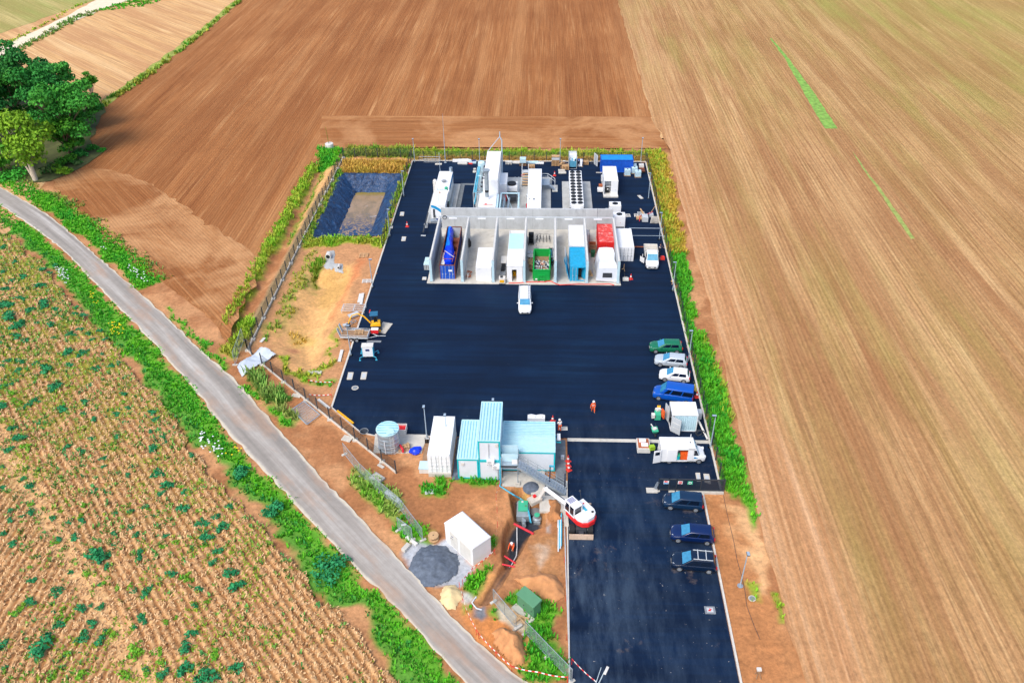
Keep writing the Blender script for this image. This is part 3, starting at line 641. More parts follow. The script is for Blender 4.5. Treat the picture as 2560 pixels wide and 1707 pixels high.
gk = (vnoise(x,y,.5,81)*.5+vnoise(x,y,.05,82)*.5+np.clip((y-70)/90,-.3,.5)*.5 > .58)[:,None]*(RS.uniform(0,1,n)[:,None] > .45); c = np.where(gk, np.array(S(136,158,40))*RS.uniform(.6,1.2,n)[:,None], c)
o = npmesh('dry_potato_haulm', V, np.arange(len(V)).reshape(-1,4), ['leaf_mat'], np.repeat(c[:,None,:],4,1).reshape(-1,3), 'stuff'); tag(o, 'withered straw coloured stalks covering the potato rows', 'crop residue')
# leafy blobs
def leaves(cs, rs, npts, size, ca, cb, flat=.75, seed=1, shell=.55):
    r = np.random.RandomState(seed); cs = np.array(cs,float); rs = np.array(rs,float); p = rs**2; k = r.choice(len(cs), npts, p=p/p.sum())
    d = r.normal(size=(npts,3)); d /= np.linalg.norm(d,axis=1)[:,None]; d[:,2] = np.abs(d[:,2])*.9+d[:,2]*.1
    d /= np.linalg.norm(d,axis=1)[:,None]; rad = rs[k]*(shell+(1-shell)*r.uniform(0,1,npts)**.5)*r.uniform(.9,1.12,npts)
    pos = cs[k]+d*rad[:,None]*[1,1,flat]
    nrm_ = d+r.normal(size=(npts,3))*.55; nrm_ /= np.linalg.norm(nrm_,axis=1)[:,None]
    t1 = np.cross(nrm_, r.normal(size=(npts,3))); t1 /= np.linalg.norm(t1,axis=1)[:,None]; t2 = np.cross(nrm_,t1)
    s = (size*r.uniform(.55,1.3,npts))[:,None]
    V = np.stack([pos-t1*s*.6-t2*s*.35,pos+t1*s*.2-t2*s*.5,pos+t1*s*.7+t2*s*.3,pos-t1*s*.15+t2*s*.55],1)
    cl_ = r.uniform(0,1,len(cs))[k]*.55+r.uniform(0,.45,npts); c = np.asarray(ca)*(1-cl_[:,None])+np.asarray(cb)*cl_[:,None]; c = c*r.uniform(.8,1.2,npts)[:,None]
    return V.reshape(-1,3), np.repeat(c[:,None,:],4,1).reshape(-1,3)
def lmesh(name, V, Cc, par=None):
    o = npmesh(name, V, np.arange(len(V)).reshape(-1,4), ['leaf_mat'], Cc)
    if par: o.parent = par
    return o
mat('bark', S(120,100,80), .9, var=.3, sc=6); mat('bark_pale', S(200,185,165), .9, var=.2, sc=5)
def tree(loc, h, r, ca, cb, label, seed, nl=5200, trunk='bark', low=.35, lean=(0,0), group='trees at the field corner'):
    rr2 = random.Random(seed); t = thing('broadleaf_tree', label, 'tree', loc, 0, group)
    b = B().m(trunk); top = (lean[0]*.6, lean[1]*.6, h*.55); b.cyl((0,0,-.3),(lean[0]*.3,lean[1]*.3,h*.28),r*.065+.08,r*.05+.05,10); b.cyl((lean[0]*.3,lean[1]*.3,h*.28),top,r*.05+.05,.08,8)
    cs = []; rs = []
    for i in range(16):
        a = rr2.uniform(0,6.28); q = r*.68*math.sqrt(rr2.random()); zz = h*(low+(.93-low)*rr2.random()**.8); q *= math.sqrt(max(.15,1-((zz/h-.6)/.5)**2))
        c = (lean[0]*.6+math.cos(a)*q, lean[1]*.6+math.sin(a)*q, zz); cs.append(c); rs.append(r*rr2.uniform(.26,.46))
        b.cyl((lean[0]*.3,lean[1]*.3,h*rr2.uniform(.22,.5)), c, .07+.012*r, .03, 5)
        for k in range(3):
            e = (c[0]+rr2.uniform(-1,1)*r*.25, c[1]+rr2.uniform(-1,1)*r*.25, c[2]+rr2.uniform(-.3,1)*r*.2); cs.append(e); rs.append(r*rr2.uniform(.12,.24))
    b.build('trunk', t, 40); V, Cc = leaves(cs, rs, nl, .42 if r > 3 else .3, ca, cb, .8, seed); lmesh('crown', V, Cc, t); return t
D1, D2, D3, D4 = np.array(S(30,112,34)), np.array(S(80,164,54)), np.array(S(24,92,38)), np.array(S(60,142,62))
Y1, Y2 = np.array(S(90,150,26)), np.array(S(146,182,44))
q = P('Q',305,1540); tree(q, 11.5, 6.8, Y1*.85, Y2, 'yellow-green tree with a pale leaning trunk in front of the wood', 11, 5200, 'bark_pale', .3, (-.9,1.5))
b = B().m('bark_pale'); b.cyl((0,0,0),(-1.6,1.0,3.4),.22,.15,8); o = b.build('tree_stub', None, 40, loc=P('Q',300,1545)); tag(o, 'bare pale trunk stub leaning beside the yellow-green tree', 'tree stump')
for px, py, h, r, ca, cb, lab, sd in (
    (640,1310,13,6.6,D1,D2,'dark green round tree at the right front of the wood',21),
    (470,1180,14.5,6.0,D1,D4,'tall mid green tree in the middle of the wood behind the yellow-green one',22),
    (210,1130,15,7.4,D3,D2*.9,'big dark green tree at the back left of the wood',23),
    (-40,1200,14,7.0,D3,D4,'dark bluish green tree cut by the left picture edge',24),
    (330,960,13,6.0,D3,D4,'dark green tree forming the back of the wood near the pale field',25),
    (720,1110,10,4.6,D1,D2,'smaller green tree at the right edge of the wood',26),
    (560,1040,13,5.6,D2,D4,'bright green tree filling the middle back of the wood',41),(120,900,14,6.5,D1,D4,'green tree crown behind the yellow-green one at the back left',42),(600,1330,8,4.2,D1,Y1,'lower fresh green tree right of the yellow-green one',43),(20,1480,9,4.8,Y1*.8,D2,'olive green tree at the left picture edge beside the road verge',27)):
    tree(P('Q',px,py), h, r*1.05, ca, cb, lab, sd, int(110*r*r+1200), low=.14)
tree(P('Q',800,872), 7.2, 2.5, Y1*.8, D2, 'small lone tree with thin pale trunk at the corner of the wood', 28, 1500, 'bark_pale', .5)
def bush(loc, r, h, ca, cb, label, seed, name='bush', cat='bush', group=None, nl=500, size=.28, flat=.8):
    rr2 = random.Random(seed); cs = [(rr2.uniform(-1,1)*r*.6, rr2.uniform(-1,1)*r*.6, rr2.uniform(.1,.6)*h) for _ in range(9)]; rs = [r*rr2.uniform(.3,.55) for _ in cs]
    V, Cc = leaves(cs, rs, nl, size, ca, cb, flat, seed, .4); o = lmesh(name, V, Cc); o.location = (loc[0],loc[1],loc[2] if len(loc) > 2 else 0); return tag(o, label, cat, group)
for px, py, r, h, ca, cb, lab in ((560,1400,2.6,2.6,D1,Y1,'bright green bush in front of the wood'),(520,1490,2.2,1.8,Y1,Y2,'yellow-green shrub at the foot of the wood'),(700,1330,2.2,1.6,D1,D4,'low dark bush at the right foot of the wood'),(640,1400,1.6,1.0,np.array(S(90,110,60)),D1,'flat olive bush on the bank right of the wood'),(800,1270,1.3,.9,D1,D2,'small dark bush on the soil point right of the wood'),(880,1290,.9,.7,G2,D2,'tiny green bush at the tip of the soil point'),(110,1520,2.8,1.5,D2,G2,'broad green bush below the pale trunk'),(840,930,1.8,1.6,D1,D2,'green bush where the hedge line meets the wood'),(420,1470,2.0,1.4,np.array(S(120,120,80)),D1,'thin grey-green bramble bush beside the pale trunk')):
    bush(P('Q',px,py), r, h, ca, cb, lab, int(px*7+py), nl=int(240*r))
# weeds in the potato field: individual plants
TE1, TE2 = np.array(S(24,116,74)), np.array(S(60,160,96)); LG1, LG2 = np.array(S(70,160,40)), np.array(S(140,180,50))
protos = []
for i in range(4): protos.append((bush((0,0,-50), .55, .55, TE1, TE2, None, 300+i, 'weed_plant', nl=170, size=.14), bush((0,0,-50), .5, .4, LG1, LG2, None, 320+i, 'weed_plant', nl=130, size=.12)))
spots = [('S',q_[0],q_[1],q_[2],0) for q_ in ((15,155,1.5),(108,320,1.6),(72,262,1.3),(50,380,1.2),(505,930,2.3),(238,1400,2.4),(440,128,1.1),(440,182,.8),(330,165,1.4),(495,217,1.0),(790,185,1.2),(810,220,1.0),(795,370,1.4),(350,363,1.0),(430,385,.9),(825,500,1.4),(870,560,1.5),(665,508,.8),(160,560,1.1),(285,725,.8),(395,830,1.1),(595,812,.8),(708,815,.9),(685,775,.8),(955,680,1.4),(1075,835,1.5),(1160,780,1.5),(1185,668,1.0),(1135,900,1.1),(895,1017,1.2),(1200,1010,1.6),(315,1105,1.3),(425,1197,1.2),(165,1168,1.2),(480,1278,1.1),(445,1350,1.4),(995,1330,1.2),(970,1400,1.4),(970,1515,1.6),(1070,1540,2.1),(735,1245,1.0),(25,1390,1.2),(180,118,1.1),(280,50,1.9),(120,160,.9),(645,85,1.0),(672,155,.9),(1240,500,1.4),(1230,1085,1.6),(1110,960,1.0),(750,1125,1.0),(780,1095,.9),(60,690,.8),(15,815,1.0),(1230,1510,1.4),(600,860,.6),(1075,755,.9),(120,720,.7),(1120,720,1.0),(315,1275,1.1),(525,1365,1.1),(860,1535,1.1),(680,690,.8),(757,663,.8),(1035,1095,.9))]
spots += [('R',a_,b_,c__,0) for a_,b_,c__ in ((92,1095,2.4),(142,1165,2.3),(38,1010,2.2),(405,1155,1.4),(150,945,1.2),(135,1250,1.5),(232,1040,1.5),(320,850,1.7),(350,1000,2.0),(550,1225,1.2),(665,1380,1.5),(540,1370,1.7),(75,1440,1.2),(360,1510,2.0),(770,1495,1.3),(635,1190,1.0),(665,1085,1.2),(185,780,1.4),(95,805,1.0),(400,745,.9),(345,725,1.2),(945,1455,1.0),(870,1480,1.0),(555,1470,1.1),(35,740,1.0),(60,870,1.3),(300,1140,.9),(830,1270,.9),(605,1020,.9),(290,1460,1.0),(215,1275,1.2),(150,1510,1.1),(435,690,1.0),(120,660,1.1),(30,550,1.3),(790,1200,.9))]
spots += [('S',a_,b_,c__,1) for a_,b_,c__ in ((140,370,1.7),(437,660,1.0),(885,660,.9),(850,875,1.0),(915,857,.9),(965,1030,1.3),(985,1050,1.1),(1120,1435,1.5),(720,1400,1.8),(710,1440,1.5),(830,1420,1.1),(800,1425,.9),(460,1010,1.0),(330,1210,.9),(365,1250,1.2),(615,1090,.9),(165,655,.9),(290,855,1.0),(650,1540,1.3),(765,1530,1.0),(440,1545,1.3),(280,1550,1.2),(120,1190,1.2),(80,1225,1.2),(60,90,1.3),(80,120,1.3),(110,135,1.1),(30,40,1.4),(640,130,.9),(425,260,.9),(1140,610,.7),(945,565,.9),(600,1335,.9),(560,1320,.9))]
_r = random.Random(77)
for _ in range(110):
    px_, py_ = _r.uniform(0,1100), _r.uniform(0,1568); x_, y_ = P('S',px_,py_)[:2]; j_ = np.argmin(np.abs(cl[:,1]-y_)); 
    if x_ < cl[j_][0]-7: spots.append(('S',px_,py_,_r.uniform(.5,1.0),_r.random() > .6))
for _ in range(70):
    px_, py_ = _r.uniform(0,900), _r.uniform(560,1560); x_, y_ = P('R',px_,py_)[:2]; j_ = np.argmin(np.abs(cl[:,1]-y_)); 
    if x_ < cl[j_][0]-7: spots.append(('R',px_,py_,_r.uniform(.5,1.1),_r.random() > .6))
first = {}
for i, (k_, px, py, s_, g_) in enumerate(spots):
    pr_ = protos[i%4][g_]; x, y = P(k_,px,py)[:2]
    if pr_ not in first: o = pr_; first[pr_] = 1
    else: o = pr_.copy(); COL.objects.link(o)
    o.location = (x,y,.34); s__ = s_*.95; o.scale = (s__,s__,s__*.75); o.rotation_euler = (0,0,rnd.uniform(0,6.28))
    tag(o, 'dark green weed plant growing among the dry potato rows' if g_ == 0 else 'light green weed plant growing among the dry potato rows', 'weed', 'dark weeds in the potato field' if g_ == 0 else 'light green weeds in the potato field')
# tiny weeds as ground cover
n = 16000; k = RS.choice(len(PX), n); x, y, z = PX[k], PY[k], PZ[k]; kk = (vnoise(x,y,.12,91)*.5+np.clip((y-60)/80,-.2,.6)*.4+RS.uniform(0,.5,n)) > .52; x, y, z = x[kk], y[kk], z[kk]
V, Cc = blades(x, y, z, RS.uniform(.15,.4,len(x)), TE2*.9, np.array(S(150,175,50)), 6, .45, .1); o = npmesh('small_weeds', V, np.arange(len(V)).reshape(-1,4), ['leaf_mat'], Cc, 'stuff'); tag(o, 'small weeds sprouting across the dry potato rows', 'weeds')
for px, py, s_, w_ in ((822,1432,2.1,'lowest and largest'),(682,1280,1.4,'middle'),(604,1190,1.1,'upper')):
    bush(P('X',px,py)[:2]+(.1,), s_, .8, TE1, TE2, w_+' of three dark green brambles at the field side of the roadside verge', px, nl=int(260*s_), size=.22)
# ================================================================ POND
t = NT('liner_mat'); n1 = t.noise(t.coord((.6,.6,.6)), 1.3, 5, .6, 1.5); cc = t.ramp(n1, [(.3, S(8,32,66)), (.7, S(38,80,126))]); t.bump(t.noise(t.coord((1,1,1)), .9, 6, .6, 2.5), .9, .35); MATS['liner_mat'] = t.out(cc, .38, 0, .6)
NX, NY = 90, 150; V = []; lx = np.linspace(-39.6,-26.9,NX); ly = np.linspace(121.2,148.0,NY); LXg, LYg = np.meshgrid(lx,ly)
d = sdist(LXg,LYg,pond_o); Z = .14-np.clip(d,0,3.0)/3.0*2.75; slope = sst(0,.5,d)*(1-sst(2.7,3.3,d))
fold = np.abs(np.sin(LYg*1.05+fbm(LXg,LYg,.25,95,3)*7))**6*.3*((LXg < -33)|(LXg > -30))+np.abs(np.sin(LXg*1.3+fbm(LXg,LYg,.3,96,3)*6))**8*.22*(LYg > 144)
Z = Z+slope*fold+(fbm(LXg,LYg,.9,97,4)-.5)*.16*slope; Z = np.maximum(Z, np.where(d < 0, zarr(LXg,LYg)+.07, -9))
jag = d+(fbm(LXg,LYg,.8,98,3)-.5)*.8
ok = jag > -.45; kq = ok[:-1,:-1]&ok[1:,1:]&ok[:-1,1:]&ok[1:,:-1]; i2 = np.arange(NX*NY).reshape(NY,NX); fq = np.stack([i2[:-1,:-1],i2[:-1,1:],i2[1:,1:],i2[1:,:-1]],-1)[kq]
o = npmesh('pond_liner', np.c_[LXg.ravel(),LYg.ravel(),Z.ravel()], fq, ['liner_mat'], None, None, 4, True); tag(o, 'wrinkled dark blue plastic liner in the retention pond', 'pond liner')
t = NT('mud_water'); n1 = t.noise(t.coord((1,.5,1)), .35, 6, .7, 1.2); n2 = t.noise(t.coord((1,1,1),0,(4,4,0)), .9, 6, .7, 2.0)
sp = t.n('ShaderNodeSeparateXYZ'); t.l(t.tc.outputs['Object'], sp.inputs[0]); near = t.ramp(t.math('DIVIDE', t.math('SUBTRACT', sp.outputs[1], 122.0), 24.0), [(.3, 1.0), (.62, 0.0)])
cc = t.ramp(n1, [(.35, S(128,112,84)), (.55, S(166,138,106)), (.7, S(150,134,118))])
cc = t.mix(t.ramp(t.math('DIVIDE', t.math('SUBTRACT', sp.outputs[1], 122.0), 24.0), [(.86, 0.0), (.93, 1.0)]), cc, S(140,124,40))
cc = t.mix(t.math('MULTIPLY', t.ramp(n2, [(.47, 0.0), (.50, 1.0)]), near), cc, S(24,62,104)); cc = t.mix(t.ramp(t.noise(t.coord((.5,1.2,1),0,(1,6,0)), .8, 5, .6, 2), [(.64, 0.0), (.7, .5)]), cc, S(190,196,206))
MATS['mud_water'] = t.out(cc, .12, 0, .6)
sheet('pond_water', [(-36.2,144.6),(-30.2,144.6),(-30.2,126.2),(-36.3,125.2)], -2.43, 'mud_water', .3, 1.2)
# ================================================================ OBJECT MATERIALS
W = lambda n,c,**k: mat(n,c,**k)
W('white_paint', S(236,238,240), rough=.45, var=.04); W('white_worn', S(226,228,230), rough=.55, var=.07, grime=.35, grimecol=S(150,140,125), streak=True)
W('offwhite', S(214,212,206), rough=.6, var=.08); W('light_grey', S(190,196,200), rough=.6, var=.08); W('mid_grey', S(130,136,142), rough=.6, var=.12); W('dark_grey', S(58,62,68), rough=.6, var=.15); W('black', S(22,24,28), rough=.6, var=.1)
W('rubber', S(34,34,36), rough=.9, var=.2); W('galv', S(176,188,198), rough=.4, metal=.55, var=.12, sc=3); W('steel', S(170,184,194), rough=.3, metal=.7, var=.12, sc=2); W('pole_metal', S(176,196,212), rough=.45, metal=.3, var=.06)
W('glass', S(60,140,180), rough=.06, var=.25, spec=.9); W('glass_dark', S(14,26,44), rough=.06, spec=.8); W('glass_sky', S(90,160,190), rough=.08, var=.2, spec=.9)  # 'glass' (windshields): bright blue sky reflection put into the colour
W('cyan_roof', S(128,190,208), rough=.5, var=.1, grime=.25, grimecol=S(210,228,232)); W('cyan_roof2', S(184,222,230), rough=.5, var=.06); W('turquoise', S(0,186,196), rough=.45, var=.05); W('panel_white', S(216,224,232), rough=.5, var=.04); W('pale_cyan', S(190,220,230), rough=.5, var=.06)
W('blue_paint', S(16,84,190), rough=.5, var=.15, grime=.2, grimecol=S(60,110,190)); W('blue_roof', S(20,140,215), rough=.5, var=.12); W('blue_deep', S(8,40,110), rough=.5, var=.15); W('tarp_blue', S(6,60,235), rough=.35, var=.35, sc=1.5); W('tarp_blue_light', S(10,120,245), rough=.35, var=.2)
W('cyan_cont', S(20,160,205), rough=.5, var=.15, grime=.5, grimecol=S(130,205,225), streak=True); W('red_cont', S(214,38,36), rough=.5, var=.12); W('red_faded', S(214,70,64), rough=.6, var=.25, grime=1.0, grimecol=S(236,214,208), sc=.8); W('red', S(220,36,40), rough=.5, var=.1); W('orange', S(240,96,30), rough=.6, var=.1); W('hivis', S(250,104,50), rough=.7, var=.12)
W('green_skip', S(10,160,66), rough=.5, var=.12); W('green_box', S(86,140,104), rough=.6, var=.06); W('green_lid', S(64,180,140), rough=.5, var=.08); W('green_car', S(22,112,78), rough=.25, var=.05, spec=.8); W('yellow', S(244,180,24), rough=.5, var=.1)
W('silver_car', S(196,206,214), rough=.28, metal=.2, var=.04, spec=.8); W('white_car', S(238,240,242), rough=.3, var=.03, spec=.7); W('blue_van', S(4,84,184), rough=.3, var=.05, spec=.8); W('navy_car', S(6,34,84), rough=.22, var=.06, spec=.8); W('navy_car2', S(14,44,74), rough=.22, var=.06, spec=.8); W('navy_car3', S(6,28,54), rough=.22, var=.06, spec=.8)
W('rust', S(120,66,46), rough=.9, var=.35, sc=2); W('rust_dark', S(70,46,40), rough=.95, var=.3); W('wood', S(196,160,118), rough=.85, var=.18, sc=3); W('wood_old', S(150,120,92), rough=.9, var=.2, sc=3); W('wood_red', S(170,96,60), rough=.9, var=.2)
W('tarp_white', S(226,232,240), rough=.5, var=.05, bump=.5); W('swoosh_blue', S(0,150,210), rough=.4); W('swoosh_green', S(20,190,140), rough=.4); W('pipe_blue', S(70,176,206), rough=.45, var=.1); W('pipe_white', S(214,220,224), rough=.5); W('strut_red', S(206,40,56), rough=.6, var=.15)
W('skin', S(196,140,112), rough=.7); W('cloth_white', S(226,224,220), rough=.8); W('cloth_dark', S(40,48,70), rough=.9); W('headlamp', S(226,232,238), rough=.2, spec=.9); W('rim', S(190,196,202), rough=.35, metal=.5); W('taillamp', S(190,20,24), rough=.3)
W('plate_drain', S(196,190,178), rough=.9, var=.15, sc=3, grime=.3); W('gravel_dark', S(92,102,116), rough=.95, var=.35, sc=2.2, bump=.8); W('sand', S(222,200,150), rough=.95, var=.12, sc=2, bump=.5); W('soil_orange', S(198,140,92), rough=.95, var=.22, sc=1.2, bump=.8); W('soil_brown', S(172,118,74), rough=.95, var=.3, sc=1.1, bump=.9)
W('tape_red', S(225,60,50), rough=.6); W('tape_white', S(240,236,232), rough=.6); W('geotextile', S(196,206,216), rough=.6, var=.1, bump=.5)
W('tank_gray', S(150,162,170), rough=.45, metal=.2, var=.15); W('liner_box', S(30,80,130), rough=.4, var=.2)
def mesh_mat(name, col, cell, wire):
    t = NT(name); br = t.n('ShaderNodeTexBrick', offset=0.0); br.inputs['Scale'].default_value = 1.0; br.inputs['Mortar Size'].default_value = wire; br.inputs['Brick Width'].default_value = cell[0]; br.inputs['Row Height'].default_value = cell[1]; br.inputs['Mortar Smooth'].default_value = 0
    uv = t.n('ShaderNodeUVMap', uv_map='UV'); t.l(uv.outputs[0], br.inputs['Vector'])
    t.l(br.outputs['Fac'], t.b.inputs['Alpha']); MATS[name] = t.out(col, .6, .2, .4)
mesh_mat('fence_mesh', S(52,58,60), (.06,.2), .009); mesh_mat('heras_mesh', S(176,196,200), (.08,.22), .009)
def panel(par, p0, p1, h, m, name='mesh_panel', z=0.0, z1=None):
    L = math.hypot(p1[0]-p0[0], p1[1]-p0[1]); me = bpy.data.meshes.new(name); zb = z if z1 is None else z1
    me.from_pydata([(p0[0],p0[1],z),(p1[0],p1[1],zb),(p1[0],p1[1],zb+h),(p0[0],p0[1],z+h)], [], [(0,1,2,3)]); u = me.uv_layers.new(name='UV')
    for i, q in enumerate(((0,0),(L,0),(L,h),(0,h))): u.data[i].uv = q
    me.materials.append(MATS[m]); o = bpy.data.objects.new(name, me); COL.objects.link(o); o.parent = par; return o
# ================================================================ STORAGE BAYS
XW = [-17.03,-12.26,-7.54,-2.8,1.94,6.72,11.45]; YF, YB = 108.1, 122.0
t = thing('concrete_storage_bays', 'open-top concrete storage bays with seven parallel walls and a long back wall', 'storage bays', (0,0,0))
B().m('concrete_pale').box(-17.7,11.9,107.7,125.6,.0,.14).build('floor_slab', t)
b = B().m('concrete_wall').box(-17.2,9.0,125.3,125.65,.14,3.95); b.box(9.06,11.65,125.3,125.65,.14,3.95)
for i in range(6): b.m('concrete_dark').box(-15+i*4.4,-14.98+i*4.4,125.29,125.3,.2,3.9)
b.build('back_wall', t)
for i, x in enumerate(XW):
    b = B().m('concrete_wall').box(x-.17,x+.17,YF,YB,.14,4.05); b.box(x-.28,x+.28,YF,YB,.14,.5)
    b.m('pale_cyan').box(x-.19,x+.19,YF-.02,YF-.003,.2,4.0); b.m('offwhite').box(x-.1,x+.1,YF+.3,YB-.3,4.053,4.11); b.build('divider_wall', t, bevel=.03)  # front plate carries the bluish sky light on the wall end in its colour
B().m('light_grey').box(-17.2,11.6,YB+.01,YB+.17,3.98,4.16).build('cable_tray', t)
for i in range(6):
    o = B().m('white_paint').box(-.65,.65,-.1,.1,-.07,.07).build('strip_light', t, loc=((XW[i]+XW[i+1])/2-.2,YB-.22,3.93))
b = B().m('black').ring((-16.2,YB-.1,4.0),.32,.05,16,'Y'); o = b.build('cable_coil'); tag(o,'black cable coil hanging at the left end of the tray over the bays','cable coil')
# ---- containers
def container(loc, L=6.06, Wd=2.44, H=2.6, side='white_worn', roof=None, door=None, label='', name='shipping_container', cat='container', rz=0.0, doors='front', open_top=False, group=None, frame=None, corr=True, step=.28, bars='light_grey', roofribs=True, dstate=None):
    """local: x across, y along (front at y=0, towards -y), z up"""
    roof = roof or side; door = door or side; frame = frame or side; w2 = Wd/2
    t = thing(name, label, cat, loc, rz, group); b = B().m(side)
    def wall(xs, sgn):
        n = int(L/step); d = .035 if corr else 0; pts = []
        for i in range(n):
            y0 = i*L/n; s_ = L/n
            for f_, o_ in ((0,0),(.3,0),(.5,1),(.8,1)): pts.append((xs+sgn*(-d*o_), y0+s_*f_))
        pts.append((xs, L))
        v = [(x,y,.15) for x,y in pts]+[(x,y,H-.12) for x,y in pts]; m_ = len(pts)
        b.add(v, [(i,i+1,m_+i+1,m_+i) for i in range(m_-1)])
    wall(-w2+.005,-1); wall(w2-.005,1)
    b.quad([(-w2,L,.15),(w2,L,.15),(w2,L,H-.12),(-w2,L,H-.12)]); b.build('side_walls', t)
    b = B().m(frame)
    for x in (-w2,w2):
        for y in (0,L): b.box(x-.06,x+.06,y-.06,y+.06,0,H)
        b.box(x-.05,x+.05,0,L,H-.14,H); b.box(x-.05,x+.05,0,L,.02,.16)
    for y in (0,L): b.box(-w2,w2,y-.05,y+.05,H-.14,H-.003); b.box(-w2,w2,y-.05,y+.05,.02,.16)
    b.build('frame', t)
    if not open_top:
        b = B().m(roof); n = int(L/.4) if roofribs else 0
        b.box(-w2+.05,w2-.05,.05,L-.05,H-.06,H-.025)
        for i in range(n): b.box(-w2+.15,w2-.15,(i+.35)*L/n,(i+.65)*L/n,H-.025,H-.002)
        b.build('roof', t)
    else: B().m('rust_dark').box(-w2+.05,w2-.05,.05,L-.05,.1,.2).build('floor', t)
    if doors == 'front':
        for sgn in (-1,1):
            if dstate and dstate.get(sgn): 
                ang = R(dstate[sgn]); d = B().m(door); d.box(0,w2-.04,-.03,.03,.16,H-.16)
                for k in range(3): d.box(.1,w2-.14,-.05,-.03,.35+k*.75,.85+k*.75)
                o = d.build('door', t, loc=(sgn*(w2-.02),-.05,0)); o.rotation_euler = (0,0,(math.pi-ang) if sgn > 0 else ang); o.rotation_euler = (0,0, math.pi+ang if sgn > 0 else -ang)
            else:
                d = B().m(door); x0, x1 = (sgn*.01, sgn*(w2-.06)); x0, x1 = min(x0,x1), max(x0,x1); d.box(x0,x1,-.05,.0,.16,H-.15)
                for k in range(4): d.box(x0+.08,x1-.08,-.075,-.05,.28+k*.56,.66+k*.56)
                o = d.build('door', t); d = B().m(bars)
                for xx in (x0+.3, x1-.3): d.cyl((xx,-.11,.1),(xx,-.11,H-.1),.025,n=6); d.box(xx-.05,xx+.15,-.14,-.09,1.0,1.06)
                d.build('locking_bars', o)
    elif doors == 'plain': B().m(door).box(-w2+.05,w2-.05,-.03,.02,.15,H-.13).build('end_panel', t)
    if dstate: B().m('black').box(-w2+.08,w2-.08,1.0,1.05,.16,H-.16).build('interior', t)
    return t
# bay 1: long open-top container with a blue tarpaulin
t = container((-14.6,109.0), 12.3, 2.3, 2.65, 'blue_deep', door='blue_paint', frame='rust', label='long open-top blue container with a blue tarpaulin and rusty inside in the leftmost bay', open_top=True, bars='light_grey')
b = B().m('rust')
for y, h in ((8.9,1.9),(7.6,1.5),(5.6,1.3),(4.3,.9)): B().m('rust').box(-.2,1.05,y,y+1.0,.2,h).build('scrap_block', t)
B().m('light_grey').box(-1.1,1.1,12.2,12.25,.2,2.5).build('end_wall', t); B().m('rust_dark').box(-.2,1.05,2.2,4.1,.2,1.1).build('scrap_block', t); B().m('offwhite').box(-1.08,-.5,.4,4.3,2.2,2.3).build('board', t)
b = B().m('tarp_blue'); secs = []
for i in range(15):
    y = 1.1+i*.8; wv = .5+.42*math.sin(math.pi*min(1,(i+1)/9))*(1 if i < 9 else max(.25,1-(i-8)/7)); cx = .1-.055*i; h = 2.5+.35*math.sin(i*1.1)*.3+(.35 if 7 < i < 11 else 0)
    secs.append([(cx-wv,y,h-.35),(cx-wv*.55,y,h+.05+.12*math.sin(i*2.3)),(cx-.1*math.sin(i*1.7),y,h+.18),(cx+wv*.5,y,h+.02+.12*math.cos(i*1.9)),(cx+wv,y,h-.8),(cx,y,h-1.2)])
b.loft(secs); b.m('tarp_blue_light'); b.loft([[(p[0],p[1],p[2]+.012) for p in s[:3]]+[(s[1][0],s[1][1],s[1][2]-.05)] for s in secs[6:]]); b.build('tarpaulin', t, 50)
b = B().m('offwhite').cyl((-.75,4.2,2.7),(.85,2.2,2.75),.05,n=6); b.m('wood_red').cyl((-.8,1.7,2.7),(.7,1.7,2.7),.05,n=6).cyl((.8,4.0,2.6),(.7,1.0,2.6),.04,n=6); b.cyl((-.8,1.7,2.7),(-.8,4.2,2.7),.04,n=6); b.build('loose_bars', t)
B().m('white_paint').box(.2,.75,-.16,-.13,1.55,1.85).build('sign_plate', t)
# bay 2: plain white box, coils
t = thing('white_storage_unit','plain smooth white box unit in the second bay from the left','storage unit',(-9.0,108.5)); B().m('white_paint').box(-1.2,1.2,0,6.1,.14,2.55).build('body', t, bevel=.04)
B().m('light_grey').box(-.95,-.5,-.03,0,2.2,2.28).build('vent_slot', t)
b = B().m('black')
for i in range(5): b.ring((-11.95+.06*i,117.6+.1*i,1.7-.1*i),.75-.08*i,.045,16,'X')
tag(b.build('cable_coil'),'bundle of black cables hung on the wall of the second bay','cable coil')
b = B().m('wood_red'); 
for i in range(10): b.rbox((rnd.uniform(-.3,.3),rnd.uniform(-.6,.6),.2+rnd.random()*.5),(.08,rnd.uniform(.5,1.1),.1),rnd.uniform(0,3),rnd.uniform(-.6,.6))
b.m('offwhite').ring((-.05,-.9,.6),.45,.04,14,'X'); tag(b.build('scrap_heap',loc=(-11.4,109.8,.1)),'small heap of rusty scrap and hose at the foot of the second bay wall','scrap heap')
# bay 3: converted white container with pale cyan roof part
t = thing('workshop_container','long white workshop container with pale cyan roof section and open front doorway','container',(-4.25,108.5))
b = B().m('white_paint').box(-1.2,-.42,0,.12,.14,2.75).box(.28,1.2,0,.12,.14,2.75).box(-.42,.28,0,.12,2.2,2.75).box(-1.2,-1.12,.12,11.3,.14,2.75).box(1.12,1.2,.12,11.3,.14,2.75).box(-1.2,1.2,11.3,11.4,.14,2.75); b.build('body', t)
B().m('white_paint').box(-1.22,1.22,-.03,5.2,2.75,2.85).build('roof', t); b = B().m('cyan_roof2').box(-1.15,1.15,5.25,10.4,2.72,2.78)
for i in range(22): b.box(-1.08,1.08,5.35+i*.225,5.45+i*.225,2.78,2.81)
b.build('roof_panel', t); B().m('offwhite').box(-1.05,1.15,10.5,11.4,2.6,2.7).build('roof_hatch', t); B().m('dark_grey').box(-1.1,1.1,2.6,2.65,.15,2.7).build('inner_wall', t)
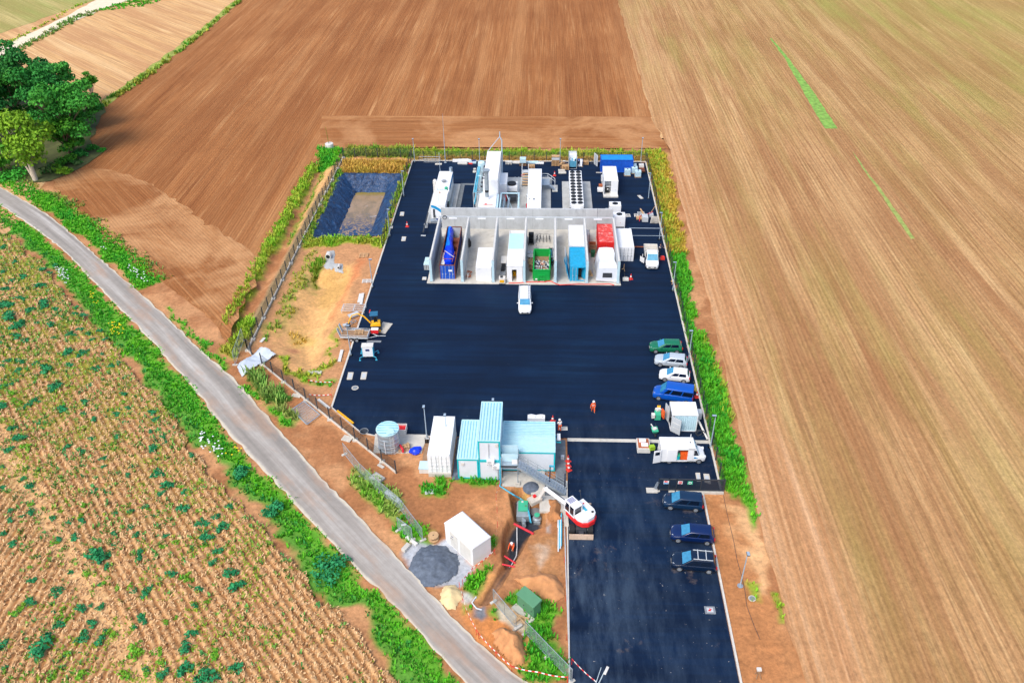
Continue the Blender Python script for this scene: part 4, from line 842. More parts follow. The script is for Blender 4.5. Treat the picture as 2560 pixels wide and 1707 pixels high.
b = B().m('yellow').box(-.3,.15,.9,1.3,.55,.62).box(-.3,.15,1.28,1.34,.6,1.1)
for x in (-.28,.1):
    for y in (.92,1.26): b.box(x,x+.05,y,y+.05,.15,.55)
tag(b.build('chair', loc=(-4.25,108.5,0)),'yellow chair just inside the doorway of the white workshop container','chair')
b = B().m('offwhite').box(-.45,.45,-1.1,1.1,1.15,1.22); b.m('mid_grey')
for x in (-.4,.36):
    for y in (-1.05,1.0): b.box(x,x+.05,y,y+.05,0,1.15)
b.m('dark_grey').box(-.35,.35,-.9,.9,.3,.36); tag(b.build('work_table', loc=(-6.1,113.0,.14)),'white folding table beside the white workshop container','table')
b = B().m('mid_grey').box(-.42,.42,-1,1,.55,.62); b.m('galv')
for x in (-.42,.38):
    for y in (-1,.96): b.box(x,x+.05,y,y+.05,0,1.5)
b.m('black').box(-.3,.3,.1,.9,.62,1.0); tag(b.build('metal_rack', loc=(-6.15,110.3,.14)),'grey metal rack standing in front of the folding table in the third bay','rack')
t = thing('generator','small generator with yellow panel at the front edge of the third bay','generator',(-6.15,108.1,.1)); B().m('offwhite').box(-.5,.5,-.45,.45,.1,1.0).build('housing', t, bevel=.04); B().m('yellow').box(-.36,.3,-.5,-.45,.3,.75).build('control_panel', t); B().m('black').box(-.5,.5,-.5,.5,.0,.1).build('skid', t); B().m('dark_grey').box(-.3,.1,-.2,.3,1.0,1.06).build('exhaust_cover', t)
# bay 4: green skip, bikes, reels, profiles
t = thing('skip','green open skip filled with rubble and rubbish','skip',(-.15,108.6,.14)); b = B().m('green_skip'); L_, w_, h_ = 6.3, 1.22, 2.05
for sx in (-1,1): b.hexa([(sx*w_-.05,0,.2),(sx*w_+.05,0,.2),(sx*w_+.05,L_,.2),(sx*w_-.05,L_,.2),(sx*w_-.05,0,h_),(sx*w_+.05,0,h_),(sx*w_+.05,L_,h_),(sx*w_-.05,L_,h_)])
b.box(-w_,w_,-.05,.05,.2,h_-.01).box(-w_,w_,L_-.05,L_+.05,.2,h_-.01).box(-w_,w_,0,L_,.15,.25)
for i in range(9):
    for sx in (-1,1): b.box(sx*(w_+.1)-.05,sx*(w_+.1)+.05,.3+i*.7,.4+i*.7,.3,h_-.1)
b.build('body', t); b = B().m('green_skip').box(-w_-.08,w_+.08,-.12,.06,h_-.13,h_+.02).box(-w_-.08,w_+.08,L_-.06,L_+.12,h_-.13,h_+.02).box(-w_-.09,-w_+.07,0,L_,h_-.12,h_+.03).box(w_-.07,w_+.09,0,L_,h_-.12,h_+.03); b.build('rim', t)
B().m('green_skip').box(-.55,-.4,-.15,-.05,.1,1.0).box(.4,.55,-.15,-.05,.1,1.0).box(-.55,.55,-.14,-.05,1.0,1.15).box(-.08,.08,-.25,-.1,.95,1.1).build('lifting_frame', t); B().m('white_paint').box(-.95,-.65,-.08,-.05,.3,.5).build('number_plate', t)
b = B(); r_ = random.Random(4); cols_ = ['offwhite','light_grey','mid_grey','wood','white_paint','offwhite','wood_red','dark_grey','wood_old','pipe_white','blue_deep','black']
for i in range(210):
    b.m(cols_[min(11,int(r_.random()**1.3*12))]); x, y = r_.uniform(-1.05,1.05), r_.uniform(.25,4.4); z = .9+.55*math.exp(-((y-2.6)/1.3)**2)-.1*abs(x)+r_.uniform(-.1,.15); s_ = r_.uniform(.12,.42); b.rbox((x,y,z),(s_,s_*r_.uniform(.4,1),s_*r_.uniform(.2,.7)),r_.uniform(0,3),r_.uniform(-.7,.7),r_.uniform(-.7,.7))
for i in range(9): b.m(r_.choice(['pipe_white','mid_grey','pipe_blue'])); a = r_.uniform(0,3); x, y = r_.uniform(-.7,.7), r_.uniform(.8,3.9); b.cyl((x-math.cos(a)*.7,y-math.sin(a)*.7,1.2),(x+math.cos(a)*.5,y+math.sin(a)*.5,1.65),.035,n=6)
b.m('wood_old').box(-1.15,1.15,.1,6.2,.25,.8); tag(b.build('rubble', loc=(-.15,108.6,.14)),'pale rubble and building waste heaped inside the green skip','rubble',kind='stuff')
def bicycle(loc, rz, label, grp='bicycles at the back of the fourth bay'):
    t = thing('bicycle', label, 'bicycle', loc, rz, grp)
    for x in (-.52,.52):
        b = B().m('rubber').ring((0,0,0),.33,.03,16,'Y'); b.m('rim').ring((0,0,0),.29,.012,14,'Y')
        for k in range(4): a = k*math.pi/4; b.cyl((math.cos(a)*.3,0,math.sin(a)*.3),(-math.cos(a)*.3,0,-math.sin(a)*.3),.006,n=4)
        b.build('wheel', t, loc=(x,0,.34))
    b = B().m('dark_grey').pipe([(-.52,0,.34),(-.15,0,.3),(.35,0,.75),(-.22,0,.8),(-.15,0,.3)],.022,6).pipe([(-.52,0,.34),(-.22,0,.8)],.015,6).pipe([(.35,0,.75),(.52,0,.34)],.02,6); b.build('frame', t)
    B().m('black').rbox((-.24,0,.9),(.26,.14,.06)).build('saddle', t); B().m('black').cyl((.33,-.28,1.0),(.33,.28,1.0),.018,n=6).cyl((.35,0,.74),(.33,0,1.0),.018,n=6).build('handlebar', t); return t
b0 = bicycle((-1.0,121.4,.14), R(80), 'dark bicycle leaning in the row at the back of the bay with the green skip')
for i in range(1,5): dup(b0, (-1.0+i*.52,121.4+.12*(i%2),.14), R(80+i*4))
t = thing('server_cabinet','black cabinet with open shelves at the back of the bay with the green skip','cabinet',(-1.95,120.6,.14)); b = B().m('black').box(-.42,.42,0,.06,0,2.0).box(-.42,-.36,-.8,0,0,2.0).box(.36,.42,-.8,0,0,2.0).box(-.42,.42,-.8,0,1.95,2.0); b.build('case', t)
for k in range(4): B().m('dark_grey').box(-.36,.36,-.8,0,.35+k*.42,.4+k*.42).build('shelf', t)
t = thing('control_box','small grey box with black front on the wall end behind the third bay','box',(-3.45,121.2,.14)); B().m('light_grey').box(-.35,.35,-.4,.4,.1,1.6).build('case', t); B().m('black').box(-.3,.3,-.43,-.4,.3,1.4).build('door', t)
b = B().m('light_grey').box(-.5,.3,-.3,.3,.1,.22); b.m('mid_grey').cyl((-.1,.1,.2),(-.15,.35,.9),.03).box(-.3,.2,-.1,.1,.22,.32); tag(b.build('pallet_jack', loc=(-.9,118.3,.14)),'small hand truck lying before the bicycles','hand truck')
def reel(loc, r, w_, label, lay=True, grp='cable reels along the wall of the fourth bay', m='wood'):
    t = thing('cable_reel', label, 'cable reel', loc, 0, grp)
    for z in (0,w_): B().m(m).lathe([(r,0),(r,.06)],(0,0,z),18).build('flange', t)
    B().m('wood_old').cyl((0,0,.05),(0,0,w_),r*.6,n=14).build('drum', t); B().m('black').cyl((0,0,w_+.055),(0,0,w_+.07),r*.12,n=8).build('hub', t); return t
for i, (y, r, m) in enumerate(((116.6,.5,'light_grey'),(115.3,.62,'offwhite'),(114.1,.6,'wood'),(112.95,.6,'wood'),(111.8,.6,'wood_old'))):
    reel((-2.0+.12*i,y,.14), r, .5+.08*(i%2), ['small grey cable reel, farthest of the row in the bay with the skip','pale wrapped cable reel, second from the back in the skip bay','wooden cable reel in the middle of the row in the skip bay','light wooden cable reel second from the front in the skip bay','brown wooden cable reel nearest the front left of the green skip'][i], m=m)
b = B().m('offwhite').box(-.6,.6,-.35,.35,0,.75); b.m('cloth_dark').box(.55,.62,-.36,.36,.0,.76); tag(b.build('storage_box', loc=(-.75,115.9,.14), bevel=.03),'white box beside the cable reels behind the green skip','box')
t = thing('profile_rack','steel profiles and pipes stacked along the wall right of the green skip','profile stack',(1.35,114.9,.14),0); r_ = random.Random(9)
for i in range(14):
    B().m(['galv','light_grey','pipe_blue','mid_grey'][i%4]).rbox((rnd.uniform(-.35,.35),rnd.uniform(-.5,.8),.2+.09*i),(.07,rnd.uniform(2.5,4.8),.07),R(rnd.uniform(-4,4))).build('steel_profile', t)
B().m('dark_grey').box(-.4,.4,-1.6,-1.5,0,1.4).build('stand', t); B().m('dark_grey').box(-.4,.4,1.5,1.6,0,1.4).build('stand', t)
b = B().m('mid_grey')
for i in range(6): b.rbox((rnd.uniform(-.3,.3),rnd.uniform(-.3,.3),.4),(.05,1.3,.05),R(60+i*9),0,R(35))
b.m('wood_red').box(-.8,-.5,-.4,-.2,0,.25); tag(b.build('pipe_offcuts', loc=(.2,116.2,.14)),'loose grey pipe offcuts on the floor left of the steel profiles','pipes')
# bay 5
container((5.42,115.3,.14), 6.9, 2.44, 2.5, 'white_worn', roof='white_worn', label='white container with streaked roof behind the cyan container in the fifth bay', doors='plain')
container((5.4,108.75,.14), 6.1, 2.38, 2.5, 'cyan_cont', label='weathered cyan container with open door in the fifth bay', dstate={1:-62}, bars='light_grey', frame='cyan_cont')
t = thing('door_leaf','white steel door leaf leaning beside the white container in the fifth bay','door',(3.75,114.6,.14)); B().m('white_worn').rbox((0,0,1.05),(.07,2.3,2.1),0,R(-14)).build('leaf', t); B().m('dark_grey').rbox((-.12,.8,1.1),(.05,.15,.06)).build('handle', t)
t = thing('door_leaf','cyan container door leaves leaning left of the cyan container','door',(3.8,110.6,.14)); B().m('cyan_cont').rbox((0,0,1.2),(.08,3.0,2.3),0,R(-12)).rbox((-.25,.8,1.2),(.06,1.3,2.3),0,R(-12)).build('leaf', t); B().m('light_grey').cyl((-.15,-.8,.2),(-.3,-.8,2.3),.03,n=6).build('locking_bar', t)
b = B().m('light_grey').box(-.6,.6,-.5,.5,1.5,1.6); b.m('dark_grey').box(-.5,.5,-.4,.4,0,1.5); tag(b.build('machine_cabinet', loc=(6.05,122.9,.14)),'grey machine cabinet behind the streaked white container','cabinet')
# bay 6
container((10.1,116.3,.14), 6.2, 2.4, 2.6, 'red_cont', roof='red_faded', label='red container with faded whitish roof in the rightmost bay', bars='red_cont', frame='red_cont')
t = thing('tarpaulin_tent','white tarpaulin shelter with a dark window standing before the red container','tent',(9.85,108.35,.14)); secs = []
for i in range(9):
    y = i*.78; f_ = 1-.1*(i/8); w1 = 1.5+.12*math.sin(i*1.3)-(.0 if i else -.05); top = 2.62+.12*math.sin(i*1.1)
    q_ = 1-.1*i/8; secs.append([(-w1-.12,y,.1+(.25 if i == 0 else 0)),(-w1-.02,y,1.3),(-w1*.97*q_,y,2.05),(-w1*.84*q_,y,top-.1),(0,y,top),(w1*.86*q_,y,top-.08),(w1*.96*q_,y,2.1),(w1*.99,y,1.3),(w1,y,.1)])
B().m('tarp_white').loft(secs).build('cover', t, 40); B().m('dark_grey').hexa([(-.75,-.05,.95),(.7,-.05,.95),(.7,-.02,.95),(-.75,-.02,.95),(-.72,-.06,1.75),(.66,-.06,1.75),(.66,-.02,1.75),(-.72,-.02,1.75)]).build('window', t)
for i, (x, y, m) in enumerate(((8.05,119.0,'wood_red'),(8.05,117.9,'wood_old'))):
    b = B().m(m).box(-.55,.55,-.5,.5,0,.08).box(-.55,.55,-.5,-.44,.1,.95).box(-.55,.55,.44,.5,.1,.95).box(-.55,-.49,-.44,.44,.1,.95).box(.49,.55,-.44,.44,.1,.95); b.m('rust').box(-.4,.4,-.4,.4,.1,.6)
    tag(b.build('wooden_crate', loc=(x,y,.14)),('farther' if i == 0 else 'nearer')+' of two brown open crates left of the red container','crate','crates beside the red container')
t = thing('wheelie_bin','small dark green bin left of the red container','bin',(8.0,116.3,.14)); B().m(W('green_dark', S(20,90,50), rough=.6)).hexa([(-.25,-.3,.05),(.25,-.3,.05),(.25,.3,.05),(-.25,.3,.05),(-.33,-.4,.95),(.33,-.4,.95),(.33,.4,.95),(-.33,.4,.95)]).build('body', t); B().m('green_dark').box(-.35,.35,-.42,.44,.955,1.02).build('lid', t); B().m('rubber').cyl((-.25,.33,.1),(.25,.33,.1),.1).build('wheel', t)
b = B().m('rust'); b.cyl((0,0,0),(.2,.1,.8),.03).cyl((.5,.1,0),(.2,.1,.8),.03).cyl((.2,.6,0),(.2,.1,.8),.03); tag(b.build('tripod', loc=(8.1,114.2,.14)),'rusty tripod on the floor left of the tarpaulin shelter','tripod')
b = B().m('wood')
for i in range(5): b.rbox((.1*i,0,.75),(.05,1.6,.28),R(3*i),R(14))
b.m('blue_deep').rbox((.55,.7,.6),(.04,1.2,.2),0,R(14)); tag(b.build('timber_boards', loc=(7.1,109.9,.14)),'timber boards leaning on the wall at the front of the rightmost bay','boards')
b = B().m('offwhite').box(-.3,.3,-.9,.9,0,1.7); b.m('cloth_dark').box(.28,.34,-.9,.9,0,1.7); tag(b.build('electric_cabinet', loc=(7.3,121.3,.14)),'tall pale cabinet with dark side at the back of the rightmost bay','cabinet')
container((13.12,115.1,0), 6.2, 2.4, 2.55, 'white_paint', roof='white_paint', label='white container outside the bays, against the right end wall', bars='mid_grey', roofribs=False)
# red hose along the slab edge
pts = [P('G',x,y,.2) for x,y in ((-60,1378),(60,1375),(120,1372),(250,1368),(480,1372),(560,1352),(620,1362),(700,1405),(780,1428),(950,1420),(1150,1414),(1400,1418),(1650,1412),(1760,1410),(1845,1432))]
pts = [P('E',1740,1395,.2),P('E',1850,1392,.2),P('E',1990,1385,.2)]+pts[2:]
tag(B().m('tape_red').pipe(pts,.07,6).build('red_hose', None, 60),'red hose lying along the front edge of the concrete bays','hose')
# ================================================================ LAMPS, MASTS
def lamp(loc, h, rz, label, grp='lamp posts round the yard', base=True):
    t = thing('street_lamp', label, 'lamp post', loc, rz, grp); B().m('pole_metal').cyl((0,0,0),(0,0,h),.075,.045,10).build('pole', t, 40)
    o = B().m('dark_grey').box(-.16,.16,-.1,.42,h-.02,h+.07).build('lamp_head', t, bevel=.02); B().m('pole_metal').box(-.13,.13,-.07,.39,h+.071,h+.085).build('light_cover', o)
    if base: B().m('galv').cyl((0,0,0),(0,0,.06),.3,n=8).box(-.09,.09,-.09,.09,0,.25).build('base', t)
    return t
l0 = lamp(P('A',1125,300)[:2], 4.9, R(180), 'lamp post at the back left corner of the asphalt yard')
for (k, x, y), rz, lab in ((('C',1190,425),180,'lamp post behind the tall white process unit'),(('B',783,300),180,'lamp post among the pallets in the middle of the back edge'),(('B',1575,292),180,'lamp post at the back right corner behind the blue container'),
    (('B',1650,655),90,'lamp post on the right edge between the blue container and the chillers'),(('B',1757,1055),90,'lamp post beside the white tipper truck'),(('F',1545,668),90,'lamp post on the right edge between the tipper truck and the green car'),(('M',735,432),90,'lamp post behind the silver and white cars'),(('M',1022,1562),90,'lamp post beside the short white container with open door'),
    (('A',1018,632),-90,'lamp post on the left edge beside the pond, the farther one'),(('A',882,1020),-90,'lamp post on the left edge at the near corner of the pond'),(('H',1458,466),-90,'lamp post beside the sandy basin'),(('H',1245,1132),-90,'lamp post with red mark beside the trailer'),(('I',785,475),180,'lamp post between the steel tank and the white container')):
    dup(l0, P(k,x,y)[:2], R(rz), lab)
dup(l0, P('F',1700,1345)[:2], R(180), 'lamp post standing on bare soil right of the entrance road')
dup(l0, P('I',975,232,4.9)[:2], R(180), 'lamp post showing just above the long white container'); dup(l0, P('I',1480,72,4.9)[:2], R(180), 'lamp post showing just behind the two-storey cabin')
t = thing('mast','tall thin antenna mast on the back edge of the yard','mast',P('A',1425,303)[:2]); B().m('pole_metal').cyl((0,0,0),(0,0,6),.08,.05).cyl((0,0,6),(0,0,10),.04,.015,6).build('pole', t, 40); B().m('galv').cyl((0,0,0),(0,0,.1),.3).box(-.12,.12,-.12,.12,0,.5).build('base', t)
p_ = P('A',292,165); t = thing('wooden_pole','thin greenish pole standing in a white concrete drum at the pond corner','pole',p_[:2]); B().m(W('pole_green', S(120,120,40), rough=.9)).cyl((0,0,.3),(-.3,.1,4.6),.07,.04,6).build('pole', t); B().m('offwhite').lathe([(.75,0),(.85,.1),(.85,1.1),(.8,1.15),(.6,1.15)],(0,0,0),14).build('drum', t, 40)
# street camera mast at the bottom of the picture
q = P('O',225,1389); t = thing('lighting_column','tall lighting column with twin arm at the bottom of the entrance','lighting column',(4.05,37.6)); top = (2.15,2.6,5.6)
B().m('pole_metal').cyl((0,0,0),(.05,.05,3),.13,.1,8).build('pole', t); B().m('pole_metal').cyl((0,0,3),(1.35,1.3,6.3),.07,.04,8).build('arm', t); B().m('pole_metal').cyl((.05,0,3),(1.1,1.6,6.4),.06,.03,8).build('arm', t); B().m('offwhite').rbox((1.5,1.4,6.3),(.22,.75,.1),R(-25)).build('lamp_head', t, bevel=.02)
# ================================================================ FENCES
def fence(pts, label, base=True, h=1.9, step=2.5, hpost=1.95, m='fence_mesh', cat='fence', closed=False, z=0.1, postm='dark_grey', name='mesh_fence', group=None, t=None):
    o = pts[0]; t = t or thing(name, label, cat, (o[0],o[1],0), 0, group)
    for (x0,y0),(x1,y1) in zip(pts[:-1],pts[1:]):
        L = math.hypot(x1-x0,y1-y0); n = max(1,round(L/step)); bb = B().m('concrete_pale')
        for i in range(n+1):
            u = i/n; x, y = x0+(x1-x0)*u-o[0], y0+(y1-y0)*u-o[1]
            B().m(postm).box(-.06,.06,-.06,.06,0,hpost).build('post', t, loc=(x,y,z))
            if base and i%2 == 0: B().m('concrete_pale').box(-.28,.28,-.28,.28,-.2,.12).build('footing', t, loc=(x,y,z))
        for i in range(n):
            a = (x0+(x1-x0)*i/n-o[0], y0+(y1-y0)*i/n-o[1]); c = (x0+(x1-x0)*(i+1)/n-o[0], y0+(y1-y0)*(i+1)/n-o[1]); panel(t, a, c, h-.25, m, z=z+.25)
        if base: B().m('kerb_mat').rbox(((x0+x1)/2-o[0],(y0+y1)/2-o[1],z+.08),(L,.12,.34),math.atan2(y1-y0,x1-x0)).build('base_board', t)
    return t
fence([(-40.2,155),(-40.2,89.9)], 'dark mesh fence with pale base along the left side of the pond and sandy basin', step=2.6)
fence([(-40.2,89.9),(-39.3,88.9)], 'short piece of mesh fence at the near left corner before the white sheet')
fence([P('T',445,180)[:2],P('T',1400,952)[:2]], 'dark mesh fence with pale base running diagonally beside the road', step=2.55)
fence([(-40.2,155.3),(LX-.4,155.3)], 'mesh fence behind the dry grass and the pond', base=False); fence([(LX-.4,154.2),(20.0,154.0)], 'long mesh fence along the back edge of the asphalt', base=False, z=0)
fence([(LX-.5,153.6),(LX-.5,119.3)], 'mesh fence between the pond and the asphalt', base=False, z=0)
fence([(20.15,153.6),(20.15,65.1)], 'long mesh fence along the right edge of the yard', base=False, z=0)
def heras(a, b_, label, h=2.0, lean=0.0):
    L = math.hypot(b_[0]-a[0],b_[1]-a[1]); t = thing('site_fence_panel', label, 'fence panel', a, math.atan2(b_[1]-a[1],b_[0]-a[0]), 'temporary site fence panels')
    z0 = zat(*a); t.location.z = max(z0,-.3); b = B().m('galv').cyl((0,0,.05),(0,0,h),.03,n=6).cyl((L,0,.05),(L,0,h),.03,n=6).cyl((0,0,h),(L,0,h),.03,n=6).cyl((0,0,.15),(L,0,.15),.03,n=6).cyl((L/2,0,.15),(L/2,0,h),.02,n=6); b.build('frame', t); panel(t,(0,0),(L,0),h-.15,'heras_mesh',z=.15)
    for x in (0,L): B().m('concrete_pale').box(-.12+x,.12+x,-.35,.35,0,.14).build('foot', t)
    return t
heras(P('H',110,1225)[:2],P('H',195,985)[:2],'temporary fence panel left of the white sheet at the ditch end',2.1)
hp = [P('T',1030,815)[:2],P('T',1150,965)[:2],P('T',1280,1090)[:2],P('T',1430,1215)[:2],P('T',1590,1430)[:2]]
for i in range(4): heras(hp[i],hp[i+1],'temporary mesh panel on the overgrown roadside bank, '+['the farthest of four','second of four from the far end','third of four from the far end','the nearest of four'][i],1.9)
heras(P('K',50,390)[:2],P('K',160,470)[:2],'temporary mesh panel leaning at the bank above the gravel heap')
hq = [P('K',785,945)[:2],P('K',960,1155)[:2]]; heras(hq[0],hq[1],'temporary mesh panel in front of the small green kiosk')
hq = [P('K',1030,1190)[:2],P('K',1200,1370)[:2],P('K',1390,1565)[:2]]; heras(hq[0],hq[1],'temporary mesh panel in the grass below the green kiosk'); heras(hq[1],hq[2],'temporary mesh panel running to the entrance corner at the bottom')
# frame gate lying on the ground
c4 = PL('T',[(655,510),(745,450),(858,545),(765,615)]); zz = .28
t = thing('gate_leaf','galvanised mesh gate leaf lying flat on the soil beside the road','gate',(c4[0][0],c4[0][1],zz)); rel = [(x-c4[0][0],y-c4[0][1]) for x,y in c4]
b = B().m('galv'); [b.cyl((*rel[i],.05),(*rel[(i+1)%4],.05),.07,n=6) for i in range(4)]; b.build('frame', t)
me = bpy.data.meshes.new('mesh_panel'); me.from_pydata([(*p,.04) for p in rel],[],[(0,1,2,3)]); u = me.uv_layers.new(name='UV'); [setattr(u.data[i],'uv',q_) for i,q_ in enumerate(((0,0),(3,0),(3,2),(0,2)))]; me.materials.append(MATS['heras_mesh']); o = bpy.data.objects.new('mesh_panel',me); COL.objects.link(o); o.parent = t
# white geotextile sheet over the ditch end
poly = PL('H',[(135,1270),(160,1230),(360,1075),(440,1090),(515,1150),(370,1220),(180,1345)]); b = B().m('geotextile'); n = 22; V = []; xs = [p[0] for p in poly]; ys = [p[1] for p in poly]
gxx, gyy = np.meshgrid(np.linspace(min(xs),max(xs),40),np.linspace(min(ys),max(ys),40)); ok = sdist(gxx,gyy,poly) > -.1; kq = ok[:-1,:-1]&ok[1:,1:]&ok[:-1,1:]&ok[1:,:-1]; i2 = np.arange(1600).reshape(40,40); fq = np.stack([i2[:-1,:-1],i2[:-1,1:],i2[1:,1:],i2[1:,:-1]],-1)[kq]
gzz = .35+(fbm(gxx,gyy,.7,111,3)-.5)*.5+.15*np.sin(gxx*1.2+gyy); o = npmesh('ground_sheet', np.c_[gxx.ravel(),gyy.ravel(),gzz.ravel()], fq, ['geotextile'], None, None, 4, True); tag(o,'pale grey plastic sheet draped over the ground at the fence gap','sheet')
# ================================================================ PROCESS EQUIPMENT BEHIND THE WALL
B().m('concrete').box(-12.1,1.3,125.9,146.2,0,.09).build('concrete_pad')['kind'] = 'structure'
B().m('concrete').box(3.4,8.7,125.9,144.5,0,.09).build('concrete_pad')['kind'] = 'structure'
B().m('concrete').box(1.3,2.6,141.3,142.9,0,.08).build('concrete_pad')['kind'] = 'structure'
b = B().m('concrete').box(-20.3,-15.6,127.3,142.8,0,.25); b.build('concrete_pad')['kind'] = 'structure'
b = B().m('concrete_dark').box(-15.6,-14.8,127.3,143.4,0,.07).box(-14.8,-12.1,142.7,143.4,0,.07); b.build('drain_channel')['kind'] = 'structure'
t = thing('gas_plant_container','long white plant container with a cyan swoosh on its end','plant container',(-18.1,128.6,.25))
b = B().m('white_paint').box(-1.25,1.25,0,5.6,.1,2.75).box(-1.25,1.25,6.9,13.8,.1,2.7).box(-1.25,1.25,5.6,6.9,.1,2.2); b.build('body', t, bevel=.03)
b = B().m('swoosh_blue'); pts = []
for i in range(9): a = i/8; pts.append((-1.2+2.35*a, 2.65-1.5*a**1.6, 2.2-1.75*a**1.5))
for i in range(8): b.quad([(pts[i][0],-.012,pts[i][2]),(pts[i+1][0],-.012,pts[i+1][2]),(pts[i+1][0],-.012,pts[i+1][1]),(pts[i][0],-.012,pts[i][1])],.006)
b.build('swoosh', t); B().m('swoosh_green').box(.85,1.2,-.022,-.004,.3,.9).build('swoosh', t); B().m('dark_grey').box(-.95,-.6,-.03,-.003,.25,1.9).build('vent', t)
b = B().m('swoosh_blue').box(1.253,1.262,7,13.6,1.8,2.6).box(1.253,1.262,1,4.6,.6,1.0); b.m('swoosh_green').box(1.253,1.264,3,6.5,.3,.6); b.build('stripe', t)
B().m('dark_grey').box(1.253,1.5,2.2,3.4,.7,1.7).build('louvre', t); b = B().m('mid_grey').ring((.1,9.1,2.95),.42,.06,14); b.cyl((.1,9.1,2.7),(.1,9.1,2.9),.3); b.build('roof_fan', t)
B().m('green_lid').cyl((.7,6.9,2.2),(.7,6.9,2.75),.28).build('valve', t); B().m('steel').cyl((-.9,6.2,2.45),(.9,6.2,2.45),.2,n=10).build('tank', t, 40); B().m('offwhite').cyl((-1.6,9.6,0),(-1.6,9.6,2.6),.42,n=12).ball((-1.6,9.6,2.6),.42).build('vessel', t, 40)
B().m('steel').cyl((.9,13.7,2.7),(.9,13.7,3.5),.32,n=12).build('chimney', t, 40); B().m('pole_metal').cyl((-1.1,13.7,2.7),(-1.1,13.7,6.4),.04,n=6).cyl((0,1.2,2.7),(0,1.2,5.4),.03,n=6).cyl((-.4,1.9,2.7),(-.4,1.9,3.6),.03,n=6).build('antenna', t)
B().m('wood').cyl((-.2,4.6,2.75),(-.2,4.6,2.9),.16).build('cap', t); b = B().m('galv')
for y in (1,3,5,7,9): b.cyl((1.9,y,0),(1.9,y,1.1),.03,n=5)
b.cyl((1.9,1,1.1),(1.9,9,1.1),.03,n=5).cyl((1.9,1,.6),(1.9,9,.6),.02,n=5).cyl((1.9,1,.2),(2.5,-.9,.2),.05,n=5); b.build('handrail', t)
b = B().m('galv').box(-1.3,.9,-1.2,-.3,0,.3).cyl((-.4,-.7,.3),(-.4,-.7,1.2),.05).cyl((.2,-.6,.3),(.5,-.8,.9),.05); b.m('blue_deep').cyl((-.3,-.8,.5),(.1,-.9,.5),.12); tag(b.build('pump_skid', loc=(-18.1,128.4,.25)),'small pump skid with pipes in front of the swoosh container','pump')
# main tall unit
t = thing('tall_process_unit','tall blank white process unit with exhaust duct and lattice mast','process unit',(-9.2,125.7,.1))
B().m('white_paint').box(-1.25,1.3,5.6,18.2,.2,6.2).build('upper_housing', t, bevel=.03); B().m('white_paint').box(-1.8,1.15,.3,5.55,.2,3.9).build('lower_housing', t, bevel=.03); B().m('white_paint').box(1.3,2.6,10.5,15.4,.1,3.2).build('side_housing', t, bevel=.03)
B().m('pale_cyan').box(1.16,1.5,.3,5.5,.2,3.7).build('side_duct', t)
b = B().m('tank_gray').cyl((-.45,3.2,4.3),(-.45,3.2,5.2),.32,n=14); b.m('black').cyl((-.45,3.2,5.2),(-.45,3.2,5.6),.34,n=14); b.m('tank_gray').cyl((-.45,3.2,5.6),(-.45,3.4,8.6),.36,n=14).lathe([(.36,0),(.62,.5)],(-.45,3.4,8.6),14); b.m('white_paint').cyl((-.45,3.2,3.9),(-.45,3.2,4.3),.42,n=14); b.build('exhaust_stack', t, 40)
b = B().m('pole_metal').cyl((1.45,18.0,.2),(1.45,18.0,8.4),.11,n=8).cyl((1.45,18.0,8.4),(1.1,18.0,9.0),.1,n=8).cyl((1.1,18,9.0),(1.1,18,10.0),.09,n=8).cyl((-1.2,18.0,6.2),(1.1,18.0,9.1),.06,n=6); b.build('vent_pipe', t, 40)
b = B().m('light_grey')
for x in (-2.9,-2.3): 
    for y in (4.5,8,11.5,15): b.cyl((x,y,0),(x,y,4.4),.06,n=6)
for z in (2.2,4.4): b.cyl((-2.9,4.5,z),(-2.9,15,z),.06,n=6).cyl((-2.3,4.5,z),(-2.3,15,z),.06,n=6)
b.build('pipe_stand', t); b = B().m('pipe_blue')
for i, (x, z) in enumerate(((-2.75,4.5),(-2.45,4.5),(-2.75,2.3))): b.cyl((x,4.5,z),(x,15,z),.12,n=8)
b.m('pale_cyan')
for i in range(7): b.cyl((-2.6,5+i*1.5,rnd.uniform(3.4,4.6)),(-1.2,5+i*1.5,rnd.uniform(3,4.6)),.1,n=8)
b.m('tank_gray')
for i in range(8): b.cyl((-1.7+.1*(i%3),5.5+i*1.3,3.2),(-1.7,5.5+i*1.3,4.8),.16,n=8)
b.m('black')
for i in range(6): b.rbox((-1.55,6+i*1.7,4.85),(.3,.3,.18))
b.build('pipework', t, 40); b = B().m('pale_cyan').cyl((-2.3,16.6,0),(-2.3,16.6,4.6),.65,n=16).ball((-2.3,16.6,4.6),.65,12,.6).cyl((-.9,17.5,3),(-.9,19.0,3),.4); b.build('column_vessel', t, 40)
b = B().m('dark_grey')
for i in range(3): b.box(-1.28,-.8,6.2+i*1.1,6.5+i*1.1,6.203,6.25)
b.build('vent_slots', t); b = B().m('offwhite').box(-1.2,.7,.6,1.3,3.903,3.97); b.m('red').box(-.9,.6,.75,.8,3.98,4.0).box(-.7,-.35,.85,1.15,3.98,4.02); b.build('roof_marking', t)
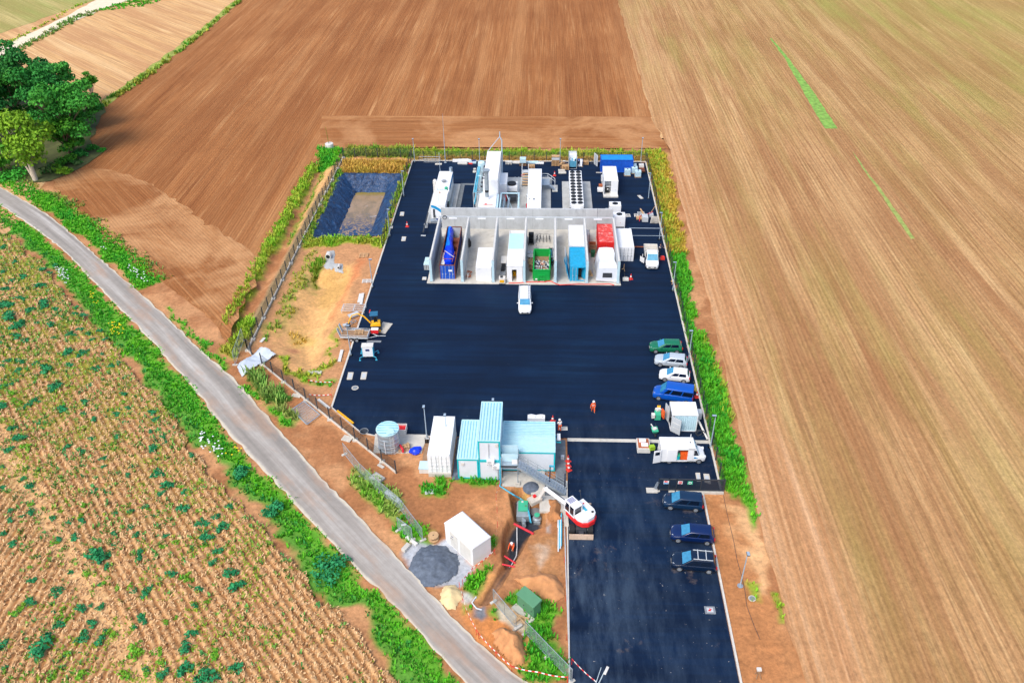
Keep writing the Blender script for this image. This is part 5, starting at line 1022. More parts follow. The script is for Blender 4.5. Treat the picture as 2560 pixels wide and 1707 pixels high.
# piping frame between unit and long container
t = thing('pipe_support','steel frame with insulated pipes right of the tall white unit','pipe frame',(-6.2,125.9,.1)); b = B().m('pale_cyan')
for x in (-1.2,1.9):
    for y in (.3,6.5): b.box(x-.1,x+.1,y-.1,y+.1,0,3.2)
b.box(-1.3,2.0,.2,.4,3.2,3.4).box(-1.3,2.0,6.4,6.6,3.2,3.4).box(-1.3,-1.1,.4,6.4,3.2,3.4).box(1.8,2.0,.4,6.4,3.2,3.4).cyl((-.2,6,3.2),(1.8,.5,.5),.06,n=6); b.build('frame', t)
b = B().m('steel').cyl((-.7,.3,2.6),(-.6,6.0,2.6),.2,n=12).cyl((.1,.3,2.6),(.2,6.0,2.6),.2,n=12).cyl((-.6,6,2.6),(-.6,6,1.0),.2,n=12); b.m('black').cyl((-1.0,7.0,2.9),(1.4,7.0,2.9),.14,n=8); b.m('rust').box(.6,1.5,1,4,0,.7); b.m('galv').cyl((-1.0,.5,0),(-1.0,.5,2.2),.15).cyl((-1.0,2.5,0),(-1.0,2.5,1.9),.15); b.build('insulated_pipes', t, 40)
t = thing('fan_skid','skid with round fan and a red-edged dark grille on the concrete pad','fan unit',(-5.9,135.6,.1)); B().m('white_paint').box(-.9,1.1,2.0,4.4,.1,2.0).build('housing', t, bevel=.03); B().m('black').cyl((.1,3.2,2.0),(.1,3.2,2.3),.8,n=18).build('fan', t, 40)
B().m('dark_grey').box(-.7,1.1,-.9,1.5,.6,1.4).build('grille', t); B().m('red').box(-.95,-.7,-.9,1.5,.6,1.41).build('side_plate', t); B().m('galv').cyl((1.4,-1,0),(1.4,-1,2.6),.05).cyl((1.4,4.6,0),(1.4,4.6,2.6),.05).cyl((1.4,-1,2.6),(1.4,4.6,2.6),.05).cyl((.6,5.6,0),(.6,5.6,2.4),.05).cyl((1.3,5.6,0),(1.3,5.6,2.4),.05).box(.55,1.35,5.5,5.6,2.0,2.1).build('handrail', t)
b = B().m('pale_cyan').cyl((-4.0,144.2,1.2),(-.9,144.2,1.2),.22,n=12).cyl((-4.0,143.6,.8),(-.9,143.6,.8),.12,n=8); b.m('black').cyl((-4.1,143.1,.5),(-.9,143.1,.5),.08,n=8); tag(b.build('pipe_bridge', None, 40),'pale horizontal pipes between the fan skid and the long white container','pipes')
t = thing('wooden_steps','wooden steps with handrails over the pale pipes','steps',(-3.5,142.4,.1)); 
for i in range(5): B().m('wood').box(-.55,.55,-.3+i*.45,.1+i*.45,.3+i*.33,.36+i*.33).build('tread', t)
b = B().m('light_grey')
for x in (-.6,.6): b.hexa([(x-.04,-.4,0),(x+.04,-.4,0),(x+.04,2.1,1.6),(x-.04,2.1,1.6),(x-.04,-.4,.3),(x+.04,-.4,.3),(x+.04,2.1,1.95),(x-.04,2.1,1.95)]).cyl((x,2.0,1.8),(x,3.2,3.0),.06).cyl((x,3.2,0),(x,3.2,3.0),.04)
b.box(-.6,.6,2.05,3.2,1.7,1.8); b.build('side_rails', t)
t = thing('long_white_container','long blank white container with access platform on its right side','container',(-1.6,127.0,.1)); B().m('white_paint').box(-1.2,1.2,0,16.5,.2,2.95).build('body', t, bevel=.03); B().m('mid_grey').box(-.25,.1,3.6,4.1,2.953,3.02).build('roof_vent', t); B().m('mid_grey').box(-.95,-.7,3.75,3.95,2.953,3.0).build('roof_vent', t); B().m('strut_red').cyl((-1.3,4.8,.6),(-1.3,4.8,1.6),.16).build('extinguisher', t); B().m('light_grey').box(-1.5,-1.2,8,8.5,1.2,1.7).build('wall_box', t)
t = thing('access_platform','galvanised platform and stairs with handrails on the right of the long white container','platform',(-.35,140.2,.1)); B().m('galv').box(0,1.4,0,2.6,1.2,1.27).build('deck', t)
for i in range(4): B().m('galv').box(1.4+i*.25,1.65+i*.25,-.0,1.0,.95-i*.25,1.0-i*.25).build('step', t)
b = B().m('light_grey')
for z in (1.75,2.3): b.cyl((0,2.6,z),(1.1,2.6,z),.045,n=6).cyl((1.1,2.6,z),(2.4,1.2,z-.35),.045,n=6).cyl((2.4,1.2,z-.35),(2.4,.2,z-.8),.045,n=6)
for x, y in ((0,2.6),(1.1,2.6),(1.8,1.9),(2.4,1.2)): b.cyl((x,y,0),(x,y,2.3-(.35 if x > 2 else 0)),.045,n=6)
b.build('handrail', t); B().m('concrete').box(1.9,2.9,-.3,1.2,0,.16).build('landing', t)
t = thing('lower_platform','low galvanised platform with handrails at the near right of the long white container','platform',(-.35,125.9,.1)); B().m('galv').box(0,1.7,0,3.4,.6,.66).build('deck', t); b = B().m('light_grey')
for y in (0,1.7,3.4): b.cyl((1.65,y,0),(1.65,y,1.7),.04,n=6).cyl((.1,y,1.7),(1.65,y,1.7),.035,n=6)
b.cyl((1.65,0,1.7),(1.65,3.4,1.7),.04,n=6); b.build('handrail', t)
# cooler with 22 fans
t = thing('fan_cooler','long white dry cooler with twenty-two round fans on legs','cooler',(5.75,128.6,.09)); b = B().m('white_paint').box(-1.15,1.15,0,14.1,1.6,3.0); b.box(-.55,.55,-1.6,0,.6,2.6); b.build('housing', t, bevel=.04)
for i in range(11):
    for x in (-.55,.55):
        y = .85+i*1.25; B().m('black').cyl((0,0,0),(0,0,.12),.46,n=18).build('fan', t, 40, loc=(x,y,3.0)); o = t.children[-1]; bb = B().m('white_paint').cyl((0,0,.12),(0,0,.17),.09,n=8); bb.build('hub', o)
for y in (.3,4.8,9.3,13.8):
    for x in (-1.05,1.05): B().m('light_grey').box(-.07,.07,-.07,.07,0,1.6).build('leg', t, loc=(x,y,0))
b = B().m('dark_grey').hexa([(-1.1,-1.3,.2),(-.9,-1.3,.2),(-.9,0,.2),(-1.1,0,.2),(-1.3,-.3,2.4),(-1.1,-.3,2.4),(-1.1,0,2.6),(-1.3,0,2.6)]).hexa([(.9,-1.3,.2),(1.1,-1.3,.2),(1.1,0,.2),(.9,0,.2),(1.1,-.3,2.4),(1.3,-.3,2.4),(1.3,0,2.6),(1.1,0,2.6)]); b.m('strut_red').cyl((-1.2,-.4,.3),(-1.2,-.4,2.0),.07).cyl((1.2,-.4,.3),(1.2,-.4,2.0),.07); b.build('end_brackets', t)
b = B().m('pale_cyan').cyl((0,0,.5),(-.1,5.6,.5),.2,n=12).cyl((.65,0,.5),(.55,5.2,.5),.2,n=12); tag(b.build('cooling_pipes', None, 40, loc=(3.75,126.0,.09)),'two pale insulated pipes on the pad left of the fan cooler','pipes')
# small white container with open door
t = thing('white_plant_container','short white container with an open front bay and panel, standing on a base','container',(12.15,138.4,0)); B().m('offwhite').box(-1.3,1.35,-.6,6.5,.05,.35).build('base', t)
b = B().m('white_paint').box(-1.25,-1.17,0,6.35,.36,3.0).box(1.17,1.25,0,6.35,.36,3.0).box(-1.25,1.25,6.27,6.35,.36,3.0).box(-1.25,1.25,0,6.35,3.0,3.08).box(0,1.17,0,.08,.36,3.0).box(-1.17,1.17,1.4,1.46,.36,3.0); b.build('body', t)
B().m('black').box(-.9,-.3,.7,1.38,.4,1.6).ball((-.55,.9,1.0),.28).build('motor', t); B().m('white_paint').ball((-.5,.72,1.1),.16).build('pump_head', t, 40); B().m('light_grey').box(.75,.85,-.06,-.02,1.2,1.35).build('handle', t); B().m('light_grey').box(-.9,.0,.5,1.38,1.6,1.7).build('shelf', t)
B().m('white_paint').box(-2.3,-1.3,1.2,2.1,.3,.85).build('side_box', t, bevel=.03); B().m('wood_red').box(-1.95,-1.3,3.2,4.0,.25,.65).build('wooden_box', t); B().m('light_grey').box(-1.5,-1.26,4.6,5.4,.8,1.8).build('cable_box', t)
# chillers
def chiller(loc, label):
    t = thing('chiller', label, 'chiller', loc, 0, 'chillers'); B().m('white_paint').box(-1.0,1.0,0,1.6,.05,2.3).build('housing', t, bevel=.05); B().m('blue_paint').box(1.003,1.012,.1,1.5,.4,1.9).build('side_stripe', t)
    o = B().m('black').cyl((0,.8,2.3),(0,.8,2.36),.5,n=20).build('fan', t, 40); B().m('dark_grey').box(-.9,.9,-.02,0,.15,.35).build('grille', t); return t
c0 = chiller((12.4,130.1,0), 'white chiller with round fan right of the grey wall end, the farther one'); B().m('light_grey').box(-1.6,-1.05,.2,1.0,0,1.3).build('side_box', c0)
chiller((12.85,126.1,0), 'white chiller with round fan beside the right end of the back wall, the nearer one')
tag(B().m('light_grey').box(-.25,.25,-.2,.2,0,.9).build('meter_box', loc=(9.9,129.2,0)),'small grey meter box left of the farther chiller','box')
tag(B().m('galv').box(-1.0,1.0,-.8,.8,0,.1).cyl((1.0,.8,0),(1.0,.8,1.0),.04).cyl((-1,.8,0),(-1,.8,1.0),.04).cyl((-1,.8,1.0),(1,.8,1.0),.04).build('grated_platform', loc=(13.0,123.4,0)),'small grated platform with rail behind the outer white container','platform')
# blue container
container((10.9,150.0,0), 6.06, 2.44, 2.6, 'blue_paint', roof='blue_roof', label='blue container with light blue roof and grey open door at the back right', rz=R(-90), doors='plain', door='blue_paint', frame='blue_paint', dstate=None)
t = thing('container_door','pale grey open door leaf at the left end of the blue container','door',(10.15,150.9,0)); B().m('light_grey').rbox((-.1,.7,1.4),(.06,1.5,2.3),R(25)).build('leaf', t); B().m('mid_grey').cyl((-.15,.5,.3),(-.15,.5,2.4),.03,n=5).build('locking_bar', t)
tag(B().m('concrete_pale').box(-.9,.9,-.12,.12,0,.15).build('timber_beam', loc=(10.9,148.5,0)),'pale beam under the front left corner of the blue container','beam')
# IBC tanks right of it
def ibc(loc, s, label, rz=0.0):
    t = thing('liquid_tank', label, 'tank', loc, rz, 'pale plastic tanks beside the blue container'); B().m('pale_cyan').box(-.5*s,.5*s,-.5,.5,.14,1.25).build('bottle', t, bevel=.06); b = B().m('galv')
    for z in (.3,.6,.9,1.2): 
        for a in ((-.53*s,-.53,.53*s,-.53),(.53*s,-.53,.53*s,.53),(.53*s,.53,-.53*s,.53),(-.53*s,.53,-.53*s,-.53)): b.cyl((a[0],a[1],z),(a[2],a[3],z),.015,n=4)
    b.build('cage', t); B().m('wood').box(-.55*s,.55*s,-.55,.55,0,.13).build('pallet', t); B().m('dark_grey').cyl((0,0,1.25),(0,0,1.32),.14,n=10).build('cap', t); return t
for i, (x, y, z, lab) in enumerate(((15.9,147.6,0,'pale plastic tank in front of the right end of the blue container'),(17.2,149.9,0,'pale plastic tank right of the blue container, farthest of the group'),(17.3,148.6,0,'pale plastic tank in the middle of the group right of the blue container'),(17.85,147.0,0,'pale plastic tank standing nearest the right fence'))): ibc((x,y,z), 1.1, lab)
t = thing('tank_trailer','rusty frame with pale boards behind the plastic tanks in the back right corner','frame',(18.8,149.4,0)); B().m('rust').box(-.5,.5,-1.2,1.2,.5,.65).build('frame', t); B().m('offwhite').box(-.5,.4,.3,1.2,.65,1.1).build('board', t); B().m('rubber').cyl((-.6,-.8,.35),(.6,-.8,.35),.33,n=12).build('wheel', t)
# pallets and stock along the back
def pallet(loc, rz, label, n=1, grp='wooden pallets', m='wood', sx=1.2, sy=.8, cat='pallet', nm='pallet'):
    t = thing(nm, label, cat, loc, rz, grp)
    for k in range(n):
        b = B().m(m); z = k*.145
        for i in range(5): b.box(-sx/2,sx/2,-sy/2+i*(sy-.1)/4,-sy/2+i*(sy-.1)/4+.1,z+.12,z+.143)
        for x in (-sx/2,-.05,sx/2-.1): b.box(x,x+.1,-sy/2,sy/2,z,z+.12)
        b.build('deck', t)
    return t
pallet(P('D',595,432)[:2],0,'tall pallet stack with dark top left of the middle lamp post',9,sx=1.5); tag(B().m('light_grey').box(-.75,.75,-.4,.4,0,.5).m('dark_grey').box(-.75,.75,-.4,.4,.5,.6).m('wood').box(-.75,.75,-.4,.4,.6,.75).build('crate_load', loc=(*P('D',595,432)[:2],1.32)),'boxed load on the tall pallet stack at the back','crate')
for i, (x, y, n, rz, lab) in enumerate(((740,480,3,8,'pallet stack with a tangle of wood right of the middle lamp post'),(765,495,6,-4,'pallet stack nearest the fan cooler at its far end'),(1000,450,1,0,'single pallet under the blue and white bundles'),(1092,412,5,2,'pallet stack with brown boards between the bundles and the blue container'),(50,432,5,0,'pallet stack behind the long white container, left one'),(190,468,4,3,'pallet stack behind the long white container, right one'))):
    pallet(P('D',x,y)[:2],R(rz),lab,n,m='wood' if i%2 else 'wood_old',sx=1.3)
pallet(P('C',1730,450)[:2],0,'small pallet stack at the back edge beside the mast unit',4,m='offwhite')
for k,x,y,rz,lab,m in (('D',1795,1278,3,'pale pallet lying flat right of the nearer chiller','offwhite'),('D',1975,1275,-3,'flat pallet with dark blocks near the junk at the right fence','offwhite'),('D',2035,1240,5,'grey flat pallet touching the one with dark blocks','light_grey')): pallet(P(k,x,y)[:2],R(rz),lab,1,m=m,sx=1.2,sy=1.1)
tag(B().m('pale_cyan').box(-.6,.6,-.5,.5,0,.9).build('wrapped_goods', loc=(*P('D',50,432)[:2],.73), bevel=.03),'pale wrapped goods on the left pallet stack behind the long container','goods')
t = thing('glass_rack','tall rack of bluish glazed panels at the back edge','rack',P('D',885,495)[:2]); B().m('light_grey').box(-.75,.75,0,.06,0,.1).box(-.78,-.72,0,3.0,0,2.4).box(.72,.78,0,3.0,0,2.4).box(-.78,.78,2.94,3.0,0,2.5).build('frame', t); b = B().m('glass_sky').box(-.68,.68,.2,2.8,.4,1.6); b.m('white_paint').box(-.7,.7,1.6,2.8,1.6,2.2).box(-.5,-.3,.6,.8,1.6,1.9).box(.1,.4,.3,1.2,1.6,1.75); b.m('glass_dark').box(.3,.6,.3,.7,1.6,1.8); b.build('panels', t)
b = B().m('cloth_dark').box(-.6,.0,-.3,.5,.16,1.2); b.m('blue_paint').box(-.4,.6,.2,.7,.16,1.3); b.m('white_paint').cyl((.05,-.4,.2),(.25,.2,1.5),.16).cyl((.35,-.4,.2),(.45,.2,1.4),.12).cyl((-.3,-.45,.2),(-.2,.1,1.3),.1); tag(b.build('tarpaulin_bundle', loc=P('D',1000,450)[:2]),'blue and white tarpaulin bundles on a single pallet at the back','bundle')
b = B().m('wood'); r_ = random.Random(12)
for i in range(22): b.rbox((r_.uniform(-.6,.6),r_.uniform(-.5,.6),.5+r_.random()*.7),(r_.uniform(.4,1.2),.1,.05),r_.uniform(0,3),r_.uniform(-.3,.3))
b.m('offwhite').rbox((0,.3,1.3),(.5,.3,.1)); tag(b.build('wood_scrap', loc=P('D',740,470)[:2]),'tangle of wood scrap on the pallets right of the middle lamp','wood scrap')
b = B().m('dark_grey')
for i in range(5): b.ring((rnd.uniform(-.6,.6),rnd.uniform(-.3,.3),.3+.1*i),.4+.05*i,.025,14,'Y')
tag(b.build('wire_coils', loc=P('D',1190,400)[:2]),'loose dark wire coils left of the blue container','wire')
for i,(pt,sz,m,lab) in enumerate(((P('C',855,412),(3.6,.7,.35),'white_paint','long white package lying on the kerb behind the swoosh container'),(P('C',870,455),(1.9,.6,.3),'offwhite','shorter white package in front of the long one behind the swoosh container'),(P('C',1855,440),(1.8,.6,.2),'offwhite','white board pile on the kerb right of the tall unit'),(P('D',200,400),(3.0,.5,.25),'pale_cyan','pale bundle on the kerb behind the long container'),(P('D',330,408),(1.6,.4,.2),'white_paint','small white bundle on the kerb right of the pale one'))):
    tag(B().m(m).rbox((0,0,sz[2]/2+.1),sz,R(rnd.uniform(-3,3))).rbox((.3,.1,sz[2]+.15),(sz[0]*.6,sz[1]*.5,.1),R(4)).build('panel_bundle', loc=pt[:2]+(0,)),lab,'bundle')
b = B().m('pale_cyan').box(-.7,.7,-.3,.5,.1,.5); b.m('blue_deep').rbox((.2,.1,.55),(.8,.4,.15),.3); b.m('tape_red').rbox((-.4,-.5,.2),(.8,.4,.12),-.2); tag(b.build('sheet_scraps', loc=P('C',1060,440)[:2]),'pale sheets with a red piece at the back edge left of the tall unit','scrap')
t = thing('crowd_barrier','galvanised barrier frames stacked at the back left edge','barrier',P('C',260,420)[:2]); b = B().m('galv').pipe([(-2.1,.2,.1),(-2.1,.2,1.1),(2.1,.2,1.1),(2.1,.2,.1)],.03,6).pipe([(-2.1,.2,.55),(2.1,.2,.55)],.025,6); b.build('frame', t); b = B().m('light_grey')
for i in range(11): b.cyl((-1.1+i*.28,-.1,.1),(-1.1+i*.28,.0,.75),.02,n=5)
b.cyl((-1.2,-.1,.1),(2.0,-.1,.1),.03,n=5).cyl((-1.2,0,.75),(2.0,0,.75),.03,n=5); b.build('bars', t)
# slabs, drain covers
def slab(k, c4, label, m='plate_drain', h=.03, grp='covers and slabs on the asphalt', nm='drain_cover', cat='drain cover', inner=True):
    p = [P(k,x,y)[:2] for x,y in c4]; o = p[0]; b = B().m(m).prism([(x-o[0],y-o[1]) for x,y in p],0,h); cx = sum(x for x,y in p)/4-o[0]; cy = sum(y for x,y in p)/4-o[1]
    if inner: b.m('light_grey').prism([(cx+(x-o[0]-cx)*.6,cy+(y-o[1]-cy)*.6) for x,y in p],h+.002,h+.008)
    return tag(b.build(nm, loc=(o[0],o[1],.065)),label,cat,grp)
for k,c4,lab,h,nm,cat in (('A',[(985,788),(1023,788),(1017,826),(977,826)],'pale drain cover on the asphalt between the pond and the swoosh container',.03,0,0),('A',[(1000,1030),(1042,1030),(1032,1073),(992,1073)],'pale drain cover left of the bays, in line with the tilted barrier',.03,0,0),('A',[(1203,1426),(1240,1426),(1238,1454),(1196,1454)],'small cover beside the front left corner of the bays',.05,0,0),
    ('H',[(1218,1300),(1272,1300),(1255,1372),(1203,1372)],'left one of two drain covers near the bottom left yard corner',.03,0,0),('H',[(1350,1298),(1405,1298),(1390,1370),(1336,1370)],'right one of two drain covers near the bottom left yard corner',.03,0,0),('N',[(570,423),(618,423),(627,515),(585,512)],'narrow pale cover between the white van and the gate',.03,0,0),('N',[(653,433),(712,436),(732,537),(667,530)],'wide pale cover between the white van and the gate',.03,0,0),
    ('B',[(1540,628),(1568,625),(1603,657),(1575,662)],'tilted pale slab on the asphalt beside the right edge lamp post',.06,0,0),('D',[(640,507),(752,505),(757,530),(642,532)],'farther of two long concrete slabs left of the fan cooler',.12,'c','c'),('D',[(645,543),(770,540),(777,572),(648,575)],'nearer of two long concrete slabs left of the fan cooler',.12,'c','c'),('C',[(365,450),(486,448),(480,472),(355,475)],'concrete slab behind the swoosh container',.12,'c','c'),('C',[(1075,540),(1120,540),(1118,565),(1070,568)],'farther of two slabs left of the tall unit',.1,'c','c'),('C',[(1065,585),(1120,585),(1118,618),(1060,620)],'nearer of two slabs left of the tall unit',.1,'c','c'),
    ('A',[(885,925),(912,925),(908,950),(880,950)],'pale cover beside the lamp post at the near corner of the pond',.05,0,0),('D',[(945,438),(1055,430),(1058,450),(942,452)],'thin board in front of the tarpaulin bundles',.06,'c','c'),('J',[(1940,440),(2080,437),(2085,500),(1945,500)],'worn concrete patch beside the cabin awning',.02,'c','c')):
    slab(k,c4,lab,'plate_drain' if not nm else 'concrete_pale',h,nm='drain_cover' if not nm else 'concrete_slab',cat='drain cover' if not cat else 'slab',inner=not nm)
for k,x,y,r,lab in (('H',1285,1453,.45,'round manhole cover near the bottom left yard corner'),('O',2260,440,.36,'round manhole cover in the soil right of the entrance')):
    tag(B().m('plate_drain').cyl((0,0,0),(0,0,.04),r,n=20).m('mid_grey').cyl((0,0,.042),(0,0,.05),r*.75,n=20).build('manhole_cover', loc=P(k,x,y)[:2]+(.07 if k == 'H' else .1,)),lab,'manhole cover')
t = thing('manhole_cover','square cover on a pale block with red cross-shaped marking on the entrance asphalt','manhole cover',P('O',1785,570)[:2]+(.065,)); B().m('mid_grey').box(-.5,.5,-.42,.42,0,.06).build('frame', t); B().m('light_grey').box(-.3,.3,-.25,.25,.062,.1).build('lid', t); B().m('red').rbox((0,.0,.12),(.3,.07,.03),.4).rbox((0,0,.121),(.07,.32,.03),.1).rbox((-.1,-.12,.12),(.2,.06,.03),0).build('marking', t)
# cones
def cone(loc, label, s=1.0):
    t = thing('traffic_cone', label, 'traffic cone', loc, 0, 'traffic cones'); t.scale = (s,s,s); B().m('tape_red').lathe([(.17,.04),(.11,.3)],(0,0,0),12).lathe([(.08,.48),(.03,.72)],(0,0,0),12).build('body', t, 40); B().m('tape_white').lathe([(.112,.302),(.081,.478)],(0,0,0),12).build('stripe', t, 40); B().m('tape_red').box(-.22,.22,-.22,.22,0,.04).build('base', t); return t
k0 = cone(P('A',1052,930)[:2]+(.06,), 'orange and white cone left of the bays, beside the tilted barrier post',1.3)
for (k,x,y),lab in ((('G',2170,1320),'cone standing at the front right corner of the bays'),(('M',845,905),'cone behind the blue van'),(('I',2268,730),'farthest of three cones in a row beside the stairs'),(('I',2272,780),'middle one of three cones in a row beside the stairs'),(('I',2276,822),'nearest of three cones in a row beside the stairs'),(('C',1995,665),'cone beside the wooden steps'),(('D',580,605),'cone with hose left of the fan cooler'),(('J',1840,350),'cone at the right end of the pale barrier by the cabin')): dup(k0, P(k,x,y)[:2]+(.06,), rnd.random()*3, lab)
# tilted dark barrier
t = thing('barrier_post','dark barrier arm lying on stands left of the bays','barrier',P('A',1212,1020)[:2]); B().m('dark_grey').rbox((0,3.2,.9),(.2,7.0,.15)).build('arm', t); B().m('light_grey').box(-.45,.35,-.15,.15,0,.12).build('foot', t); B().m('light_grey').box(-.25,.35,2.8,3.2,0,.7).build('stand', t)
b = B().m('light_grey').box(-.5,.5,-.5,.5,.1,1.0).box(-.5,.5,.9,1.9,.1,.9); b.m('pale_cyan').box(-.55,.55,-.55,.55,1.0,1.08).box(-.55,.55,.85,1.95,.9,.98); b.m('dark_grey')
for i in range(4): b.box(-.4+i*.25,-.3+i*.25,-.52,-.5,.2,.9)
tag(b.build('metal_cage', loc=(-18.1,112.2,0)),'two grey mesh cage boxes against the outside of the left end wall','cage')
b = B().m('offwhite').box(-.45,.45,-.3,.3,.1,.45).box(-.2,.2,-.15,.15,.45,.7); b.m('black').rbox((0,0,.75),(.3,.2,.06)); tag(b.build('compressor_unit', loc=P('G',2068,1345)[:2], bevel=.02),'small pale compressor on the asphalt at the front right corner of the bays','compressor')
b = B().m('dark_grey').pipe([P('G',2070,1300,.1),P('G',2040,1200,.1),P('G',2035,1100,.1)],.04,6); b.m('wood').cyl(P('G',2045,1020,.1),P('G',2035,1100,.3),.05).cyl(P('G',2035,1100,.2),P('G',1995,1125,.1),.05).cyl(P('G',2035,1100,.2),P('G',2055,1165,.1),.05); tag(b.build('survey_tripod'),'small tripod and hose lying in front of the outer white container','tripod')
# junk at the right fence before the truck
t = thing('junk_pile','pile of pipes, boxes and slats against the right fence behind the truck','junk pile',P('D',2090,1330)[:2]); b = B().m('light_grey').box(-.5,.5,-1.2,.2,0,.9).box(.9,1.6,.6,1.6,0,.5); b.build('box', t); b = B().m('wood').rbox((-.2,1.8,.4),(.2,2.6,.2),.2); b.build('beam', t); b = B().m('strut_red').pipe([(-1.0,-1.4,.3),(-.8,.2,.5),(.2,.6,.5),(1.5,1.2,.8)],.06); b.m('wood').pipe([(1.2,1.0,.9),(2.2,2.6,1.5)],.04); b.build('hose', t)
b = B().m('plate_drain')
for i in range(9): a = -.6+i*.15; b.rbox((1.0+i*.17,-1.2+.05*math.sin(i),.5),(.09,1.6,.06),a*.4,0,R(22))
b.build('slats', t); b = B().m('wood').box(-1.4,-.2,-.3,.5,0,.35); b.build('timber', t)
tag(B().m('galv').cyl((0,0,.9),(5.6,0,.9),.05,n=6).cyl((0,-2.6,.9),(5.6,-2.6,.9),.04,n=6).cyl((0,0,0),(0,0,.9),.05).cyl((5.6,0,0),(5.6,0,.9),.05).cyl((5.6,-2.6,0),(5.6,-2.6,.9),.05).build('guard_rail', loc=(14.4,124.6,0)),'low double guard rail between the bay end and the right fence','guard rail')
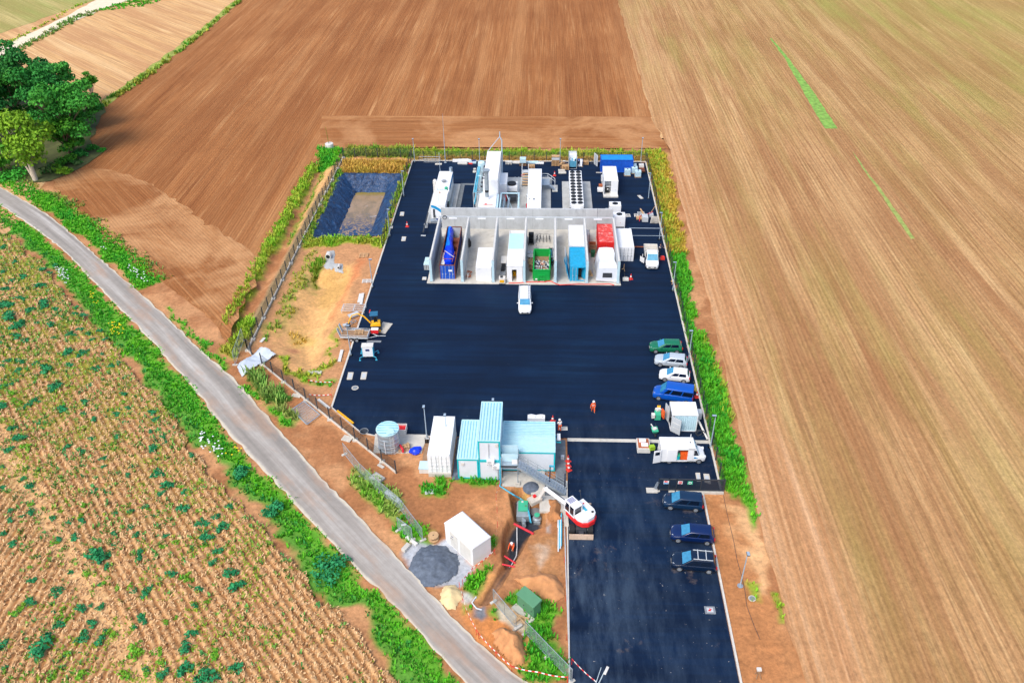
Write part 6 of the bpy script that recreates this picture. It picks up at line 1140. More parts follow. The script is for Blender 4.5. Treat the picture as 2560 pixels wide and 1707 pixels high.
# ================================================================ VEHICLES (x forward = front at -x ; length along x)
def wheel(t, x, y, r=.33, w_=.22, rim='rim'):
    o = B().m('rubber').cyl((0,-w_/2,0),(0,w_/2,0),r,n=20).build('wheel', t, 40, .02, loc=(x,y,r)); s_ = 1 if y > 0 else -1
    b = B().m(rim).cyl((0,s_*w_/2,0),(0,s_*(w_/2+.015),0),r*.66,n=16); b.m('dark_grey')
    for k in range(5): a = k*1.2566; b.cyl((math.cos(a)*r*.38,s_*(w_/2+.012),math.sin(a)*r*.38),(math.cos(a)*r*.38,s_*(w_/2+.022),math.sin(a)*r*.38),r*.12,n=6)
    b.build('rim', o, 40)
def car(loc, rz, label, paint, L=4.2, Wd=1.78, H=1.5, hood=.95, belt=.93, hoodlen=1.05, rear=.25, ws=.92, rs=.42, van=False, roof=None, group=None, rails=False, cargo=False, cat='car', nm='parked_car', sidewin=2, wr=.33, rearglass=True):
    t = thing(nm, label, cat, loc, rz, group); w2 = Wd/2; roof = roof or paint; secs = []
    def sec(x, zt, hw, zb=.24): return [(x,-hw*.92,zb),(x,-hw,zb+.2),(x,-hw,min(zt-.12,zb+.55)),(x,-hw*.965,zt-.04),(x,-hw*.84,zt),(x,0,zt+.03),(x,hw*.84,zt),(x,hw*.965,zt-.04),(x,hw,min(zt-.12,zb+.55)),(x,hw,zb+.2),(x,hw*.92,zb)]
    x0, x1 = -L/2, L/2; xh = x0+hoodlen
    for x, zt, hw in ((x0,hood*.62,w2*.72),(x0+.08,hood*.74,w2*.84),(x0+.3,hood*.86,w2*.95),(x0+.6,hood*.94,w2),(xh,hood,w2),(xh+.5,belt,w2),(x1-.7,belt+.03,w2),(x1-.25,belt+.03,w2*.97),(x1-.05,belt-.02,w2*.9),(x1,belt-.25,w2*.84)): secs.append(sec(x,zt,hw))
    B().m(paint).loft(secs).build('body', t, 45, .015)
    # greenhouse
    a, b_ = xh, x1-rear*.35; c, d = xh+ws, x1-rs; wb, wt = w2*.93, w2*(.86 if van else .74); zb, zt = belt-.02, H
    g = []
    n = 6
    for i in range(n+1):
        u = i/n; f = 1-(1-u)**2 if not van else u
        g.append((a+(c-a)*u, wb+(wt-wb)*u, zb+(zt-zb)*u))
    B().m(paint).hexa([(a,-wb,zb),(b_,-wb,zb),(b_,wb,zb),(a,wb,zb),(c,-wt,zt-.05),(d,-wt,zt-.05),(d,wt,zt-.05),(c,wt,zt-.05)]).build('cabin', t, 40, .045)
    b = B().m(roof); m_ = (c+d)/2
    b.loft([[(x,-wt*.93,zt-.06),(x,-wt*.6,zt-.01+e),(x,0,zt+.015+e),(x,wt*.6,zt-.01+e),(x,wt*.93,zt-.06)] for x,e in ((c+.02,-.02),(c+.35,.01),(m_,.03),(d-.3,.01),(d-.02,-.02))]).build('roof', t, 50)
    def gl(p, name): B().m('glass' if name == 'windshield' else 'glass_dark').quad([Vector(q) for q in p], .02).build(name, t)
    def lerp(A,C_,u): return tuple(A[i]+(C_[i]-A[i])*u for i in range(3))
    A0,A1,B0,B1 = (a,-wb,zb),(a,wb,zb),(c,-wt,zt-.05),(c,wt,zt-.05); e = (-.02,0,.012)
    q = [lerp(lerp(A0,B0,.06),lerp(A1,B1,.06),.07),lerp(lerp(A0,B0,.06),lerp(A1,B1,.06),.93),lerp(lerp(A0,B0,.92),lerp(A1,B1,.92),.93),lerp(lerp(A0,B0,.92),lerp(A1,B1,.92),.07)]; gl([tuple(v[i]+e[i] for i in range(3)) for v in q],'windshield')
    if rearglass:
        A0,A1,B0,B1 = (b_,-wb,zb),(b_,wb,zb),(d,-wt,zt-.05),(d,wt,zt-.05); q = [lerp(lerp(A0,B0,.3),lerp(A1,B1,.3),.1),lerp(lerp(A0,B0,.3),lerp(A1,B1,.3),.9),lerp(lerp(A0,B0,.9),lerp(A1,B1,.9),.9),lerp(lerp(A0,B0,.9),lerp(A1,B1,.9),.1)]; gl([(v[0]+.015,v[1],v[2]+.01) for v in q],'rear_window')
    for s_ in (-1,1):
        segs = [(.13,.46),(.5,.86)] if sidewin == 2 else ([(.12,.3)] if sidewin == 1 else [(.1,.26),(.30,.62),(.65,.97)])
        for u0, u1 in segs:
            def sp_(u, v): X0 = a+(b_-a)*u; X1 = c+(d-c)*max(0,min(1,(u-.05)/.9)); return (X0+(X1-X0)*v, s_*(wb+(wt-wb)*v+.012), zb+(zt-.05-zb)*v)
            q = [sp_(u0,.14),sp_(u1,.14),sp_(u1,.84),sp_(u0+(.04 if u0 < .2 else 0),.84)]; gl(q if s_ < 0 else q[::-1],'side_window')
        wheel(t, x0+.78, s_*(w2-.1), wr); wheel(t, x1-.75, s_*(w2-.1), wr)
        B().m('headlamp').hexa([(x0+.02,s_*w2*.5,hood*.55),(x0+.3,s_*w2*.86,hood*.55),(x0+.34,s_*w2*.93,hood*.58),(x0+.06,s_*w2*.5,hood*.6),(x0+.1,s_*w2*.5,hood*.8),(x0+.38,s_*w2*.80,hood*.88),(x0+.42,s_*w2*.9,hood*.87),(x0+.14,s_*w2*.5,hood*.81)]).build('headlight', t)
        B().m('taillamp').rbox((x1-.04,s_*w2*.82,belt-.12),(.12,.22,.28)).build('taillight', t, bevel=.03)
        B().m(paint).rbox((xh+.42,s_*(w2+.1),belt+.1),(.12,.2,.14)).build('wing_mirror', t, bevel=.03)
    B().m('dark_grey').box(x0-.02,x0+.1,-w2*.55,w2*.55,.3,.46).build('grille', t); B().m('offwhite').box(x0-.03,x0-.015,-.26,.26,.38,.48).build('number_plate', t); B().m('black').box(x0+.15,x1-.12,-w2*.9,w2*.9,.16,.27).build('sill', t)
    if rails:
        for s_ in (-1,1): B().m('light_grey').box(c+.1,d-.05,s_*wt*.86-.03,s_*wt*.86+.03,zt+.02,zt+.09).build('roof_rail', t)
        for x in (c+.55,c+1.35): B().m('light_grey').box(x-.04,x+.04,-wt*.95,wt*.95,zt+.095,zt+.14).build('cross_bar', t)
    return t
def mid(k, f_, r_, dy=0.85):
    A, C_ = P(k,*f_), P(k,*r_); return (A[0]+C_[0])/2, (A[1]+C_[1])/2+dy, math.atan2(C_[1]-A[1],C_[0]-A[0])
AZ = .062
g_ = 'cars parked along the right edge'
x,y,a = mid('M',(240,335),(650,345)); car((x,y,AZ),a,'dark green hatchback, farthest of the cars along the right edge','green_car',4.35,group=g_)
x,y,a = mid('M',(325,505),(700,545)); car((x,y,AZ),a,'silver hatchback between the green car and the white small car','silver_car',4.25,group=g_)
x,y,a = mid('M',(385,700),(735,738)); car((x,y,AZ),a,'small white hatchback between the silver car and the blue van','white_car',3.9,1.7,group=g_,hoodlen=.9)
x,y,a = mid('M',(275,930),(810,1010)); car((x,y,AZ),a,'blue van with dark side windows parked beside the small white car','blue_van',4.95,1.95,1.98,1.05,1.08,.85,.1,.75,.06,True,'blue_van','vans on the site',False,cat='van',nm='parked_van',sidewin=3)
x,y,a = mid('N',(262,800),(632,835)); car((x,y,AZ),a,'dark blue compact people carrier nearest to the sliding gate','navy_car2',4.2,1.8,1.62,group='dark cars parked at the entrance',hoodlen=.85,rs=.2)
x,y,a = mid('N',(328,1135),(762,1175)); car((x,y,AZ),a,'dark blue hatchback, middle one of the three cars at the entrance','navy_car',4.45,1.82,1.5,group='dark cars parked at the entrance')
x,y,a = mid('N',(345,1430),(775,1470)); car((x,y,AZ),a,'dark blue crossover with pale roof bars, nearest car at the entrance','navy_car3',4.4,1.82,1.62,group='dark cars parked at the entrance',rails=True,hoodlen=1.0)
# white small van in front of the bays, nose to the camera
A, C_ = P('F',1205,716), P('F',1207,657); car((-2.55,101.9,AZ),R(90+2),'white van with ladder and rack on its roof parked in front of the concrete bays','white_car',5.0,1.9,1.95,1.05,1.08,.95,.1,.6,.06,True,'white_car','vans on the site',False,cat='van',nm='parked_van',sidewin=1,rearglass=False)
t = thing('ladder','ladder and tubes tied on the roof of the white van before the bays','ladder',(-2.55,102.8,2.08),R(90)); b = B().m('light_grey')
for y in (-.75,-.45,.8): b.box(-2.3,1.6,y-.03,y+.03,.0,.08)
b.build('rail', t)
for i in range(8): B().m('light_grey').box(-2.0+i*.45,-1.95+i*.45,-.45-.3,-.45,.02,.06).build('rung', t)
# tipper truck at the right, nose to the camera
t = thing('tipper_truck','white flatbed tipper truck with open driver door near the right fence','truck',(17.2,115.2,AZ),R(88)); pa = 'white_car'
# local x: front at -x
def sec2(x, zt, hw, zb=.3): return [(x,-hw*.94,zb),(x,-hw,zb+.25),(x,-hw,zt-.15),(x,-hw*.94,zt-.03),(x,-hw*.8,zt),(x,hw*.8,zt),(x,hw*.94,zt-.03),(x,hw,zt-.15),(x,hw,zb+.25),(x,hw*.94,zb)]
B().m(pa).loft([sec2(-2.9,.75,.75),sec2(-2.8,.9,.88),sec2(-2.5,1.05,.98),(sec2(-1.95,1.2,1.0)),sec2(-.3,1.25,1.0),sec2(-.25,1.2,.98)]).build('cab_body', t, 45, .02)
B().m(pa).hexa([(-2.0,-.95,1.15),(-.25,-.95,1.15),(-.25,.95,1.15),(-2.0,.95,1.15),(-1.35,-.82,2.2),(-.3,-.82,2.2),(-.3,.82,2.2),(-1.35,.82,2.2)]).build('cab', t, 40, .08)
B().m('glass_sky').quad([(-1.99,-.84,1.27),(-1.99,.84,1.27),(-1.43,.76,2.1),(-1.43,-.76,2.1)],.02).build('windshield', t)
for s_ in (-1,1): B().m('glass_dark').quad([(-1.75,s_*.955,1.3),(-.7,s_*.95,1.3),(-.7,s_*.86,2.05),(-1.3,s_*.86,2.05)],.02).build('side_window', t); B().m('headlamp').rbox((-2.75,s_*.72,.82),(.3,.3,.2)).build('headlight', t, bevel=.03); B().m('dark_grey').rbox((-1.8,s_*1.12,1.45),(.12,.2,.3)).build('wing_mirror', t); wheel(t,-2.1,s_*.9,.36,.24); wheel(t,1.7,s_*.9,.36,.24)
B().m('black').box(-2.93,-2.75,-.6,.6,.42,.62).build('grille', t); B().m('offwhite').box(-2.96,-2.94,-.26,.26,.45,.56).build('number_plate', t); B().m('dark_grey').box(-.3,2.9,-.5,.5,.5,.85).build('chassis', t)
b = B().m('offwhite').box(-.1,3.0,-1.05,1.05,.95,1.03).box(-.15,-.08,-1.05,1.05,1.03,1.9); b.box(-.1,3.0,-1.08,-1.03,1.03,1.42).box(-.1,3.0,1.03,1.08,1.03,1.42).box(2.97,3.03,-1.05,1.05,1.03,1.42); b.m('plate_drain').box(0,2.9,-1.0,1.0,1.03,1.12); b.build('load_bed', t)
B().m(pa).rbox((-1.45,1.55,1.05),(.9,.07,.9),R(40)).rbox((-1.5,1.52,1.75),(.1,.05,.6),R(40)).build('door', t); B().m('glass_dark').rbox((-1.42,1.57,1.7),(.7,.03,.5),R(40)).build('door_window', t)
tag(B().m('wood_red').rbox((0,0,0),(3.3,.12,.12)).build('timber_beam', loc=(15.2,119.6,.14)),'brown beam on the ground behind the tipper truck','beam')
tag(B().m('tape_red').rbox((0,0,0),(.8,.35,.3)).rbox((.1,.2,.2),(.5,.5,.2),.4).build('red_bag', loc=(19.0,115.6,.25)),'red bag between the open truck door and the fence','bag')
# big white van with open doors, nose to the right
x,y,a = 15.95,70.35,R(1.5); t = thing('delivery_van','large white delivery van with open side and rear doors showing orange and turquoise goods','van',(x+.25,y,AZ),a+math.pi); t.scale = (.89,.95,.93); pa = 'white_car'
B().m(pa).loft([sec2(-2.95,.75,.75),sec2(-2.85,.95,.9),sec2(-2.5,1.12,1.0),sec2(-1.95,1.3,1.03),sec2(-1.3,1.32,1.03)]).build('bonnet', t, 45, .02)
B().m(pa).hexa([(-2.1,-.98,1.22),(-1.28,-1.0,1.22),(-1.28,1.0,1.22),(-2.1,.98,1.22),(-1.5,-.86,2.45),(-1.28,-.88,2.5),(-1.28,.88,2.5),(-1.5,.86,2.45)]).build('cab', t, 40, .05)
B().m('glass_sky').quad([(-2.1,-.86,1.3),(-2.1,.86,1.3),(-1.56,.78,2.32),(-1.56,-.78,2.32)],.03).build('windshield', t)
b = B().m(pa).box(-1.28,2.9,-1.03,-.97,.35,2.5).box(-1.28,-.55,.97,1.03,.35,2.5).box(.75,2.9,.97,1.03,.35,2.5).box(-1.28,.75,.97,1.03,.35,.55).box(-1.28,.75,.97,1.03,2.25,2.5).box(-1.3,-1.24,-.97,.97,.5,2.5); b.build('cargo_walls', t, bevel=.02)
B().m(pa).hexa([(-1.5,-1.0,2.45),(2.93,-1.03,2.5),(2.93,1.03,2.5),(-1.5,1.0,2.45),(-1.4,-.9,2.6),(2.9,-.92,2.66),(2.9,.92,2.66),(-1.4,.9,2.6)]).build('roof', t, 40, .05); B().m('mid_grey').box(-1.25,2.9,-.97,.97,.35,.55).build('cargo_floor', t)
b = B().m(pa).box(.82,2.1,1.06,1.11,.45,2.35); b.build('sliding_door', t, bevel=.02)
for s_ in (-1,1): B().m('glass_dark').quad([(-1.95,s_*1.0,1.38),(-1.36,s_*1.02,1.38),(-1.36,s_*.93,2.1),(-1.62,s_*.9,2.1)],.02).build('side_window', t); B().m('headlamp').rbox((-2.8,s_*.74,.95),(.3,.3,.25)).build('headlight', t, bevel=.03); wheel(t,-2.1,s_*.94,.37,.24); wheel(t,1.7,s_*.94,.37,.24)
B().m('blue_deep').box(-2.98,-2.85,-.75,.75,.4,.6).build('bumper', t); B().m('swoosh_blue').box(-1.9,-1.4,1.035,1.045,.9,1.0).rbox((-1.55,1.04,1.05),(.3,.01,.16)).build('logo_stripe', t); B().m('black').cyl((-.9,.1,2.66),(-.9,.1,2.72),.08).build('roof_cap', t)
B().m(pa).rbox((3.35,1.25,1.4),(1.0,.06,2.0),R(12)).build('rear_door', t, bevel=.02); B().m('glass_dark').rbox((3.35,1.285,1.9),(.6,.02,.5),R(12)).build('door_window', t); B().m(pa).rbox((-1.3,-1.5,1.3),(.08,1.0,1.6),R(-15)).build('passenger_door', t)
tag(B().m('orange').box(-.45,.45,-.25,.25,0,.9).build('goods_box', loc=(16.4,69.7,.65)),'orange goods inside the open side of the white delivery van','goods'); tag(B().m('turquoise').box(-.3,.3,-.2,.2,0,.55).m('green_lid').box(-.35,.35,-.25,.25,.55,.62).build('goods_box', loc=(15.55,69.6,.65)),'turquoise box inside the open side of the white delivery van','box')
tag(B().m('offwhite').box(-.75,.75,-.9,.9,.0,.7).m('wood_red').box(-.65,.65,-.8,.8,.7,.74).m('white_paint').box(-.5,.3,.1,.6,.74,.95).box(-.3,.5,-.6,-.1,.74,.9).build('tool_trolley', loc=(12.0,71.9,.07), bevel=.02),'white tray with tools and red base behind the white delivery van','tool tray')
tag(B().m(W('lime', S(150,190,40))).rbox((0,0,.3),(.6,.5,.5),.3).build('waste_bag', loc=(12.9,71.1,.6)),'lime green bag at the rear of the white delivery van','bag')
# white container with open door by the right edge
t = thing('small_container','short white container with an open grey door and clutter around it','container',(15.55,74.95,0)); Lx, Ly, Hc = 3.0, 2.4, 2.6
b = B().m('white_worn'); n = 11
v = []
for i in range(n):
    for f_, o_ in ((0,0),(.3,0),(.5,1),(.8,1)): v.append((.3+(i+f_)*(Lx-.3)/n, -.0+.05*o_))
v.append((Lx,0)); m_ = len(v); b.m('pale_cyan').add([(x,y,.15) for x,y in v]+[(x,y,Hc-.1) for x,y in v],[(i,i+1,m_+i+1,m_+i) for i in range(m_-1)]); b.m('white_worn').box(Lx-.05,Lx,.05,Ly,.15,Hc-.1).box(0,Lx-.05,Ly-.05,Ly,.15,Hc-.1); b.build('side_walls', t)  # pale cyan front: bluish sky light on the white side, put into colour
B().m('white_worn').box(-.05,Lx+.05,-.05,Ly+.05,Hc-.1,Hc).build('roof', t); B().m('white_worn').box(-.04,.06,-.04,.06,0,Hc-.1).box(-.04,.06,Ly-.06,Ly+.04,0,Hc-.1).box(Lx-.06,Lx+.04,-.04,.06,0,Hc-.1).box(-.04,Lx+.04,-.04,.05,.0,.15).box(-.04,.04,.05,Ly,0,.15).build('frame', t); B().m('black').box(.1,Lx-.1,.1,Ly-.1,.12,.16).build('floor', t)
o = B().m('light_grey').box(0,1.25,-.04,.04,.15,Hc-.2).build('door', t, loc=(-.0,-.06,0)); o.rotation_euler = (0,0,R(-38)); o2 = B().m('offwhite').box(.1,1.15,-.06,-.04,.9,.95).box(.1,1.15,-.06,-.04,1.6,1.65).build('door_rib', o); B().m('light_grey').rbox((-.28,1.9,1.3),(.06,1.1,2.2),R(20)).build('door', t)
tag(B().m('green_lid').rbox((0,0,.5),(.7,.9,.8)).m('offwhite').rbox((.1,.5,1.0),(.6,.5,.3),.5).rbox((-.5,-.2,.6),(.5,.5,.5)).m('orange').rbox((.55,-.5,1.2),(.15,.7,1.1),.3).m('yellow').rbox((.2,.8,1.2),(.4,.2,.2)).build('stored_tools', loc=(14.2,77.2,.06)),'green and orange tools heaped behind the short white container','tools')
tag(B().m('light_grey').rbox((0,.4,.6),(1.2,.8,1.0)).m('dark_grey').ring((.1,-2.9,.4),.5,.05,14,'Y').ring((-.1,-2.7,.4),.4,.05,14,'Y').m('offwhite').cyl((.0,-1.0,.9),(.8,-3.6,.2),.12).build('site_clutter', loc=(18.9,77.0,.06)),'pipes, hoses and boxes between the short white container and the fence','clutter')
t = thing('wheelbarrow','green wheelbarrow with tools left of the short white container','wheelbarrow',P('M',290,1375)[:2]+(.06,),R(5)); B().m('green_lid').hexa([(-.25,-.35,.3),(.25,-.35,.3),(.25,.3,.3),(-.25,.3,.3),(-.38,-.5,.65),(.38,-.5,.65),(.38,.45,.65),(-.38,.45,.65)]).build('tray', t); B().m('rubber').cyl((-.05,-.65,.2),(.05,-.65,.2),.2,n=14).build('wheel', t)
b = B().m('dark_grey'); [b.pipe([(s_*.08,-.65,.2),(s_*.25,.2,.35),(s_*.3,1.0,.6)],.025,6).cyl((s_*.25,.3,.3),(s_*.25,.35,0),.02) for s_ in (-1,1)]; b.build('frame', t); B().m('offwhite').rbox((0,0,.7),(.5,.4,.12),.5).rbox((-.2,.4,.72),(.12,.9,.06),.2).build('tools', t)
# sliding gate
t = thing('sliding_gate','dark slatted sliding gate with small signs lying across the entrance edge','gate',(12.95,65.0,0)); b = B().m('dark_grey')
for z in (.35,1.95): b.box(0,7.1,-.05,.05,z-.05,z+.05)
for x in (0,1.15,1.95,4.6,7.05): b.box(x,x+.06,-.05,.05,.3,2.0)
b.build('frame', t); b = B().m(W('gate_dark', S(24,40,56), rough=.5))
for i in range(9): b.box(0,7.1,-.03,.0,.45+i*.165,.56+i*.165)
b.build('slats', t); B().m('concrete_pale').box(1.2,7.2,-.3,-.05,.0,.28).build('track', t); B().m('galv').rbox((-.15,0,1.0),(.3,.06,1.0),0,.3).build('catch_post', t)
B().m('white_paint').box(.55,1.1,-.06,-.052,1.25,1.75).build('notice', t); B().m('red').box(.62,.98,-.066,-.061,1.52,1.72).build('notice_panel', t); B().m('swoosh_blue').box(.58,1.07,-.066,-.061,1.28,1.42).build('notice_panel', t)
o = B().m('white_paint').box(2.1,2.6,-.06,-.052,1.3,1.75).build('sign', t); B().m('red').cyl((2.35,-.065,1.52),(2.35,-.07,1.52),.2,n=18).build('sign_disc', o); B().m('white_paint').box(2.22,2.48,-.078,-.072,1.48,1.56).build('sign_bar', o)
o = B().m('green_lid').box(3.15,3.7,-.06,-.052,1.25,1.75).build('sign', t); B().m('white_paint').cyl((3.42,-.065,1.5),(3.42,-.07,1.5),.18,n=16).build('sign_disc', o); B().m('green_lid').cyl((3.42,-.072,1.5),(3.42,-.076,1.5),.1,n=12).build('sign_dot', o)
tag(B().m('concrete_pale').box(-.6,.6,-.35,.35,0,.12).hexa([(.6,-.3,0),(.9,-.1,0),(.9,.1,0),(.6,.3,0),(.6,-.3,.1),(.9,-.1,.1),(.9,.1,.1),(.6,.3,.1)]).build('gate_stop', loc=P('N',120,608)[:2]+(.06,)),'pale concrete block at the left end of the sliding gate','block')
# mini excavator and trailer at the left edge
t = thing('mini_excavator','yellow mini excavator with blue canopy beside the trailer','excavator',P('H',1490,865)[:2]+(.06,),R(8))
for x in (-.62,.62):
    b = B().m('rubber').box(x-.17,x+.17,-.75,.75,.08,.45).cyl((x-.17,-.75,.27),(x+.17,-.75,.27),.19,n=12).cyl((x-.17,.75,.27),(x+.17,.75,.27),.19,n=12)
    b.build('track', t)
B().m('dark_grey').box(-.5,.5,-.5,.5,.3,.55).build('chassis', t); B().m('yellow').hexa([(-.7,-.5,.6),(.75,-.6,.6),(.75,.6,.6),(-.7,.6,.6),(-.6,-.4,1.0),(.7,-.5,1.15),(.7,.5,1.15),(-.6,.5,1.0)]).build('body', t, bevel=.06)
b = B().m('dark_grey')
for x, y in ((-.5,-.35),(.35,-.35),(-.5,.5),(.35,.5)): b.cyl((x,y,.95),(x,y,2.35),.035,n=6)
b.build('canopy_frame', t); B().m(W('canopy_blue', S(40,104,140), rough=.5)).box(-.65,.5,-.5,.62,2.35,2.45).build('canopy', t, bevel=.04); B().m('black').box(-.2,.25,-.1,.35,1.0,1.15).box(-.2,.25,.3,.4,1.1,1.6).build('seat', t)
B().m('yellow').pipe([(-.7,.1,.9),(-1.5,.3,1.9),(-2.3,.5,2.3)],.11,8).build('boom', t, 40); B().m('yellow').pipe([(-2.3,.5,2.3),(-3.2,.4,2.1),(-3.75,.0,1.1)],.08,8).build('arm', t, 40); B().m('dark_grey').pipe([(-1.2,.2,1.3),(-2.0,.42,2.35)],.05,6).build('hydraulic_cylinder', t)
B().m('dark_grey').hexa([(-4.0,-.35,.3),(-3.5,-.35,.3),(-3.5,.3,.3),(-4.0,.3,.3),(-4.1,-.35,.8),(-3.6,-.35,1.1),(-3.6,.3,1.1),(-4.1,.3,.8)]).build('bucket', t); B().m('yellow').box(-.75,.75,-1.3,-1.2,.15,.45).build('blade', t); B().m('tape_red').cyl((-.75,1.1,1.9),(-.6,1.1,2.4),.08).build('warning_lamp', t)
t = thing('flatbed_trailer','grey twin-axle flatbed trailer with ramps holding a pallet and red box','trailer',P('H',1290,960)[:2]+(0,),R(-3)); Lt = 3.9
B().m('wood_old').box(-1.9,1.9,-.75,.95,.55,.62).build('bed', t); b = B().m('light_grey').box(-1.95,1.95,-.83,-.75,.5,.72).box(-1.95,1.95,.95,1.03,.5,.72).box(1.9,1.98,-.83,1.03,.5,1.0).box(-1.95,1.95,-.83,-.79,.95,1.0).box(-1.95,1.95,.99,1.03,.95,1.0)
for x in (-1.9,-.6,.6,1.9): b.box(x-.03,x+.03,-.83,-.79,.7,1.0).box(x-.03,x+.03,.99,1.03,.7,1.0)
b.cyl((1.9,-.6,.5),(3.1,0,.5),.05,n=6).cyl((1.9,.8,.5),(3.1,.1,.5),.05,n=6).cyl((3.1,.05,.5),(4.3,.05,.55),.05,n=6); b.build('frame', t)
for x in (-.35,.45):
    for s_ in (-.93,1.13): wheel(t,x,s_,.3,.2)
for y in (-.45,.6): B().m('light_grey').rbox((-2.1,y,1.15),(.08,.5,1.4),0,R(-15)).build('ramp', t)
B().m('galv').pipe([(-.8,1.25,.5),(-.6,1.25,.68),(.7,1.25,.68),(.9,1.25,.5)],.12,8).build('mudguard', t)
tag(B().m('red').box(-.5,.5,-.3,.3,0,.55).m('tape_white').box(-.5,.5,-.3,.3,.55,.6).build('fuel_can', loc=P('H',1485,935)[:2]+(.55,)),'red tool box on the drawbar of the flatbed trailer','tool box')
pallet(P('H',1330,940)[:2]+(.64,),R(5),'pallet lying on the bed of the flatbed trailer',1,sx=1.2,sy=1.0)
pallet(P('H',1370,160)[:2]+(.1,),R(2),'pallet on the sand beside the yard edge, near the pond',1,m='wood',sx=1.4,sy=1.3); pallet(P('H',1400,410)[:2]+(.05,),R(4),'pallet beside the lamp post at the sandy basin',1,m='offwhite',sx=1.4,sy=1.0)
for (x0,y0,x1,y1,lab) in ((1340,535,1320,620,'white boards beside the yard edge, left of a pair'),(1362,530,1342,640,'white boards beside the yard edge, right of a pair'),(1158,1085,1130,1198,'white board on the soil between the trailer and the kerb'),(400,968,362,1008,'small white board left of the sandy basin')):
    a0, a1 = P('H',x0,y0), P('H',x1,y1); L = math.hypot(a1[0]-a0[0],a1[1]-a0[1]); xm, ym = (a0[0]+a1[0])/2,(a0[1]+a1[1])/2
    tag(B().m('offwhite').rbox((0,0,.12),(L,.4,.12),math.atan2(a1[1]-a0[1],a1[0]-a0[0])).build('board', loc=(xm,ym,max(zat(xm,ym),-.2)+.05)),lab,'board')
b = B().m('light_grey')
for i in range(4): b.box(-1.7,1.7,-.9+i*.55,-.8+i*.55,.5,.56)
for x in (-1.7,0,1.6): b.box(x,x+.1,-.9,.9,.44,.5)
for x in (-1.65,1.6): b.box(x,x+.06,-.85,-.8,0,.5).box(x,x+.06,.8,.85,0,.5)
tag(b.build('metal_rack', loc=P('H',1275,690)[:2]+(.0,)),'low pale metal rack on the soil behind the yellow mini excavator','rack')
tag(B().m('light_grey').hexa([(-.7,-.35,.1),(.7,-.35,.1),(.7,.35,.1),(-.7,.35,.1),(-.8,-.45,.45),(.8,-.45,.45),(.8,.45,.45),(-.8,.45,.45)]).build('metal_trough', loc=P('H',1275,755)[:2]+(.05,)),'grey metal trough between the low rack and the mini excavator','trough').rotation_euler = (0,0,R(40))
tag(B().m('mid_grey').ring((0,0,.2),.35,.06,12).ring((.5,.4,.3),.35,.06,12).m('light_grey').rbox((-.5,-.4,.2),(.8,.5,.2),.5).build('chain_heap', loc=P('H',1235,830)[:2]+(.05,)),'chains and grey fittings behind the trailer ramps','fittings')
tag(B().m('plate_drain').box(-1.3,1.3,-.75,.75,0,.05).build('rubber_mat', loc=P('H',1570,865)[:2]+(.065,)),'worn grey mat on the asphalt right of the mini excavator','mat').rotation_euler = (0,0,R(75)); tag(B().m('mid_grey').box(-1.0,1.0,-.2,.2,0,.05).build('steel_plate', loc=P('H',1470,998)[:2]+(.065,)),'narrow grey plate on the asphalt below the trailer drawbar','plate')
t = thing('site_kiosk','pale blue and white cabinet on splayed blue legs below the trailer','cabinet',P('H',1420,1150)[:2]+(.06,),R(4)); B().m('white_paint').box(-.75,.75,-.4,.5,.35,1.9).build('housing', t, bevel=.04); B().m('offwhite').box(-.78,.78,-.43,.53,1.9,2.0).build('roof', t); B().m('pipe_blue').box(-.76,-.68,-.42,.52,.3,1.9).box(.68,.76,-.42,.52,.3,1.9).build('corner_trim', t); B().m('blue_deep').box(-.25,.25,-.43,-.41,1.3,1.6).build('display', t)
for x, y in ((-1.1,-.7),(1.1,-.7),(-1.1,.9),(1.2,.9)): b = B().m('pipe_blue').cyl((x*.6,y*.5,.45),(x,y,.4),.05,n=6).cyl((x,y,.4),(x,y,0),.05,n=6).box(x-.12,x+.12,y-.12,y+.12,0,.04); b.build('leg', t)
# drain pieces in the sandy basin
for (k,x0,y0,lab,h) in (('H',1028,180,'large white pipe outlet on the grey concrete apron in the sandy basin',.45),('H',1128,278,'small dark pipe outlet on the grey apron in the sandy basin',.2)):
    z = zat(*P(k,x0,y0)[:2]); tag(B().m('offwhite').cyl((0,.5,.3),(0,-.4,.3),h,n=14).m('black').cyl((0,-.405,.3),(0,-.41,.3),h*.75,n=14).build('drain_pipe', loc=P(k,x0,y0)[:2]+(z+.2,)),lab,'pipe')
def blob(poly, name, label, cat, m, h, top=0.0, ns=1.0, kind=None, z0=None):
    p = np.array(poly); x0,y0 = p.min(0)-.3; x1,y1 = p.max(0)+.3; n = max(12,min(70,int(max(x1-x0,y1-y0)/.13))); X, Y = np.meshgrid(np.linspace(x0,x1,n),np.linspace(y0,y1,n)); d = sdist(X+(fbm(X,Y,1.1,131,3)-.5)*.7,Y+(fbm(X,Y,1.1,132,3)-.5)*.7,poly); dm = d.max()
    Z = np.where(d > 0, (h*np.clip(d/dm,0,1)**.85), 0)*(1+(fbm(X,Y,.9*ns,133,4)-.5)*.5)+(fbm(X,Y,2.5*ns,134,3)-.5)*.16*min(1,h)*(d > 0)+zarr(X,Y)+.03
    ok = d > -.06; kq = ok[:-1,:-1]&ok[1:,1:]&ok[:-1,1:]&ok[1:,:-1]; i2 = np.arange(n*n).reshape(n,n); fq = np.stack([i2[:-1,:-1],i2[:-1,1:],i2[1:,1:],i2[1:,:-1]],-1)[kq]
    u_, inv_ = np.unique(fq, return_inverse=True); o = npmesh(name, np.c_[X.ravel(),Y.ravel(),Z.ravel()][u_], inv_.reshape(-1,4), [m], None, kind, 4, True); return tag(o, label, cat)
